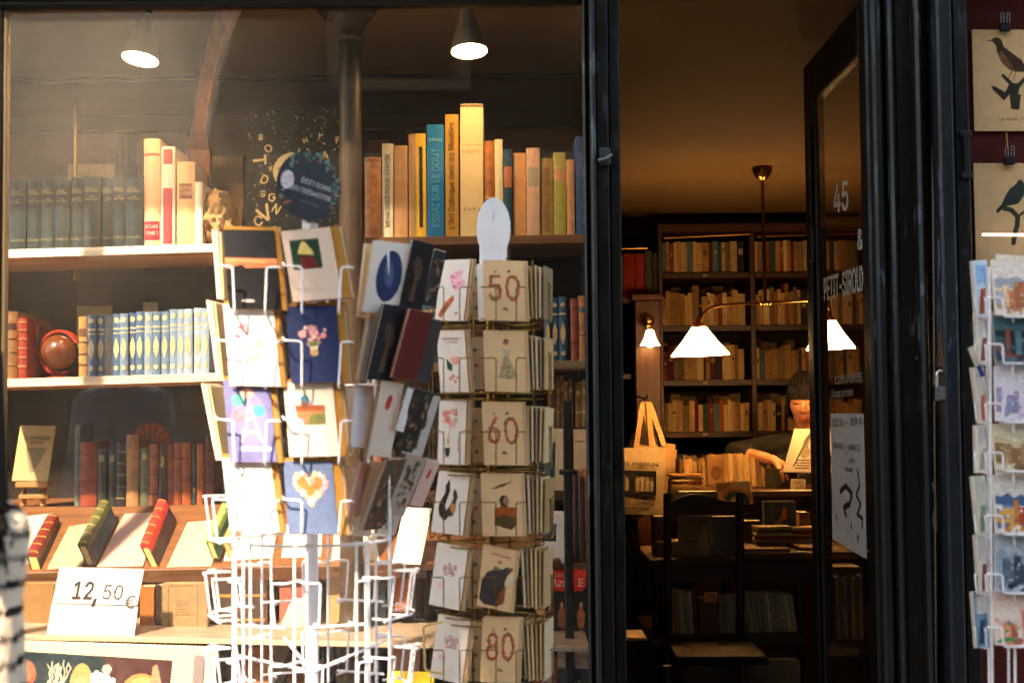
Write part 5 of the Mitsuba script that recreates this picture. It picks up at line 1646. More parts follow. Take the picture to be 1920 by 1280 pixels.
for r, (yb, yt) in enumerate(rowy):
    t = card(f'tan card set back between the front columns of the brass rack, {mid[r][1]} row', (878, yt + 12), (877, yb - 4), (907, yb - 4), 3.15, mid[r][0], None, G3, env=None)
    o = P(877, yb - 4, 3.149)
    x, y = P(907, yb - 4, 3.149) - o, P(878, yt + 12, 3.171) - o
    m = MB(frame(o, unit(x), unit(y)))
    w, h = np.linalg.norm(x), np.linalg.norm(y)
    for v, cc in ((.75, '#5a6a64'), (.45, '#a85c48'), (.2, '#6a5a4c')):
        m.flat(ellipse(w * (.45 + .1 * math.sin(r * 3 + v * 9)), h * v, w * .14, w * .13, 0, 10), .001, cc)
    put(m, t)
    for j in range(6):
        t = num('greeting_card')
        say(t, f'edge-on cream card, {ORD[j]} from left, right side of brass rack, {mid[r][1]} row', 'greeting card', 'edge on cards at the right side of the brass rack')
        o = P(984 + j * 7 + (r % 2) * 2, yb - 6 + j % 2 * 3, 3.10 + j * .012)
        quad_sheet(t, o, np.array([.022, .095, 0]), P(978 + j * 8.5 + (r * 5 % 4), yt + 6 + (j * 7 + r) % 5 + j, 3.11 + j * .012) - o, ['#c4a272', '#ccb488', '#a8865a', '#b89a70', '#c8b494', '#8f7a5e'][(j + r) % 6], .0022)

# ------------------------------------------------------------------ far right rack with town postcards
t = num('postcard_rack')
say(t, 'white wire rack of town postcards at the right edge of the picture', 'card rack')
YR = 2.72
CX = P(1938, 900, 2.88)[:2]
m = MB().tube([(CX[0], CX[1], .05), (CX[0], CX[1], P(1938, 500, 2.88)[2])], .012, WR, sides=12)
m.put(f'{t}__pole', 'satin')
MB().lathe([(0, .06), (.03, .055), (.16, .03), (.24, .012), (.24, 0), (0, 0)], '#d8d6da', seg=32, M=move(CX[0], CX[1], 0.002)).put(f'{t}__base', 'satin')
prow = [(590, 492), (677, 590), (788, 692), (880, 800), (998, 896), (1108, 1006), (1208, 1112)]
for r, (yb, yt) in enumerate(prow):
    for xa, xb, Yq in ((1828, 1848, 2.80), (1866, 2010, YR - .012)):
        mm = MB()
        yb_ = yb - 32
        if xb < 1900:
            mm.tube(wire(P(xa + 20, yb_, Yq + .05), P(xa, yb_, Yq), P(xa + 4, yb + 3, Yq), P(xb + 8, yb + 8, Yq + .04), r=.005), .0021, WR, sides=7)
            mm.put(sub(t, 'pocket'), 'satin')
            mm = MB()
            mm.tube(wire(P(xa + 6, yb_ + 2, Yq + .1), P(xb, yb_ + 2, Yq), P(xb + 2, yb + 3, Yq), r=.005), .0021, WR, sides=7)
        else:
            mm.tube(wire(P(xa - 14, yb_ - 1, Yq + .05), P(xa - 12, yb_, Yq), P(xa + 14, yb_ + 1, Yq), P(xa + 16, yb + 4, Yq), P(xb, yb + 6, Yq), r=.005), .0021, WR, sides=7)
        mm.put(sub(t, 'pocket'), 'satin')
for px, Y in ((1856, 2.84), (1862, 2.78), (1893, 2.80), (1905, 2.74)):
    MB().tube([P(px, 1500, Y), P(px - 6, 500, Y)], .0026, WR, sides=8).put(sub(t, 'upright_wire'), 'satin')
town = {
    'pale': ('#e8dcd0', ('#d8b060', '#c8903c', '#e8c8a8', '#a8a8b4', '#a86848', '#e0ccb8', '#c87850')),
    'teal': ('#4a6a78', ('#2a3c44', '#38505a', '#8a4a34', '#1f2c34', '#5a7a88')),
    'violet': ('#dcd8e0', ('#9a84a8', '#c8b04c', '#b8b0c0', '#d8d0dc', '#7a8ab0')),
    'sepia': ('#dcd0b8', ('#8a6844', '#a88460', '#6a4c30', '#c8b494')),
    'blue': ('#d8d4d0', ('#6a88b0', '#d8a050', '#e8dcc8', '#4a628a', '#c07838', '#a84830')),
    'steel': ('#a8b4c4', ('#3a4450', '#5a6a7c', '#2a3038', '#8a9aac', '#c8d0d8')),
    'rose': ('#e0c8c0', ('#c87a5c', '#a85a48', '#4a8a54', '#e0d0c4', '#d89a68')),
}


def townscape(kind, seed):
    bg, cs = town[kind]

    def f(m, w, h, t):
        rs = random.Random(seed)
        m.flat(rect(w * .02, h * .02, w * .98, h * .97), .0003, bg)
        m.flat([(w * .02, h * .62)] + [(w * (.02 + .96 * i / 12), h * (.62 + rs.uniform(0, .16))) for i in range(13)] + [(w * .98, h * .5), (w * .02, h * .5)], .00045, cs[3 % len(cs)], CLOTH)
        for k in range(60):
            m.flat(rect(w * .03, h * .03, w * .97, h * .5) .intersection(ellipse(w * rs.uniform(.03, .97), h * rs.uniform(.03, .5), w * rs.uniform(.03, .1), h * rs.uniform(.02, .08), rs.uniform(0, 90), 8)), .00050 + k * 1e-6, rs.choice(cs))
        x = .02
        i = 0
        while x < .94:
            ww, hh = rs.uniform(.06, .14), rs.uniform(.2, .5)
            ww = min(ww, .98 - x)
            c = rs.choice(cs)
            m.flat(rect(w * x, h * .16, w * (x + ww), h * (.18 + hh)), .0006 + i * 1e-5, c, CLOTH)
            for _ in range(4):
                a, b = x + ww * rs.uniform(.1, .7), .2 + hh * rs.uniform(.1, .8)
                m.flat(rect(w * a, h * b, w * (a + ww * .2), h * (b + .05)), .0009, rs.choice(cs))
            x += ww * .9
            i += 1
        for i in range(36):
            m.flat(ellipse(w * rs.uniform(.05, .95), h * rs.uniform(.04, .3), w * rs.uniform(.01, .04), h * rs.uniform(.01, .03), rs.uniform(0, 90), 8), .0011 + i * 1e-5, rs.choice(cs))
        put(m, t)
    return f


pc = [('pale', 'yellowish town postcard, highest on the right edge rack'), ('teal', 'dark teal river postcard with red trees on the right edge rack'), ('violet', 'pale violet street postcard on the right edge rack'), ('sepia', 'sepia skyline postcard on the right edge rack'),
      ('blue', 'blue and gold terrace postcard on the right edge rack'), ('steel', 'grey blue glass roofed arcade postcard on the right edge rack'), ('rose', 'rose and green square postcard, lowest on the right edge rack')]
for r, (yb, yt) in enumerate(prow):
    k, lb = pc[r]
    card(lb.replace('postcard', 'second postcard') + ', standing behind', (1866 + (r % 2) * 8, yt - 16), (1874, yb - 20), (2018, yb - 12), YR + .02, town[pc[(r + 3) % 7][0]][0], townscape(pc[(r + 3) % 7][0], r + 30), 'postcards standing behind at the right edge', env=None, name='postcard', cat='postcard', mat='satin')
    card(lb, (1858 + (r % 3) * 3, yt - 4), (1866, yb), (2014, yb + 10), YR, town[k][0], townscape(k, r + 3), 'town postcards at the right edge', env='#dcd0c4', n=2, spread=(.0, .004), name='postcard', cat='postcard', mat='satin')
side = [('#b8c8dc', '#a84a30', 'blue and white postcard, top of the side column of the right edge rack'), ('#dcd4cc', '#8a4a3c', 'white postcard with red stripe in the side column of the right edge rack'), ('#d8c8b8', '#b8603c', 'cream postcard in the third row of the side column at the right edge'), ('#d8cfc4', '#a8a090', 'plain pale postcard in the fourth row of the side column at the right edge'),
        ('#c8d0c0', '#7a8a70', 'greenish postcard in the fifth row of the side column at the right edge'), ('#d8d0c8', '#7a2c1c', 'white postcard with a dark red strip in the sixth row at the right edge'), ('#4a80a8', '#1f3c5c', 'deep blue sea postcard, lowest in the side column at the right edge')]
for r, (yb, yt) in enumerate(prow):
    a, c2, lb = side[r]

    def stripe(m, w, h, t, c2=c2):
        m.flat([(w * .1, h * .06), (w * .5, h * .06), (w * .75, h * .5), (w * .35, h * .5)], .0004, c2)
        m.flat(rect(w * .1, h * .6, w * .9, h * .93), .0004, '#8ab0d8' if r in (0,) else '#cfc8c4')
        put(m, t)
    card(lb, (1826 + (r % 2) * 6, yt - 2), (1834 + (r % 3) * 3, yb + 6), (1858, yb + 2), 2.79, a, stripe, 'side column postcards at the right edge', env='#dcd4cc', n=2, spread=(.004, .002), dYr=.05, name='postcard', cat='postcard', mat='satin')
t = num('bookmark')
say(t, 'narrow cream and blue bookmark leaning out of the right edge rack', 'bookmark')
o = P(1838, 708, 2.77)
x = P(1848, 704, 2.78) - o
M, w, h = quad_sheet(f'{t}__strip', o, x, P(1815, 652, 2.765) - o, '#d8ccb8', .001)
MB(M).flat(rect(w * .1, 0, w * .9, h * .38), .0004, '#2a4aa0').put(f'{t}__blue_panel')

# ------------------------------------------------------------------ bird prints right of the doorway
MB().box((P(1826, 640, 3.52)[0], 3.52, .5), (2.2, 3.56, 2.6), '#4a120c', CLOTH).put('red_board'); say('red_board', 'dark red board behind the bird prints', 'board')
MB().box((P(1826, 1000, 3.5)[0], 3.53, 0), (2.2, 3.6, .5), '#1c1a16', WOODX).put(f'{SF}__right_riser', 'paint')


def bird(m, w, h, sx, sy, pts, c):
    m.flat([(w * (sx + x), h * (sy + y)) for x, y in pts], .0007, c, LEATHER)


for i, (tl, bl, br, lb) in enumerate((((1822, 56), (1827, 246), (1962, 246), 'beige print of a brown bird on a forked stump, upper right'), ((1825, 306), (1832, 560), (1966, 560), 'beige print of a small dark bird on a curved twig, below the other'))):
    t, M, w, h = sheet('bird_print', lb, 'print', tl, bl, br, 3.51, '#d8b484', .0012, PLASTER, 'bird prints right of the doorway')
    m = MB(M)
    if i == 0:
        pts = [(.18, .89), (.27, .9), (.31, .92), (.36, .925), (.41, .9), (.44, .83), (.55, .77), (.68, .7), (.76, .6), (.86, .49), (.88, .44), (.84, .47), (.72, .58), (.6, .585), (.5, .61), (.4, .68), (.345, .77), (.335, .84), (.28, .885)]
        m.flat([(w * x, h * y) for x, y in pts], .0005, '#4a3626', LEATHER)
        m.flat([(w * x, h * y) for x, y in ((.36, .76), (.42, .66), (.52, .61), (.6, .6), (.5, .7), (.4, .8))], .0007, '#7a5a38', LEATHER)
        for a, b in (((.55, .6), (.48, .5)), ((.6, .59), (.56, .5))):
            m.flat(stroke([(w * a[0], h * a[1]), (w * b[0], h * b[1])], .0018), .0007, '#5a3c28')
        put(m, t, 'bird')
        m = MB(M)
        pts = [(.52, .22), (.5, .36), (.42, .3), (.26, .42), (.25, .44), (.3, .44), (.44, .38), (.5, .46), (.4, .54), (.41, .57), (.56, .47), (.62, .47), (.72, .54), (.74, .51), (.64, .42), (.62, .36), (.66, .36), (.63, .21)]
        m.flat([(w * x, h * y) for x, y in pts], .0009, '#38362a', LEATHER)
        put(m, t, 'stump')
        m = MB(M).text('Le merle. Turdus', h * .03, '#7a684c', M=move(w * .6, h * .12, .0004), fit=w * .5)
        put(m, t, 'caption')
    else:
        pts = [(.3, .56), (.4, .62), (.46, .7), (.56, .79), (.66, .83), (.7, .87), (.76, .88), (.8, .85), (.82, .8), (.8, .72), (.7, .63), (.56, .61), (.46, .6), (.36, .545), (.32, .53)]
        m.flat([(w * (.3 + (x - .3) * .8), h * (.63 + (y - .53) * .71)) for x, y in pts], .0005, '#2c3834', LEATHER)
        put(m, t, 'bird')
        m = MB(M).flat(stroke([(w * .42, h * .665), (w * .51, h * .655), (w * .6, h * .605), (w * .59, h * .54), (w * .555, h * .48), (w * .53, h * .41)], w * .066), .0008, '#3a3a2c', LEATHER)
        m.flat(stroke([(w * .6, h * .6), (w * .69, h * .64)], w * .03), .0008, '#3a3a2c', LEATHER)
        put(m, t, 'twig')
    cc = P(1884 + i * 8, 46 + i * 250, 3.50)
    k = num('binder_clip')
    say(k, ['black binder clip on the upper bird print', 'black binder clip on the lower bird print'][i], 'clip')
    m = MB(frame(cc, (1, 0, 0), (0, 0, 1)))
    m.box((-.014, -.018, -.006), (.014, .004, .006), '#15161a', bev=.003)
    m.put(f'{k}__body', 'paint')
    m = MB(frame(cc, (1, 0, 0), (0, 0, 1)))
    for s in (-1, 1):
        m.tube(wire((s * .011, 0, .003), (s * .011, .028, .006), (s * .004, .028, .006), (s * .004, 0, .003), r=.004), .0014, '#8a8c92')
    m.put(f'{k}__handles', 'brass')
t = num('hanging_string')
say(t, 'short yellow string holding the lower clip against the dark red board', 'string')
MB().tube([P(1887, 250, 3.505), P(1890, 288, 3.505)], .0018, '#c88a34').put(t)
t = num('tube_lamp')
say(t, 'thin lit tube lamp crossing in front of the lower bird print', 'lamp')
a, b = P(1842, 440, 3.44), P(2050, 441, 3.44)
MB().tube([a, b], .0036, '#ffffff', sides=10).put(f'{t}__tube', 'matte', emitter=dict(type='area', radiance=dict(type='rgb', value=[2.6 * LX, 2.1 * LX, 1.5 * LX])))
MB().box(b + [0, -.01, -.012], b + [.05, .01, .012], '#c8c4bc', bev=.003).put(f'{t}__end_cap')
# ------------------------------------------------------------------ inside: back bookcase and its books
BY = 7.55
t = BC = num('back_bookcase')
say(t, 'tall dark wooden bookcase full of paperbacks along the back wall', 'bookcase')
ROWS = [(452, 510), (548, 609), (650, 711), (752, 808), (852, 912), (950, 1010)]
U = [1238, 1413, 1640]
xs = [P(p, 640, BY)[0] for p in U]
zt, zb = P(1400, 436, BY)[2], .1
for i, x in enumerate(xs):
    MB().box((x - .014, BY, zb), (x + .014, BY + .3, zt), '#3a1e10', WOODZ, bev=.003).put(sub(t, 'upright'), 'satin')
MB().box((xs[0] - .02, BY - .02, zt), (xs[2] + .02, BY + .3, zt + .05), '#3a1e10', WOODX, bev=.006).put(f'{t}__cornice', 'satin')
MB().box((xs[0], BY + .29, zb), (xs[2], BY + .3, zt), '#1c100a', WOODX).put(f'{t}__back_board')
m = MB()
for i in (0, 1):
    m = MB().tube([(xs[i] + .02, BY - .028, zt - .03 + i * .004), (xs[i + 1] - .02, BY - .028, zt - .012)], .006, '#c89448', sides=10)
    m.put(sub(t, 'picture_light_rail'), 'brass')
for r, (ya, yb) in enumerate(ROWS):
    z = P(1400, yb, BY)[2]
    for i in (0, 1):
        MB().box((xs[i] + .0145, BY - .004, z - .032), (xs[i + 1] - .0145, BY + .289, z), '#3a2012', WOODX, bev=.002).put(sub(t, 'shelf'), 'satin')
    for px in (1322,) if r < 4 else ():
        c = P(px, yb + 6, BY - .006)
        MB().box(c + [-.012, -.001, -.006], c + [.012, .001, .006], '#9a8a68').put(sub(t, 'shelf_label'))
paper = ['#c2a068', '#b88e58', '#a87e4a', '#c8aa76', '#b08a58', '#9a7244', '#b89a68', '#9c7846', '#ceb486', '#7c6848']
odd = ['#2a2622', '#241f1c', '#7a2c24', '#2f4650', '#6c5a48', '#8a5a34', '#3a4a44', '#8c4a26', '#506a70', '#5a2430']
cname = {'#c2a068': 'cream', '#b88e58': 'tan', '#a87e4a': 'tan', '#c8aa76': 'cream', '#b08a58': 'beige', '#9a7244': 'light brown', '#b89a68': 'beige', '#9c7846': 'light brown', '#ceb486': 'pale cream', '#7c6848': 'grey brown',
         '#2a2622': 'black', '#241f1c': 'black', '#7a2c24': 'dark red', '#2f4650': 'dark teal', '#6c5a48': 'brown', '#8a5a34': 'orange brown', '#3a4a44': 'dark green', '#8c4a26': 'rust', '#506a70': 'grey blue', '#5a2430': 'wine red'}
bk = random.Random(77)
rn = ['top', 'second', 'third', 'fourth', 'fifth']


def simple_book(key, x, y, z, w, h, d, c, lean=0.0, title=None, into=None):
    b = min(.0035, .2 * w)
    M = move(x, y, z) @ (roty(lean) if lean else np.eye(4))
    m = into or MB()
    m.M = M
    v = [(0, d), (0, 0), (w * .2, -b * .7), (w * .5, -b), (w * .8, -b * .7), (w, 0), (w, d)]
    n = len(v)
    a = np.array(v)
    m.add(np.vstack([np.c_[a, np.zeros(n)], np.c_[a, np.full(n, h)]]), [[k, k + 1, n + k + 1, n + k] for k in range(n - 1)], c, LEATHER if bk.random() < .4 else PLAIN, split=True)
    m.box((.001, 0, .001), (w - .001, d - .003, h - .004), '#b8a47c', PAGES)
    if title:
        z0 = h * title[0]
        m.flat([(w * .2, z0), (w * .8, z0), (w * .8, h * title[1]), (w * .2, h * title[1])], 0, title[2], PRINT, M=frame((0, -b - .0006, 0), (1, 0, 0), (0, 0, 1)))
    if into is None:
        m.put(key, 'matte')


far = MB()
XFAR = P(1548, 700, BY)[0]
for r, (ya, yb) in enumerate(ROWS[:5]):
    z = P(1400, yb, BY)[2] + .001
    for bay in (0, 1):
        x, n = xs[bay] + .016, 0
        xend = min(xs[bay + 1] - .018, P(1628, yb, BY)[0])
        while True:
            w = bk.choice((.019, .022, .026, .03, .016, .034, .024)) * bk.uniform(.9, 1.15)
            if x + w > xend:
                break
            hmax = P(1400, ya, BY)[2] - z
            h = hmax * bk.uniform(.86, 1.08)
            if r == 1 and bk.random() < .2:
                h *= 1.18
            if r == 0:
                h = hmax * bk.uniform(.96, 1.03)
            if bk.random() < .04 and n > 3:
                x += bk.uniform(.01, .03)
                continue
            c = bk.choice(odd) if bk.random() < (.42 if r == 0 else .24) else bk.choice(paper)
            n += 1
            t = num('book') if x < XFAR else None
            tt = None
            if bk.random() < .3:
                v0 = bk.uniform(.5, .7)
                tt = (v0, v0 + bk.uniform(.08, .22), '#7a5c38' if c in paper else '#a8905c')
            simple_book(t, x, BY + .02, z, w - .0006, h, .13, c, title=tt, into=None if t else far)
            t and say(t, f'{cname[c]} book, {ORD[min(n - 1, 29)]} from left, {["left", "right"][bay]} bay, {rn[r]} shelf of the back bookcase', 'book', f'paperbacks on the {rn[r]} shelf of the back bookcase')
            x += w
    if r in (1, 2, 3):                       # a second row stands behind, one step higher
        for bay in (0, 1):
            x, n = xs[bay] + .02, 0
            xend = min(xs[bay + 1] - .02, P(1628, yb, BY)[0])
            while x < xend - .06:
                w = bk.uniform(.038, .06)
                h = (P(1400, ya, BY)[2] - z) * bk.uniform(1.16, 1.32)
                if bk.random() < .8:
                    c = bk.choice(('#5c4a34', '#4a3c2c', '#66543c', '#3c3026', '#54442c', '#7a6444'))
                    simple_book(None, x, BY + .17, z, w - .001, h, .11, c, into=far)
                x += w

far.M = None
far.put('back_row_books', 'matte')
say('back_row_books', 'dim brown books in the rear rows and behind the door pane of the back bookcase', kind='stuff')
# small bookcase at the left and the wooden pilaster that carries the lamp
t = num('side_bookcase')
say(t, 'narrow dark bookcase with large red volumes left of the wall lamp', 'bookcase')
SB = 7.3
a, b = P(1100, 560, SB), P(1234, 455, SB)
MB().box((a[0], SB + .3, .1), (b[0], SB + .31, b[2] + .1), '#1c100a', WOODZ).put(f'{t}__back_board')
for py in (558, 700, 850):
    z = P(1180, py, SB)[2]
    MB().box((a[0], SB, z - .03), (b[0], SB + .299, z), '#331c10', WOODX, bev=.002).put(sub(t, 'shelf'), 'satin')
MB().box((b[0], SB, .1), (b[0] + .02, SB + .3, b[2] + .1), '#331c10', WOODZ, bev=.002).put(f'{t}__upright', 'satin')
z = P(1180, 468, SB)[2]
MB().tube([(P(1130, 467, SB)[0], SB - .03, z), (P(1213, 464, SB)[0], SB - .03, z + .004)], .006, '#c89448', sides=10).put(f'{t}__picture_light_rail', 'brass')
for i, (x0, x1, y, c, nm) in enumerate(((1158, 1168, 480, '#6a5034', 'brown'), (1169, 1190, 476, '#7a1c14', 'dark red'), (1191, 1208, 476, '#84241a', 'dark red'), (1209, 1222, 470, '#3c3a2c', 'dark olive'), (1223, 1233, 474, '#34342a', 'dark olive'))):
    k = num('book')
    z = P(1180, 558, SB)[2] + .001
    q0, q1 = P(x0, y, SB + .02), P(x1, y, SB + .02)
    simple_book(k, q0[0], SB + .02, z, q1[0] - q0[0] - .001, q0[2] - z, .2, c)
    say(k, f'large {nm} volume, {ORD[i]} from left on the narrow bookcase beside the wall lamp', 'book', 'large volumes on the narrow side bookcase')
t = num('wooden_pilaster')
say(t, 'reddish brown wooden pilaster carrying the lit wall lamp', 'pilaster')
PLY = 7.2
a, b = P(1199, 1300, PLY), P(1238, 562, PLY)
MB().box((a[0], PLY, .1), (b[0], PLY + .08, b[2]), '#3f1e0f', WOODZ, bev=.006).put(f'{t}__shaft', 'satin')
MB().box((a[0] - .015, PLY - .015, b[2]), (b[0] + .015, PLY + .08, b[2] + .03), '#5a2a14', WOODX, bev=.005).put(f'{t}__cap', 'satin')


def emit(rgb, k):
    return dict(type='area', radiance=dict(type='rgb', value=[k * LX * c for c in rgb]))


WARM = (1.0, .5, .17)
t = num('wall_lamp')
say(t, 'small lit wall lamp with a bell glass shade and brass ball on the pilaster', 'lamp')
c = P(1219, 648, PLY - .09)
sh = [(.052, 0), (.05, .006), (.038, .025), (.028, .05), (.022, .075), (.012, .083), (.0, .084)]
MB(move(c)).lathe(sh, '#fff0d0', seg=24).put(f'{t}__shade', 'matte', emitter=emit((1, .6, .25), 5))
MB(move(c + [0, 0, .012])).lathe([(0, -.022), (.014, -.017), (.02, 0), (.014, .016), (0, .02)], '#ffffff', seg=16).put(f'{t}__bulb', 'matte', emitter=emit(WARM, 90))
m = MB().lathe([(0, -.034), (.02, -.028), (.034, 0), (.02, .028), (0, .034)], '#d8a850', seg=20, M=move(c + [-.008, .01, .125]))
m.tube(wire(c + [0, 0, .084], c + [0, 0, .11], c + [0, .088, .12], r=.02), .006, '#d8a850', sides=8)
m.put(f'{t}__brass_mount', 'brass')

# ------------------------------------------------------------------ pendant lamp
t = num('pendant_lamp')
say(t, 'brass ceiling pendant with two arms and lit white glass cone shades', 'lamp')
LY = 6.2
c = P(1429, 312, LY)
hub = P(1435, 568, LY)
cz = CEIL - .001
MB(move(c[0], LY, cz)).lathe([(0, -.062), (.012, -.06), (.03, -.045), (.043, -.02), (.045, 0)], '#b88a48', seg=28).put(f'{t}__canopy', 'brass')
MB().tube([(c[0], LY, cz - .06), (hub[0], LY, hub[2])], .0075, '#a87c40', sides=12).put(f'{t}__rod', 'brass')
m = MB()
for dx in (-.013, .013):
    m.lathe([(0, -.014), (.01, -.01), (.014, 0), (.01, .01), (0, .014)], '#c89a54', seg=16, M=move(hub + [dx, -.01, 0]))
m.put(f'{t}__hub', 'brass')
for i, (pts, sx, sy, hw) in enumerate((((1435, 568), (1370, 570), (1337, 573), (1318, 582), (1311, 606)) and ([(1435, 568), (1395, 569), (1355, 572), (1332, 577), (1318, 588), (1312, 608)], 1313, 667, 55), ([(1435, 568), (1480, 565), (1520, 563), (1546, 566), (1556, 580), (1558, 598)], 1558, 655, 46))):
    a = sub(t, 'arm')
    MB().tube([P(x, y, LY) for x, y in pts], .0068, '#b88c48', sides=10).put(a, 'brass')
    s = P(sx, sy, LY)
    k = hw * LY / FOC
    M = move(s) @ roty(-.03)
    prof = [(k * .98, .0), (k, .004), (k * .97, .01), (k * .62, .062), (k * .3, .118), (k * .27, .126), (k * .1, .128), (0, .129)]
    MB(M).lathe(prof, '#fff6e0', seg=40).put(sub(t, 'shade'), 'matte', emitter=emit((1, .55, .21), 40.0))
    MB(M).lathe([(0, -.004), (.03, -.001), (.042, .018), (.03, .05), (.012, .075), (0, .078)], '#ffffff', seg=20).put(sub(t, 'bulb'), 'matte', emitter=emit(WARM, 270))
    MB(M).lathe([(.03, .126), (.03, .135), (.014, .142), (.009, .17), (.0, .171)], '#a87c40', seg=20).put(sub(t, 'shade_holder'), 'brass')

# ------------------------------------------------------------------ tote bags on their hook
GT = 'cloth bags hanging on the hook below the wall lamp'


def tote(label, tl, tr, bl, br, Y, c, depth=.03, printed=False):
    t = num('tote_bag')
    say(t, label, 'tote bag', GT)
    o, x, y = P(*bl, Y), P(*br, Y) - P(*bl, Y), P(*tl, Y) - P(*bl, Y)
    xt = P(*tr, Y) - P(*tl, Y)
    n, k = 14, 14
    v = []
    for j in range(n + 1):
        for i in range(k + 1):
            a, b = i / k, j / n
            p = o + y * b + (x * (1 - b) + xt * b) * a
            bulge = depth * math.sin(math.pi * a) ** .7 * math.sin(math.pi * min(b * 1.08, 1)) ** .6
            v.append(p + [0, -bulge * .5 - .004 * math.sin(a * 17 + b * 3) * (.4 + .6 * b), .004 * math.sin(a * 9 + 1) if j == n else 0])
    v = np.array(v)
    f = [[j * (k + 1) + i, j * (k + 1) + i + 1, (j + 1) * (k + 1) + i + 1, (j + 1) * (k + 1) + i] for j in range(n) for i in range(k)]
    bk_ = v.copy()
    bk_[:, 1] = 2 * Y + .012 - bk_[:, 1]
    MB().add(v, f, c, CLOTH).add(bk_, [q[::-1] for q in f], c, CLOTH).put(f'{t}__body')
    return t, frame(o + [0, -depth * .5 - .006, 0], unit(x), unit(y)), np.linalg.norm(x), np.linalg.norm(y)


TY_ = 6.6
for lb, q, Yq, c in (('plain cream cloth bag hanging third, behind the other two', ((1236, 846), (1270, 842), (1228, 944), (1256, 944)), TY_ + .08, '#b08c58'), ('plain cream cloth bag hanging directly behind the printed one', ((1190, 834), (1267, 832), (1184, 976), (1243, 956)), TY_ + .04, '#b8945e')):
    tote(lb, *q, Yq, c)
t, M, w, h = tote('cream cloth bag printed with dark arches and bookshop lettering', (1128, 838), (1250, 838), (1128, 962), (1243, 966), TY_, '#c4ae84', .04, True)
m = MB(M)
BAG_INK = '#0c0a08'
m.text('LIBRAIRIE JOUSSEAUME', h * .052, BAG_INK, M=move(w * .52, h * .765, 0), bold=True, fit=w * .82)
m.text('PASSAGE VIVIENNE 45', h * .03, BAG_INK, M=move(w * .52, h * .705, 0), fit=w * .7)
m.text('GALERIE VIVIENNE', h * .035, BAG_INK, M=move(w * .52, h * .165, 0), fit=w * .66)
m.text('PARIS', h * .035, BAG_INK, M=move(w * .52, h * .105, 0), fit=w * .5)
m.put(f'{t}__lettering')
m = MB(M)
fr_ = rect(w * .12, h * .3, w * .88, h * .67)
holes = [unary_union([ellipse(w * x, h * .52, w * .15, h * .1, 0, 24), rect(w * (x - .15), h * .36, w * (x + .15), h * .52)]) for x in (.3, .7)]
m.flat(fr_.difference(unary_union(holes)), .0002, BAG_INK)
for x in (.3, .7):
    for q_ in (-.08, 0, .08):
        m.flat(rect(w * (x + q_) - .002, h * .36, w * (x + q_) + .002, h * .6), .0003, BAG_INK)
    m.flat(LineString([(w * (x + .17 * math.cos(q_)), h * (.27 - .08 * math.sin(q_))) for q_ in np.linspace(0, math.pi, 14)]).buffer(.0022), .0003, BAG_INK)
    m.flat(ellipse(w * x, h * .24, w * .05, h * .025).difference(ellipse(w * x, h * .24, w * .03, h * .014)), .0003, BAG_INK)
m.put(f'{t}__arches')
hook = P(1213, 752, TY_ + .02)
for i, (pa, pb, c, ww) in enumerate((((1193, 838), (1222, 838), '#b8945e', .012), ((1226, 838), (1246, 836), '#bc9a66', .013), ((1182, 838), (1240, 840), '#1c1814', .011))):
    hk = hook + [(-.006, 0, .01)[i] * 1.0, .01 * i, 0]
    a, b = P(*pa, TY_ + .005 + .012 * i), P(*pb, TY_ + .005 + .012 * i)
    v = []
    path = wire(a, hk + [-.014, 0, -.01], hk, hk + [.014, 0, -.01], b, r=.05, n=6)
    for p in path:
        v += [p + [-ww, 0, 0], p + [ww, .004, 0]]
    n = len(path)
    MB().add(np.array(v), [[2 * k, 2 * k + 1, 2 * k + 3, 2 * k + 2] for k in range(n - 1)], c, CLOTH).put(f'tote_bag{["_002", "_001", ""][i]}__handle')
MB().tube(wire(hook + [0, .55, .03], hook + [0, .02, .01], hook + [0, -.02, .03], r=.02), .005, '#2a2420').put('coat_hook', 'paint')
say('coat_hook', 'dark hook that carries the cloth bags below the wall lamp', 'hook')

# ------------------------------------------------------------------ counter, chair, tables
DW = '#2a180e'
t = num('counter')
say(t, 'dark wooden shop counter in front of the back bookcase', 'counter')
CY = 6.25
a, b = P(1272, 920, CY), P(1660, 918, CY)
MB().box((a[0], CY, a[2] - .03), (b[0], CY + .55, a[2]), '#3a2214', WOODX, bev=.004).put(f'{t}__top', 'satin')
MB().box((a[0] + .02, CY + .03, .1), (b[0], CY + .53, a[2] - .031), DW, WOODZ).put(f'{t}__body', 'satin')
CZ = a[2]
t = num('plastic_box')
say(t, 'clear plastic box of dark postcards on the counter before the woman', 'box')
a, b = P(1432, 918, CY + .1), P(1500, 874, CY + .1)
MB().box((a[0], CY + .1, CZ + .001), (b[0], CY + .22, b[2]), '#ffffff').put(f'{t}__shell', 'clear_plastic')
MB().box((a[0] + .01, CY + .115, CZ + .004), (b[0] - .01, CY + .12, b[2] - .012), '#2a2622', LEATHER).box((a[0] + .02, CY + .14, CZ + .004), (b[0] - .03, CY + .145, b[2] - .004), '#4a3e30', LEATHER).put(f'{t}__postcards')
t, M, w, h = sheet('price_label', 'small white price label standing on the counter edge', 'label', (1483, 897), (1482, 917), (1510, 918), CY + .05, '#cdbb98', .002)
put(MB(M).text('Cartes', h * .28, '#4a3a2a', M=move(w * .5, h * .7, .0004), fit=w * .7).text('2 €', h * .3, '#3a2a20', M=move(w * .6, h * .3, .0004)), t, 'lettering')
t, M, w, h = sheet('illustrated_card', 'white card with a teal rainbow arch propped on the counter edge', 'card', (1340, 904), (1349, 948), (1414, 944), 6.18, '#bfae90', .002)
m = MB(M)
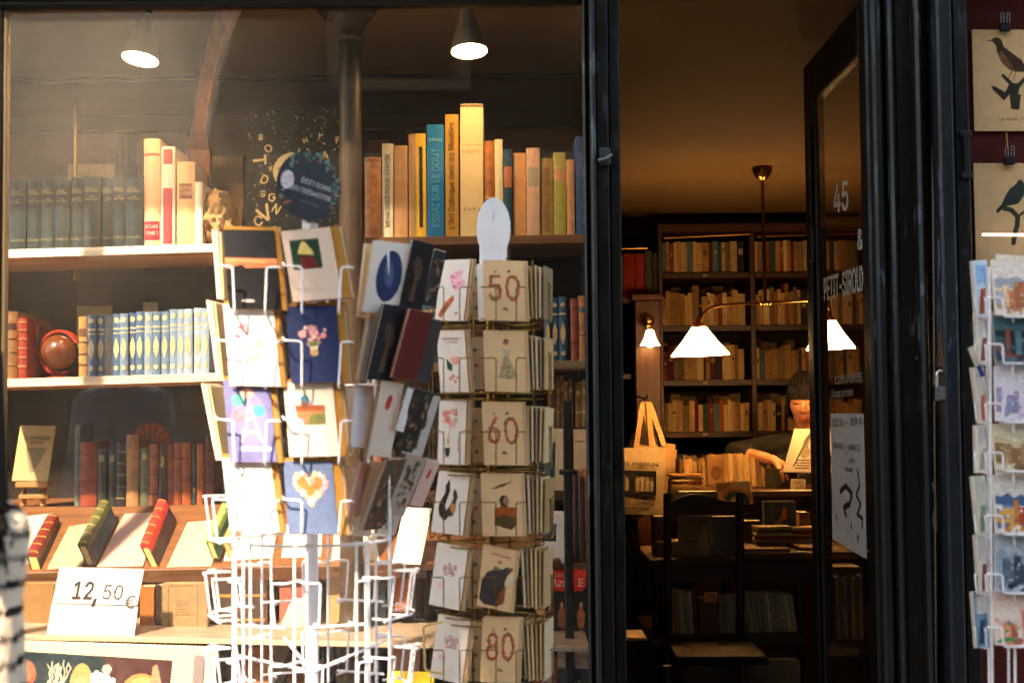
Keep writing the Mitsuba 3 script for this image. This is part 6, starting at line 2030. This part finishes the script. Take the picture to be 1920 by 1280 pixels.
for i, (r_, c) in enumerate(((.46, '#c07a50'), (.36, '#2f6a5c'), (.2, '#b8a880'))):
    m.flat(ellipse(w * .54, h * .12, w * r_, h * (r_ * 1.3), 0, 28).intersection(rect(0, h * .02, w, h)), .0004 + i * .0002, c)
m.flat([(w * .05, h * .6), (w * .1, h * .9), (w * .5, h * .92), (w * .22, h * .66)], .0004, '#c08a60', LEATHER)
put(m, t)
t, M, w, h = block('book', 'leaning brown book standing among the low row behind the counter', 'book', 1327, 1358, 852, 914, 6.75, .02, '#9a7040', CLOTH)
m = MB(M).flat(ellipse(w * .5, h * .45, w * .3, h * .22), .0005, '#7a4a24', LEATHER)
put(m, t)
bk2 = random.Random(5)
x, i = 1276, 0
while x < 1444:
    ww = bk2.uniform(5, 11)
    if not (1322 < x < 1360):
        k = num('book')
        q0, q1 = P(x, 914, 6.5), P(x + ww, 914, 6.5)
        hh = P(1400, bk2.uniform(850, 864), 6.5)[2] - CZ
        simple_book(k, q0[0], 6.5, CZ + .001, q1[0] - q0[0] - .001, hh, .13, bk2.choice(('#8a6c40', '#9a7c50', '#7a5a34', '#6a4a2c', '#a88a5c', '#5a3c24')), lean=-.05 if x < 1330 else -.12 if x > 1400 else 0)
        say(k, f'brown book, {ORD[i]} from left in the low leaning row on the counter', 'book', 'low leaning row of books on the counter')
        i += 1
    x += ww

t = num('ladder_back_chair')
say(t, 'dark wooden ladder back chair in front of the counter', 'chair')
HY = 5.3
z0 = P(1318, 1194, HY)[2]
for px in (1252, 1388):
    MB().tube([P(px, 1330, HY), P(px, 1050, HY), P(px - 1, 926, HY + .06)], .015, DW, WOODZ, sides=10).put(sub(t, 'back_post'), 'satin')
xa, xb = P(1256, 950, HY)[0], P(1384, 950, HY)[0]
for py in (949, 1000):
    z = P(1320, py, HY)[2]
    pl = [(xa + (xb - xa) * k / 20, z + .024 + .012 * math.sin(math.pi * k / 20 * 2 - .8) + .01 * math.sin(math.pi * k / 20)) for k in range(21)] + [(xb - (xb - xa) * k / 20, z - .018 + .008 * math.sin(math.pi * k / 10)) for k in range(21)]
    if py == 949:
        MB(frame((0, HY + .035, 0), (1, 0, 0), (0, 0, 1))).prism(Polygon(pl), -.009, .009, DW, WOODX).put(sub(t, 'slat'), 'satin')
MB().box((xa - .03, HY - .42, z0 - .03), (xb + .03, HY + .02, z0), '#0e0805', WOODX, bev=.006).put(f'{t}__seat', 'matte')
for px in (1250, 1392):
    q = P(px, 1200, HY - .4)
    MB().tube([(q[0], HY - .4, z0 - .03), (q[0], HY - .4, .1)], .016, DW, WOODZ, sides=10).put(sub(t, 'front_leg'), 'satin')
# things on the display table and the side table
t = num('display_table')
say(t, 'dark wooden display table behind the chair back', 'table')
a, b = P(1216, 1048, 5.44), P(1383, 1047, 5.44)
TZ0 = a[2]
MB().box((a[0], 5.44, TZ0 - .028), (b[0], 5.98, TZ0), '#3a2414', WOODX, bev=.005).put(f'{t}__top', 'satin')
MB().box((a[0] + .02, 5.46, TZ0 - .09), (b[0] - .01, 5.96, TZ0 - .029), DW, WOODX).put(f'{t}__apron', 'satin')
for x in (a[0] + .035, b[0] - .035):
    MB().tube([(x, 5.5, TZ0 - .09), (x, 5.5, .1)], .02, DW, WOODZ, sides=10).put(sub(t, 'leg'), 'satin')
t, M, w, h = sheet('white_card', 'white lettered card standing behind the chair back', 'card', (1272, 966), (1270, 1048), (1334, 1048), 5.5, '#8a7f68', .006)
put(MB(M).text('LA GRANDE', h * .08, '#3a3024', M=move(w * .5, h * .86, .0004), fit=w * .7).text('AU', h * .06, '#3a3024', M=move(w * .3, h * .66, .0004)).text('PARIS', h * .06, '#3a3024', M=move(w * .4, h * .4, .0004)), t, 'lettering')
block('file_box', 'grey green file box standing behind the chair back', 'box', 1336, 1384, 968, 1048, 5.52, .1, '#5a5c50', CLOTH)
t = num('glass_bottle')
say(t, 'small glass bottle catching the lamplight on the dark display table', 'bottle')
q = P(1321, 1046, 5.5)
MB(move(q[0], 5.5, TZ0 + .001)).lathe([(0, 0), (.02, 0), (.022, .01), (.022, .075), (.012, .09), (.011, .105), (.014, .106), (.014, .118), (0, .119)], '#a89468', seg=20).put(t, 'varnish')
t = num('paper_stack')
say(t, 'low stack of loose papers on the left end of the dark display table', 'paper')
m = MB()
for i in range(7):
    q = P(1230, 1044, 5.6)
    MBx = move(q[0] + .085, 5.6, TZ0 + .001 + i * .008) @ rotz(.06 * math.sin(i * 2.3))
    MB(MBx).box((-.09, -.06, 0), (.09, .06, .0075), '#8f7a54', PAGES, bev=.001).put(sub(t, 'sheet_bundle'))
t = num('side_table')
say(t, 'dark wooden table with papers right of the chair', 'table')
a, b = P(1384, 1036, 5.45), P(1640, 1034, 5.45)
MB().box((a[0], 5.45, a[2] - .03), (b[0], 6.0, a[2]), '#4a2e18', WOODX, bev=.005).put(f'{t}__top', 'satin')
MB().box((a[0] + .02, 5.47, a[2] - .12), (b[0] - .02, 5.98, a[2] - .031), DW, WOODX).put(f'{t}__apron', 'satin')
TZ = a[2]
for x in (a[0] + .04, a[0] + .24, b[0] - .04):
    MB().tube([(x, 5.5, TZ - .12), (x, 5.5, .1)], .02, DW, WOODZ, sides=10).put(sub(t, 'leg'), 'satin')
MB().box((P(1220, 1196, 5.3)[0], 5.3, P(1300, 1196, 5.3)[2] - .025), (P(1510, 1200, 5.3)[0], 5.9, P(1300, 1196, 5.3)[2]), '#2a180e', WOODX, bev=.003).put(f'{t}__lower_shelf', 'satin')
LZ = P(1300, 1196, 5.3)[2]
for i, (x0, x1, y0, y1, c, lb) in enumerate(((1392, 1482, 5.47, 5.6, '#8a7048', 'thin flat magazine at the front edge of the side table'), (1500, 1560, 5.5, 5.68, '#7a6444', 'thin flat booklet on the right half of the side table'))):
    k = num('magazine')
    say(k, lb, 'magazine')
    MB().box((P(x0, 1030, y0)[0], y0, TZ + .001), (P(x1, 1030, y0)[0], y1, TZ + .014), c, PAGES, bev=.002).put(k)
t, M, w, h = block('book', 'upright book with an orange and white flame picture on the side table', 'book', 1434, 1492, 939, 1022, 5.75, .05, '#5a5a48', CLOTH)
m = MB(M).flat(rect(w * .04, h * .04, w * .96, h * .96), .0004, '#3f5058', LEATHER)
m.flat([(w * .2, h * .45), (w * .5, h * .62), (w * .62, h * .9), (w * .72, h * .76), (w * .7, h * .6), (w * .5, h * .52)], .0006, '#a85a2a')
m.flat([(w * .18, h * .3), (w * .3, h * .46), (w * .58, h * .54), (w * .5, h * .46), (w * .34, h * .36)], .0008, '#c0b090')
m.flat(rect(w * .04, h * .04, w * .96, h * .2), .0006, '#7a6a44', LEATHER)
put(m, t)
# boxes and books low down
t, M, w, h = block('book', 'large grey book with faint capitals standing low left of the book crate', 'book', 1231, 1297, 1057, 1194, 5.62, .03, '#6a6862', CLOTH)
put(MB(M).text('PIERRE', h * .1, '#3a3a40', M=move(w * .5, h * .85, .0004), fit=w * .8).text('AUCHER', h * .1, '#3a3a40', M=move(w * .5, h * .68, .0004), fit=w * .8), t, 'lettering')
k = 0
for x0, x1, yt, Yq, ln in [(1252 + i * 8.2, 1260 + i * 8.2, 1104 + i * 1.2, 5.4, -.04) for i in range(7)] + [(1350 + i * 7, 1357 + i * 7, 1116, 5.42, 0) for i in range(6)] + [(1398 + i * 9, 1406.5 + i * 9, 1108 + i * .7, 5.42, -.13) for i in range(11)]:
    q0, q1 = P(x0, 1194, Yq), P(x1, 1194, Yq)
    kk = num('book')
    simple_book(kk, q0[0], Yq, LZ + .001, q1[0] - q0[0] - .0008, P(x0, yt, Yq)[2] - LZ, .13, ['#b8ac90', '#c4b89c', '#8a2c1c', '#a89c80', '#cabf9f', '#c8781c', '#b0a488'][(k * 5) % 7] if k < 7 else ['#8f8468', '#a0967a', '#b0a688', '#989078'][k % 4], lean=ln)
    say(kk, f'pale paperback, {ORD[k]} from left on the low shelf under the side table', 'book', 'pale paperbacks on the low shelf under the side table')
    k += 1
t, M, w, h = block('card_box', 'brown card box with a red and white tag on the low shelf', 'box', 1312, 1348, 1122, 1194, 5.40, .1, '#6a5030', CLOTH)
t, M, w, h = sheet('price_label', 'red and white price tag on the brown card box', 'label', (1321, 1110), (1321, 1130), (1344, 1130), 5.385, '#c8b090', .002)
put(MB(M).flat(rect(w * .15, h * .15, w * .85, h * .85), .0004, '#b04a28').flat(rect(w * .25, h * .25, w * .75, h * .75), .0006, '#d0a078'), t, 'panel')
t = num('striped_cloth')
say(t, 'dark striped cloth hanging below the cloth bags', 'cloth')
v = []
n, k = 16, 20
o, x, y = P(1140, 1138, 5.6), P(1218, 1138, 5.6) - P(1140, 1138, 5.6), P(1140, 992, 5.6) - P(1140, 1138, 5.6)
for j in range(n + 1):
    for i in range(k + 1):
        a, b = i / k, j / n
        v.append(o + x * (a * (1 - .3 * b)) + y * b + [0, .02 * math.sin(a * 19 + b * 2) * (1.2 - b), -.03 * a * (1 - b) * math.sin(b * 4)])
f = [[j * (k + 1) + i, j * (k + 1) + i + 1, (j + 1) * (k + 1) + i + 1, (j + 1) * (k + 1) + i] for j in range(n) for i in range(k)]
MB().add(np.array(v), f, '#3a3026', STRIPE).put(t)

# more stock round the chair and the tables
for i, (x0, x1, y0, y1, Yq, d, c, lb) in enumerate((
        (1228, 1248, 968, 1046, 5.6, .14, '#4a1c12', 'dark red upright book left of the chair back post'), (1302, 1330, 1012, 1048, 5.6, .12, '#5a4630', 'small tan box standing on the dark display table'),
        (1500, 1520, 960, 1030, 5.8, .12, '#6a4a2c', 'brown upright book right of the flame picture book'), (1396, 1430, 976, 1034, 5.85, .1, '#3c3426', 'dark upright book left of the flame picture book'),
        (1400, 1500, 1236, 1330, 5.35, .25, '#6e6248', 'large pale box on the floor below the low shelf'), (1550, 1618, 1062, 1200, 5.3, .2, '#5a4226', 'brown book crate seen through the door pane'),
        (1172, 1226, 1200, 1330, 5.8, .3, '#4a2a18', 'brown wooden crate at the foot of the striped cloth'), (1290, 1392, 1246, 1330, 5.2, .2, '#3a2e20', 'dark book box on the floor left of the large pale box'))):
    block('box' if 'box' in lb or 'crate' in lb else 'book', lb, 'box' if 'box' in lb or 'crate' in lb else 'book', x0, x1, y0, y1, Yq, d, c, CLOTH)
for i in range(9):
    k = num('book')
    q0, q1 = P(1553 + i * 7.2, 1196, 5.25), P(1559.4 + i * 7.2, 1196, 5.25)
    simple_book(k, q0[0], 5.23, P(1580, 1196, 5.25)[2], q1[0] - q0[0], P(1580, 1075 + (i * 7) % 11, 5.25)[2] - P(1580, 1196, 5.25)[2], .06, ['#8f8468', '#6a4a2c', '#a08a64', '#7a5c3a'][i % 4])
    say(k, f'brownish paperback, {ORD[i]} from left, in front of the crate behind the door pane', 'book', 'paperbacks seen through the door pane')
for s in range(2):
    for i in range(5 + s):
        k = num('magazine')
        q = P((1508, 1448)[s], 1030, (5.72, 5.62)[s])
        M = move(q[0], (5.72, 5.62)[s], TZ + .016 + i * .012) @ rotz(.1 * math.sin(i * 5 + s))
        MB(M).box((-.07, -.05, 0), (.07, .05, .0112), ['#a08c62', '#6a5236', '#8f7c5c', '#7a2a1c', '#b09c74', '#5c5444'][(i + s) % 6], PAGES, bev=.001).put(k)
        say(k, f'flat booklet, {ORD[i]} from the bottom of the {["right", "left"][s]} pile on the side table', 'magazine', 'piles of flat booklets on the side table')
for i in range(6):
    k = num('magazine')
    q = P(1290, 920, 6.4)
    M = move(q[0], 6.42, CZ + .001 + i * .011) @ rotz(.12 * math.sin(i * 3))
    MB(M).box((-.08, -.06, 0), (.06, .06, .0102), ['#6a4a2c', '#8a6a40', '#5a2a1a', '#a08a60', '#4a3a28', '#8a5a30'][i], PAGES, bev=.001).put(k)
    say(k, f'flat book, {ORD[i]} from the bottom of the pile at the left counter end', 'magazine', 'pile of flat books at the left end of the counter')
# ------------------------------------------------------------------ people


def chain(*joints):
    """Union of the hulls of neighbouring spheres: one limb."""
    out = []
    sp = [manifold3d.Manifold.sphere(r, 20).translate(tuple(map(float, p))) for p, r in joints]
    if len(sp) == 1:
        return sp
    for a, b in zip(sp, sp[1:]):
        out.append(manifold3d.Manifold.batch_hull([a, b]))
    return out


def skinned(parts, length=.012, rounds=8):
    m = manifold3d.Manifold.batch_boolean(parts, manifold3d.OpType.Add).refine_to_length(length)
    q = m.to_mesh()
    tm = trimesh.Trimesh(q.vert_properties[:, :3], q.tri_verts, process=True)
    trimesh.smoothing.filter_taubin(tm, lamb=.5, nu=.52, iterations=rounds)
    return tm


def head_mesh(s=1.0):
    """A head with brow, nose, lips, chin and ears; face towards -y, centre of the skull at the origin, about 0.23 high at s = 1."""
    b = trimesh.creation.icosphere(5)
    v = np.array(b.vertices)
    x, y, z = v.T
    X, Y, Z = x * .075, y * .096, z * .115
    low = np.clip(-z, 0, 1)
    X *= 1 - .28 * low ** 1.5
    Y = np.where(y < 0, Y * (1 - .06 * low), Y * (1 - .35 * low))
    front = np.clip(-y, 0, 1) ** 2

    def bump(cx, cz, rx, rz, d):
        return front * d * np.exp(-((X - cx) / rx) ** 2 - ((Z - cz) / rz) ** 2)
    Y -= bump(0, -.02, .011, .022, .016) + bump(0, -.036, .014, .009, .012)      # nose
    Y -= bump(-.014, -.036, .007, .006, .005) + bump(.014, -.036, .007, .006, .005)
    for sx in (-.031, .031):
        Y += bump(sx, .004, .017, .011, .010)                                        # eye sockets
        Y -= bump(sx, .003, .011, .006, .006)                                        # lids
        Y -= bump(sx, .024, .02, .007, .004)
        Y -= bump(sx * 1.25, -.03, .02, .02, .005)                                   # cheeks
    Y -= bump(0, -.060, .020, .0055, .007) + bump(0, -.070, .016, .0055, .007)      # lips
    Y += bump(0, -.0648, .022, .0022, .004)
    Y -= bump(0, -.095, .02, .014, .008)
    return trimesh.Trimesh(np.c_[X, Y, Z] * s, b.faces, process=False)


def hand(parts, wrist, palm_dir, up, curl=.5, s=1.0, side=1):
    """Palm and five fingers as hulls. palm_dir from wrist to knuckles, up = back of the hand."""
    d, n = unit(palm_dir), unit(up)
    n = unit(n - d * (n @ d))
    l = np.cross(d, n) * side
    W0 = np.asarray(wrist, float)
    kn = [W0 + d * (.085 * s) + l * (o * s) for o in (.030, .010, -.010, -.029)]
    parts += chain((W0, .021 * s), (W0 + d * .04 * s + l * .012 * s, .017 * s), (kn[0], .011 * s))
    parts += chain((W0, .021 * s), (W0 + d * .04 * s - l * .012 * s, .016 * s), (kn[3], .010 * s))
    parts += chain((kn[0], .0115 * s), (kn[1], .0115 * s), (kn[2], .011 * s), (kn[3], .010 * s))
    for i, L in enumerate((.072, .08, .075, .058)):
        p, a = kn[i], curl * (.7 + .12 * i)
        q = [(p, .0095 * s)]
        for j, fr_ in enumerate((.45, .31, .24)):
            ang = a * (j + 1) * .8
            p = p + (d * math.cos(ang) - n * math.sin(ang) + l * .06 * (1.5 - i)) * L * fr_ * s
            q.append((p, (.0088, .0078, .0066)[j] * s))
        parts += chain(*q)
    t0 = W0 + d * .025 * s + l * .022 * s
    parts += chain((t0, .013 * s), (t0 + d * .03 * s + l * .024 * s - n * .01 * s, .0105 * s), (t0 + d * .06 * s + l * .028 * s - n * .022 * s, .0085 * s))


SK = '#b8825e'
# the woman behind the counter
t = num('person')
say(t, 'woman with dark fringe and black jumper bending over the counter with a book', 'person')
WY = 6.75
hc = P(1509, 752, WY)
sh_l, sh_r = P(1452, 838, WY + .06), P(1592, 838, WY + .06)
el_l, el_r = P(1378, 846, WY - .08), P(1622, 890, WY - .05)
wr_l = P(1452, 862, WY - .32)
wr_r = P(1600, 884, WY - .28)
chest = (sh_l + sh_r) / 2 + [0, .0, -.12]
waist = (sh_l + sh_r) / 2 + [0, .06, -.42]
hips = waist + [0, .02, -.18]
parts = []
parts += chain((sh_l, .062), ((sh_l + sh_r) / 2 + [0, .02, .0], .085), (sh_r, .062))
parts += chain((sh_l + [.05, .01, -.08], .09), (chest, .12), (sh_r + [-.05, .01, -.08], .09))
parts += chain((chest, .13), (waist, .115), (hips, .14))
parts += chain((hips + [-.08, 0, 0], .10), (hips + [.08, 0, 0], .10))
parts += chain((sh_l, .06), (el_l, .046), (el_l * .7 + wr_l * .3, .041))
parts += chain((sh_r, .06), (el_r, .046), (el_r * .5 + wr_r * .5, .04))
for s in (-.08, .08):
    parts += chain((hips + [s, 0, 0], .10), (np.array([hips[0] + s, hips[1], .55]), .07), (np.array([hips[0] + s, hips[1] + .02, .16]), .05))
MB().mesh(skinned(parts, .02), '#0b0b0d', CLOTH).put(f'{t}__jumper')
parts = []
fl = el_l * .75 + wr_l * .25
parts += chain((fl, .031), (wr_l * .7 + el_l * .3, .027), (wr_l, .0205))
hand(parts, wr_l, P(1478, 886, WY - .38) - wr_l, np.array([.1, -.6, .8]), .7, .92, side=-1)
MB().mesh(skinned(parts, .006, 6), SK).put(f'{t}__left_forearm', 'skin')
parts = []
fl = el_r * .6 + wr_r * .4
parts += chain((fl, .034), (wr_r, .025))
hand(parts, wr_r, P(1572, 890, WY - .34) - wr_r, np.array([-.1, -.6, .8]), .7, .92, side=1)
MB().mesh(skinned(parts, .006, 6), SK).put(f'{t}__right_forearm', 'skin')
hd = head_mesh(.98)
hd.apply_transform(move(hc + [0, -.005, -.002]) @ rotx(.13) @ rotz(-.28))
nk = skinned(chain((hc + [.0, .03, -.07], .052), ((sh_l + sh_r) / 2 + [0, .0, .05], .056), (chest + [0, -.055, .11], .075)), .012)
MB().mesh(hd, SK).mesh(nk, SK).put(f'{t}__head', 'skin')
HM = move(hc + [0, -.005, -.002]) @ rotx(.13) @ rotz(-.28)
m = MB(HM)
for sx in (-.031, .031):
    m.tube([(sx - .017, -.078, .003), (sx - .006, -.0868, -.0015), (sx + .006, -.0868, -.0015), (sx + .017, -.078, .003)], .003, '#1c100c')
    m.tube([(sx - .018, -.082, .024), (sx, -.0905, .029), (sx + .018, -.082, .025)], .003, '#24140e')
m.put(f'{t}__eyes')
m = MB(HM)
m.tube([(-.022, -.080, -.0645), (-.01, -.0925, -.0605), (0, -.0955, -.0615), (.01, -.0925, -.0605), (.022, -.080, -.0645)], .0026, '#98483a', sides=8)
m.tube([(-.018, -.083, -.067), (0, -.0945, -.0715), (.018, -.083, -.067)], .003, '#9c4c3c', sides=8)
m.put(f'{t}__lips', 'skin')
s = trimesh.creation.icosphere(4)
v = np.array(s.vertices)
keep = (v[:, 2] > .02) | (v[:, 1] > -.25)
n_ = meshkit.noise(v * [14, 14, 3] + 5)[:, None]
hv = v * [.088, .108, .128] * (1 + .05 * (n_ - .5)) + [0, .012, .012]
fk = keep[s.faces].all(1)
m = MB(HM).add(hv, s.faces[fk], '#0b0807', LEATHER)
rs = random.Random(3)
for i in range(46):                                        # fringe and loose strands
    a = -.072 + .144 * i / 45
    top = np.array([a * .8, -.088 + abs(a) * .35, .085])
    mid_ = np.array([a + rs.uniform(-.004, .004), -.103 + abs(a) * .5, .052])
    end = np.array([a * 1.08 + rs.uniform(-.008, .008), -.098 + abs(a) * .62, .030 + rs.uniform(-.012, .008) - abs(a) * .25])
    m.tube([top, mid_, end], [.005, .0045, .0012], '#0c0807', sides=5)
for sx in (-1, 1):
    for i in range(14):
        y = -.05 + .012 * i
        m.tube([(sx * .078, y, .05), (sx * (.084 + rs.uniform(0, .008)), y + .005, -.02), (sx * (.076 + rs.uniform(-.01, .01)), y + .01, -.085 + rs.uniform(-.02, .02))], [.006, .006, .0015], '#0c0807', sides=5)
for i in range(90):                                        # locks over the crown
    a, e0 = rs.uniform(0, 2 * math.pi), rs.uniform(1.15, 1.5)
    e1 = e0 - rs.uniform(.6, 1.25)
    pts_ = []
    for q in np.linspace(0, 1, 4):
        e = e0 + (e1 - e0) * q
        k_ = 1.015 + .035 * rs.random()
        d_ = np.array([math.cos(a + .25 * q) * math.cos(e), math.sin(a + .25 * q) * math.cos(e), math.sin(e)])
        pts_.append(d_ * [.088 * k_, .108 * k_, .128 * k_] + [0, .012, .012])
    if pts_[-1][1] < -.07 and pts_[-1][2] < .05:
        continue
    m.tube(pts_, [.004, .006, .0055, .0012], rs.choice(('#120c0a', '#1c120d', '#0c0807')), sides=5)
m.put(f'{t}__hair', 'matte')

# the picture book she holds up
t, M, w, h = sheet('picture_book', 'white picture book with a grey drawing held up by the woman', 'book', (1490, 803), (1468, 884), (1560, 886), WY - .42, '#cfc4ae', .014, mat='satin', Yt=WY - .36)
m = MB(M)
m.flat(ellipse(w * .42, h * .68, w * .16, h * .22).difference(ellipse(w * .44, h * .66, w * .08, h * .14)), .0006, '#6a6050', LEATHER)
m.flat(ellipse(w * .36, h * .44, w * .1, h * .12), .0007, '#8a7c64', LEATHER)
m.flat([(w * .16, h * .1), (w * .2, h * .12), (w * .36, h * .86), (w * .32, h * .9)], .0009, '#4a4238')
for i in range(4):
    m.flat(rect(w * .22, h * (.08 + i * .06), w * .52, h * (.105 + i * .06)), .0008, '#4a443a')
m.flat(rect(w * .58, h * .04, w * .95, h * .4), .0006, '#2a2824', LEATHER)
put(m, t)

# the passer-by cut by the left edge, seen from behind
t = num('person')
say(t, 'passer-by with long dark hair and striped white top at the left edge', 'person')
QY = 1.75
OX = 10


def Q(px, py, dy=0.0):
    return P(px + OX, py + 14, QY + dy)


hip = Q(-150, 1700)
ch = Q(-150, 1150)
sh1 = Q(-22, 985)
sh0 = Q(-300, 985)
parts = chain((sh0, .05), (Q(-160, 960), .07), (sh1, .042))
parts += chain((Q(-90, 1080), .075), (Q(-95, 1300), .085), (Q(-100, 1500), .08))
parts += chain((Q(-210, 1080), .085), (Q(-205, 1300), .085), (Q(-200, 1500), .08))
parts += chain((Q(-100, 1500), .09), (Q(-200, 1500), .09))
parts += chain((sh1, .044), (Q(-34, 1120, -.02), .040), (Q(-44, 1290, -.05), .036))
parts += chain((sh0, .05), (Q(-290, 1150), .043), (Q(-285, 1330), .038))
body = skinned(parts, .012)
v = np.array(body.vertices)
fc = v[body.faces].mean(1)
band_ = np.mod(fc[:, 2] + .012 * np.sin(fc[:, 0] * 9), .0305) < .0085
m = MB()
m.add(v, body.faces[~band_], '#d6c4ae', CLOTH)
m.add(v, body.faces[band_], '#121316', CLOTH)
m.put(f'{t}__striped_top')
parts = []
g = Q(-47, 1330, -.06)
parts += chain((Q(-44, 1285, -.05), .031), (Q(-46, 1420, -.12), .026), (Q(-44, 1520, -.2), .021))
hand(parts, Q(-44, 1520, -.2), np.array([.0, -.5, -.6]), np.array([1, 0, 0]), .5, .95)
MB().mesh(skinned(parts, .006, 6), '#b8805e').put(f'{t}__right_forearm', 'skin')
hd = head_mesh(.98)
hcc = Q(-150, 700)
hd.apply_transform(move(hcc) @ rotz(2.6))
nk = skinned(chain((hcc + [0, 0, -.08], .05), (Q(-155, 960), .055)), .012)
MB().mesh(hd, '#b8805e').mesh(nk, '#b8805e').put(f'{t}__head', 'skin')
m = MB(move(hcc))
s = trimesh.creation.icosphere(4)
v = np.array(s.vertices)
hv = v * [.09, .108, .125] * (1 + .05 * (meshkit.noise(v * [14, 14, 3])[:, None] - .5)) + [0, -.012, .012]
keep = (v[:, 2] > .1) | (v[:, 1] < .3)
m.add(hv, s.faces[keep[s.faces].all(1)], '#15100e', LEATHER)
rs = random.Random(14)
lo = Q(-150, 1085)[2] - hcc[2]
for i in range(420):
    a = rs.uniform(math.radians(165), math.radians(395))
    r1 = np.array([.088 * math.cos(a), .10 * math.sin(a) - .01, rs.uniform(-.02, .04)])
    r2 = np.array([.104 * math.cos(a), .10 * math.sin(a) - .03, -.16])
    wv = rs.uniform(.0, 1)
    r3 = np.array([.106 * math.cos(a) + rs.uniform(-.015, .015), -.045 + .07 * math.sin(a), lo * (.55 + .45 * wv)])
    m.tube([r1, r2, (r2 + r3) / 2 + [rs.uniform(-.008, .008), rs.uniform(-.008, .004), 0], r3], [.0045, .005, .0042, .0006], rs.choice(('#17110f', '#1f1712', '#120d0b')), sides=5)
m.put(f'{t}__hair', 'matte')
MB().mesh(skinned(chain((Q(-110, 1560), .09), (np.array([Q(-110, 1560)[0], QY, .55]), .07), (np.array([Q(-110, 1560)[0], QY + .02, .1]), .05)) + chain((Q(-195, 1560), .09), (np.array([Q(-195, 1560)[0], QY, .55]), .07), (np.array([Q(-195, 1560)[0], QY + .02, .1]), .05)) + chain((Q(-110, 1560), .09), (Q(-195, 1560), .09)), .02), '#20242c', CLOTH).put(f'{t}__trousers')


# two passers-by in the passage: the window shows them only as a faint reflection
def passer(label, x, y, shoulder, coat, turn, hair, trousers):
    t = num('person')
    say(t, label, 'person')
    R = move(x, y, 0) @ rotz(turn)
    S = shoulder
    j = lambda a, b, c: np.array([a, b, c])  # noqa: E731
    parts = chain((j(-.17, 0, S - .03), .07), (j(0, 0, S + .01), .085), (j(.17, 0, S - .03), .07))
    parts += chain((j(-.10, 0, S - .12), .12), (j(-.09, 0, S - .5), .12), (j(-.09, 0, S - .72), .13))
    parts += chain((j(.10, 0, S - .12), .12), (j(.09, 0, S - .5), .12), (j(.09, 0, S - .72), .13))
    parts += chain((j(-.09, 0, S - .3), .12), (j(.09, 0, S - .3), .12))
    for s in (-1, 1):
        parts += chain((j(s * .19, 0, S - .05), .068), (j(s * .25, .02, S - .34), .056), (j(s * .23, -.08, S - .58), .042))
    MB(R).mesh(skinned(parts, .016), coat, CLOTH).put(f'{t}__coat')
    parts = []
    for s in (-1, 1):
        hand(parts, j(s * .23, -.08, S - .58), j(0, -.3, -1), j(s, 0, 0), .5, .95, side=s)
    parts += chain((j(0, .0, S + .03), .055), (j(0, -.01, S + .13), .05))
    MB(R).mesh(skinned(parts, .006, 6), SK).put(f'{t}__hands_and_neck', 'skin')
    hd = head_mesh(1.0)
    hd.apply_transform(move(0, -.02, S + .225))
    MB(R).mesh(hd, SK).put(f'{t}__head', 'skin')
    s = trimesh.creation.icosphere(3)
    v = np.array(s.vertices)
    keep = (v[:, 2] > .25) | (v[:, 1] > .05)
    MB(R).add(v * [.084, .106, .125] + [0, -.008, S + .232], s.faces[keep[s.faces].all(1)], hair, LEATHER).put(f'{t}__hair', 'satin')
    m = MB(R)
    for s in (-.03, .03):
        m.tube([(s + .021 * math.cos(a), -.122, S + .228 + .017 * math.sin(a)) for a in np.linspace(0, 6.28, 15)[:-1]], .0018, '#1a1a1c', closed=True)
    m.put(f'{t}__glasses')
    parts = []
    for s in (-1, 1):
        parts += chain((j(s * .09, 0, S - .7), .12), (j(s * .1, 0, .5), .075), (j(s * .1, .02, .1), .05), (j(s * .1, -.12, .05), .045))
    MB(R).mesh(skinned(parts, .02), trousers, CLOTH).put(f'{t}__trousers')


passer('man in a pale blue grey jacket in the passage, reflected in the window', -1.80, .25, 1.53, '#7c879c', math.pi + .25, '#15110f', '#22252c')
passer('person in a dark coat with glasses reflected near the white rack', -1.52, 0.0, 1.27, '#3c4658', math.pi - .5, '#3a2c22', '#22252c')
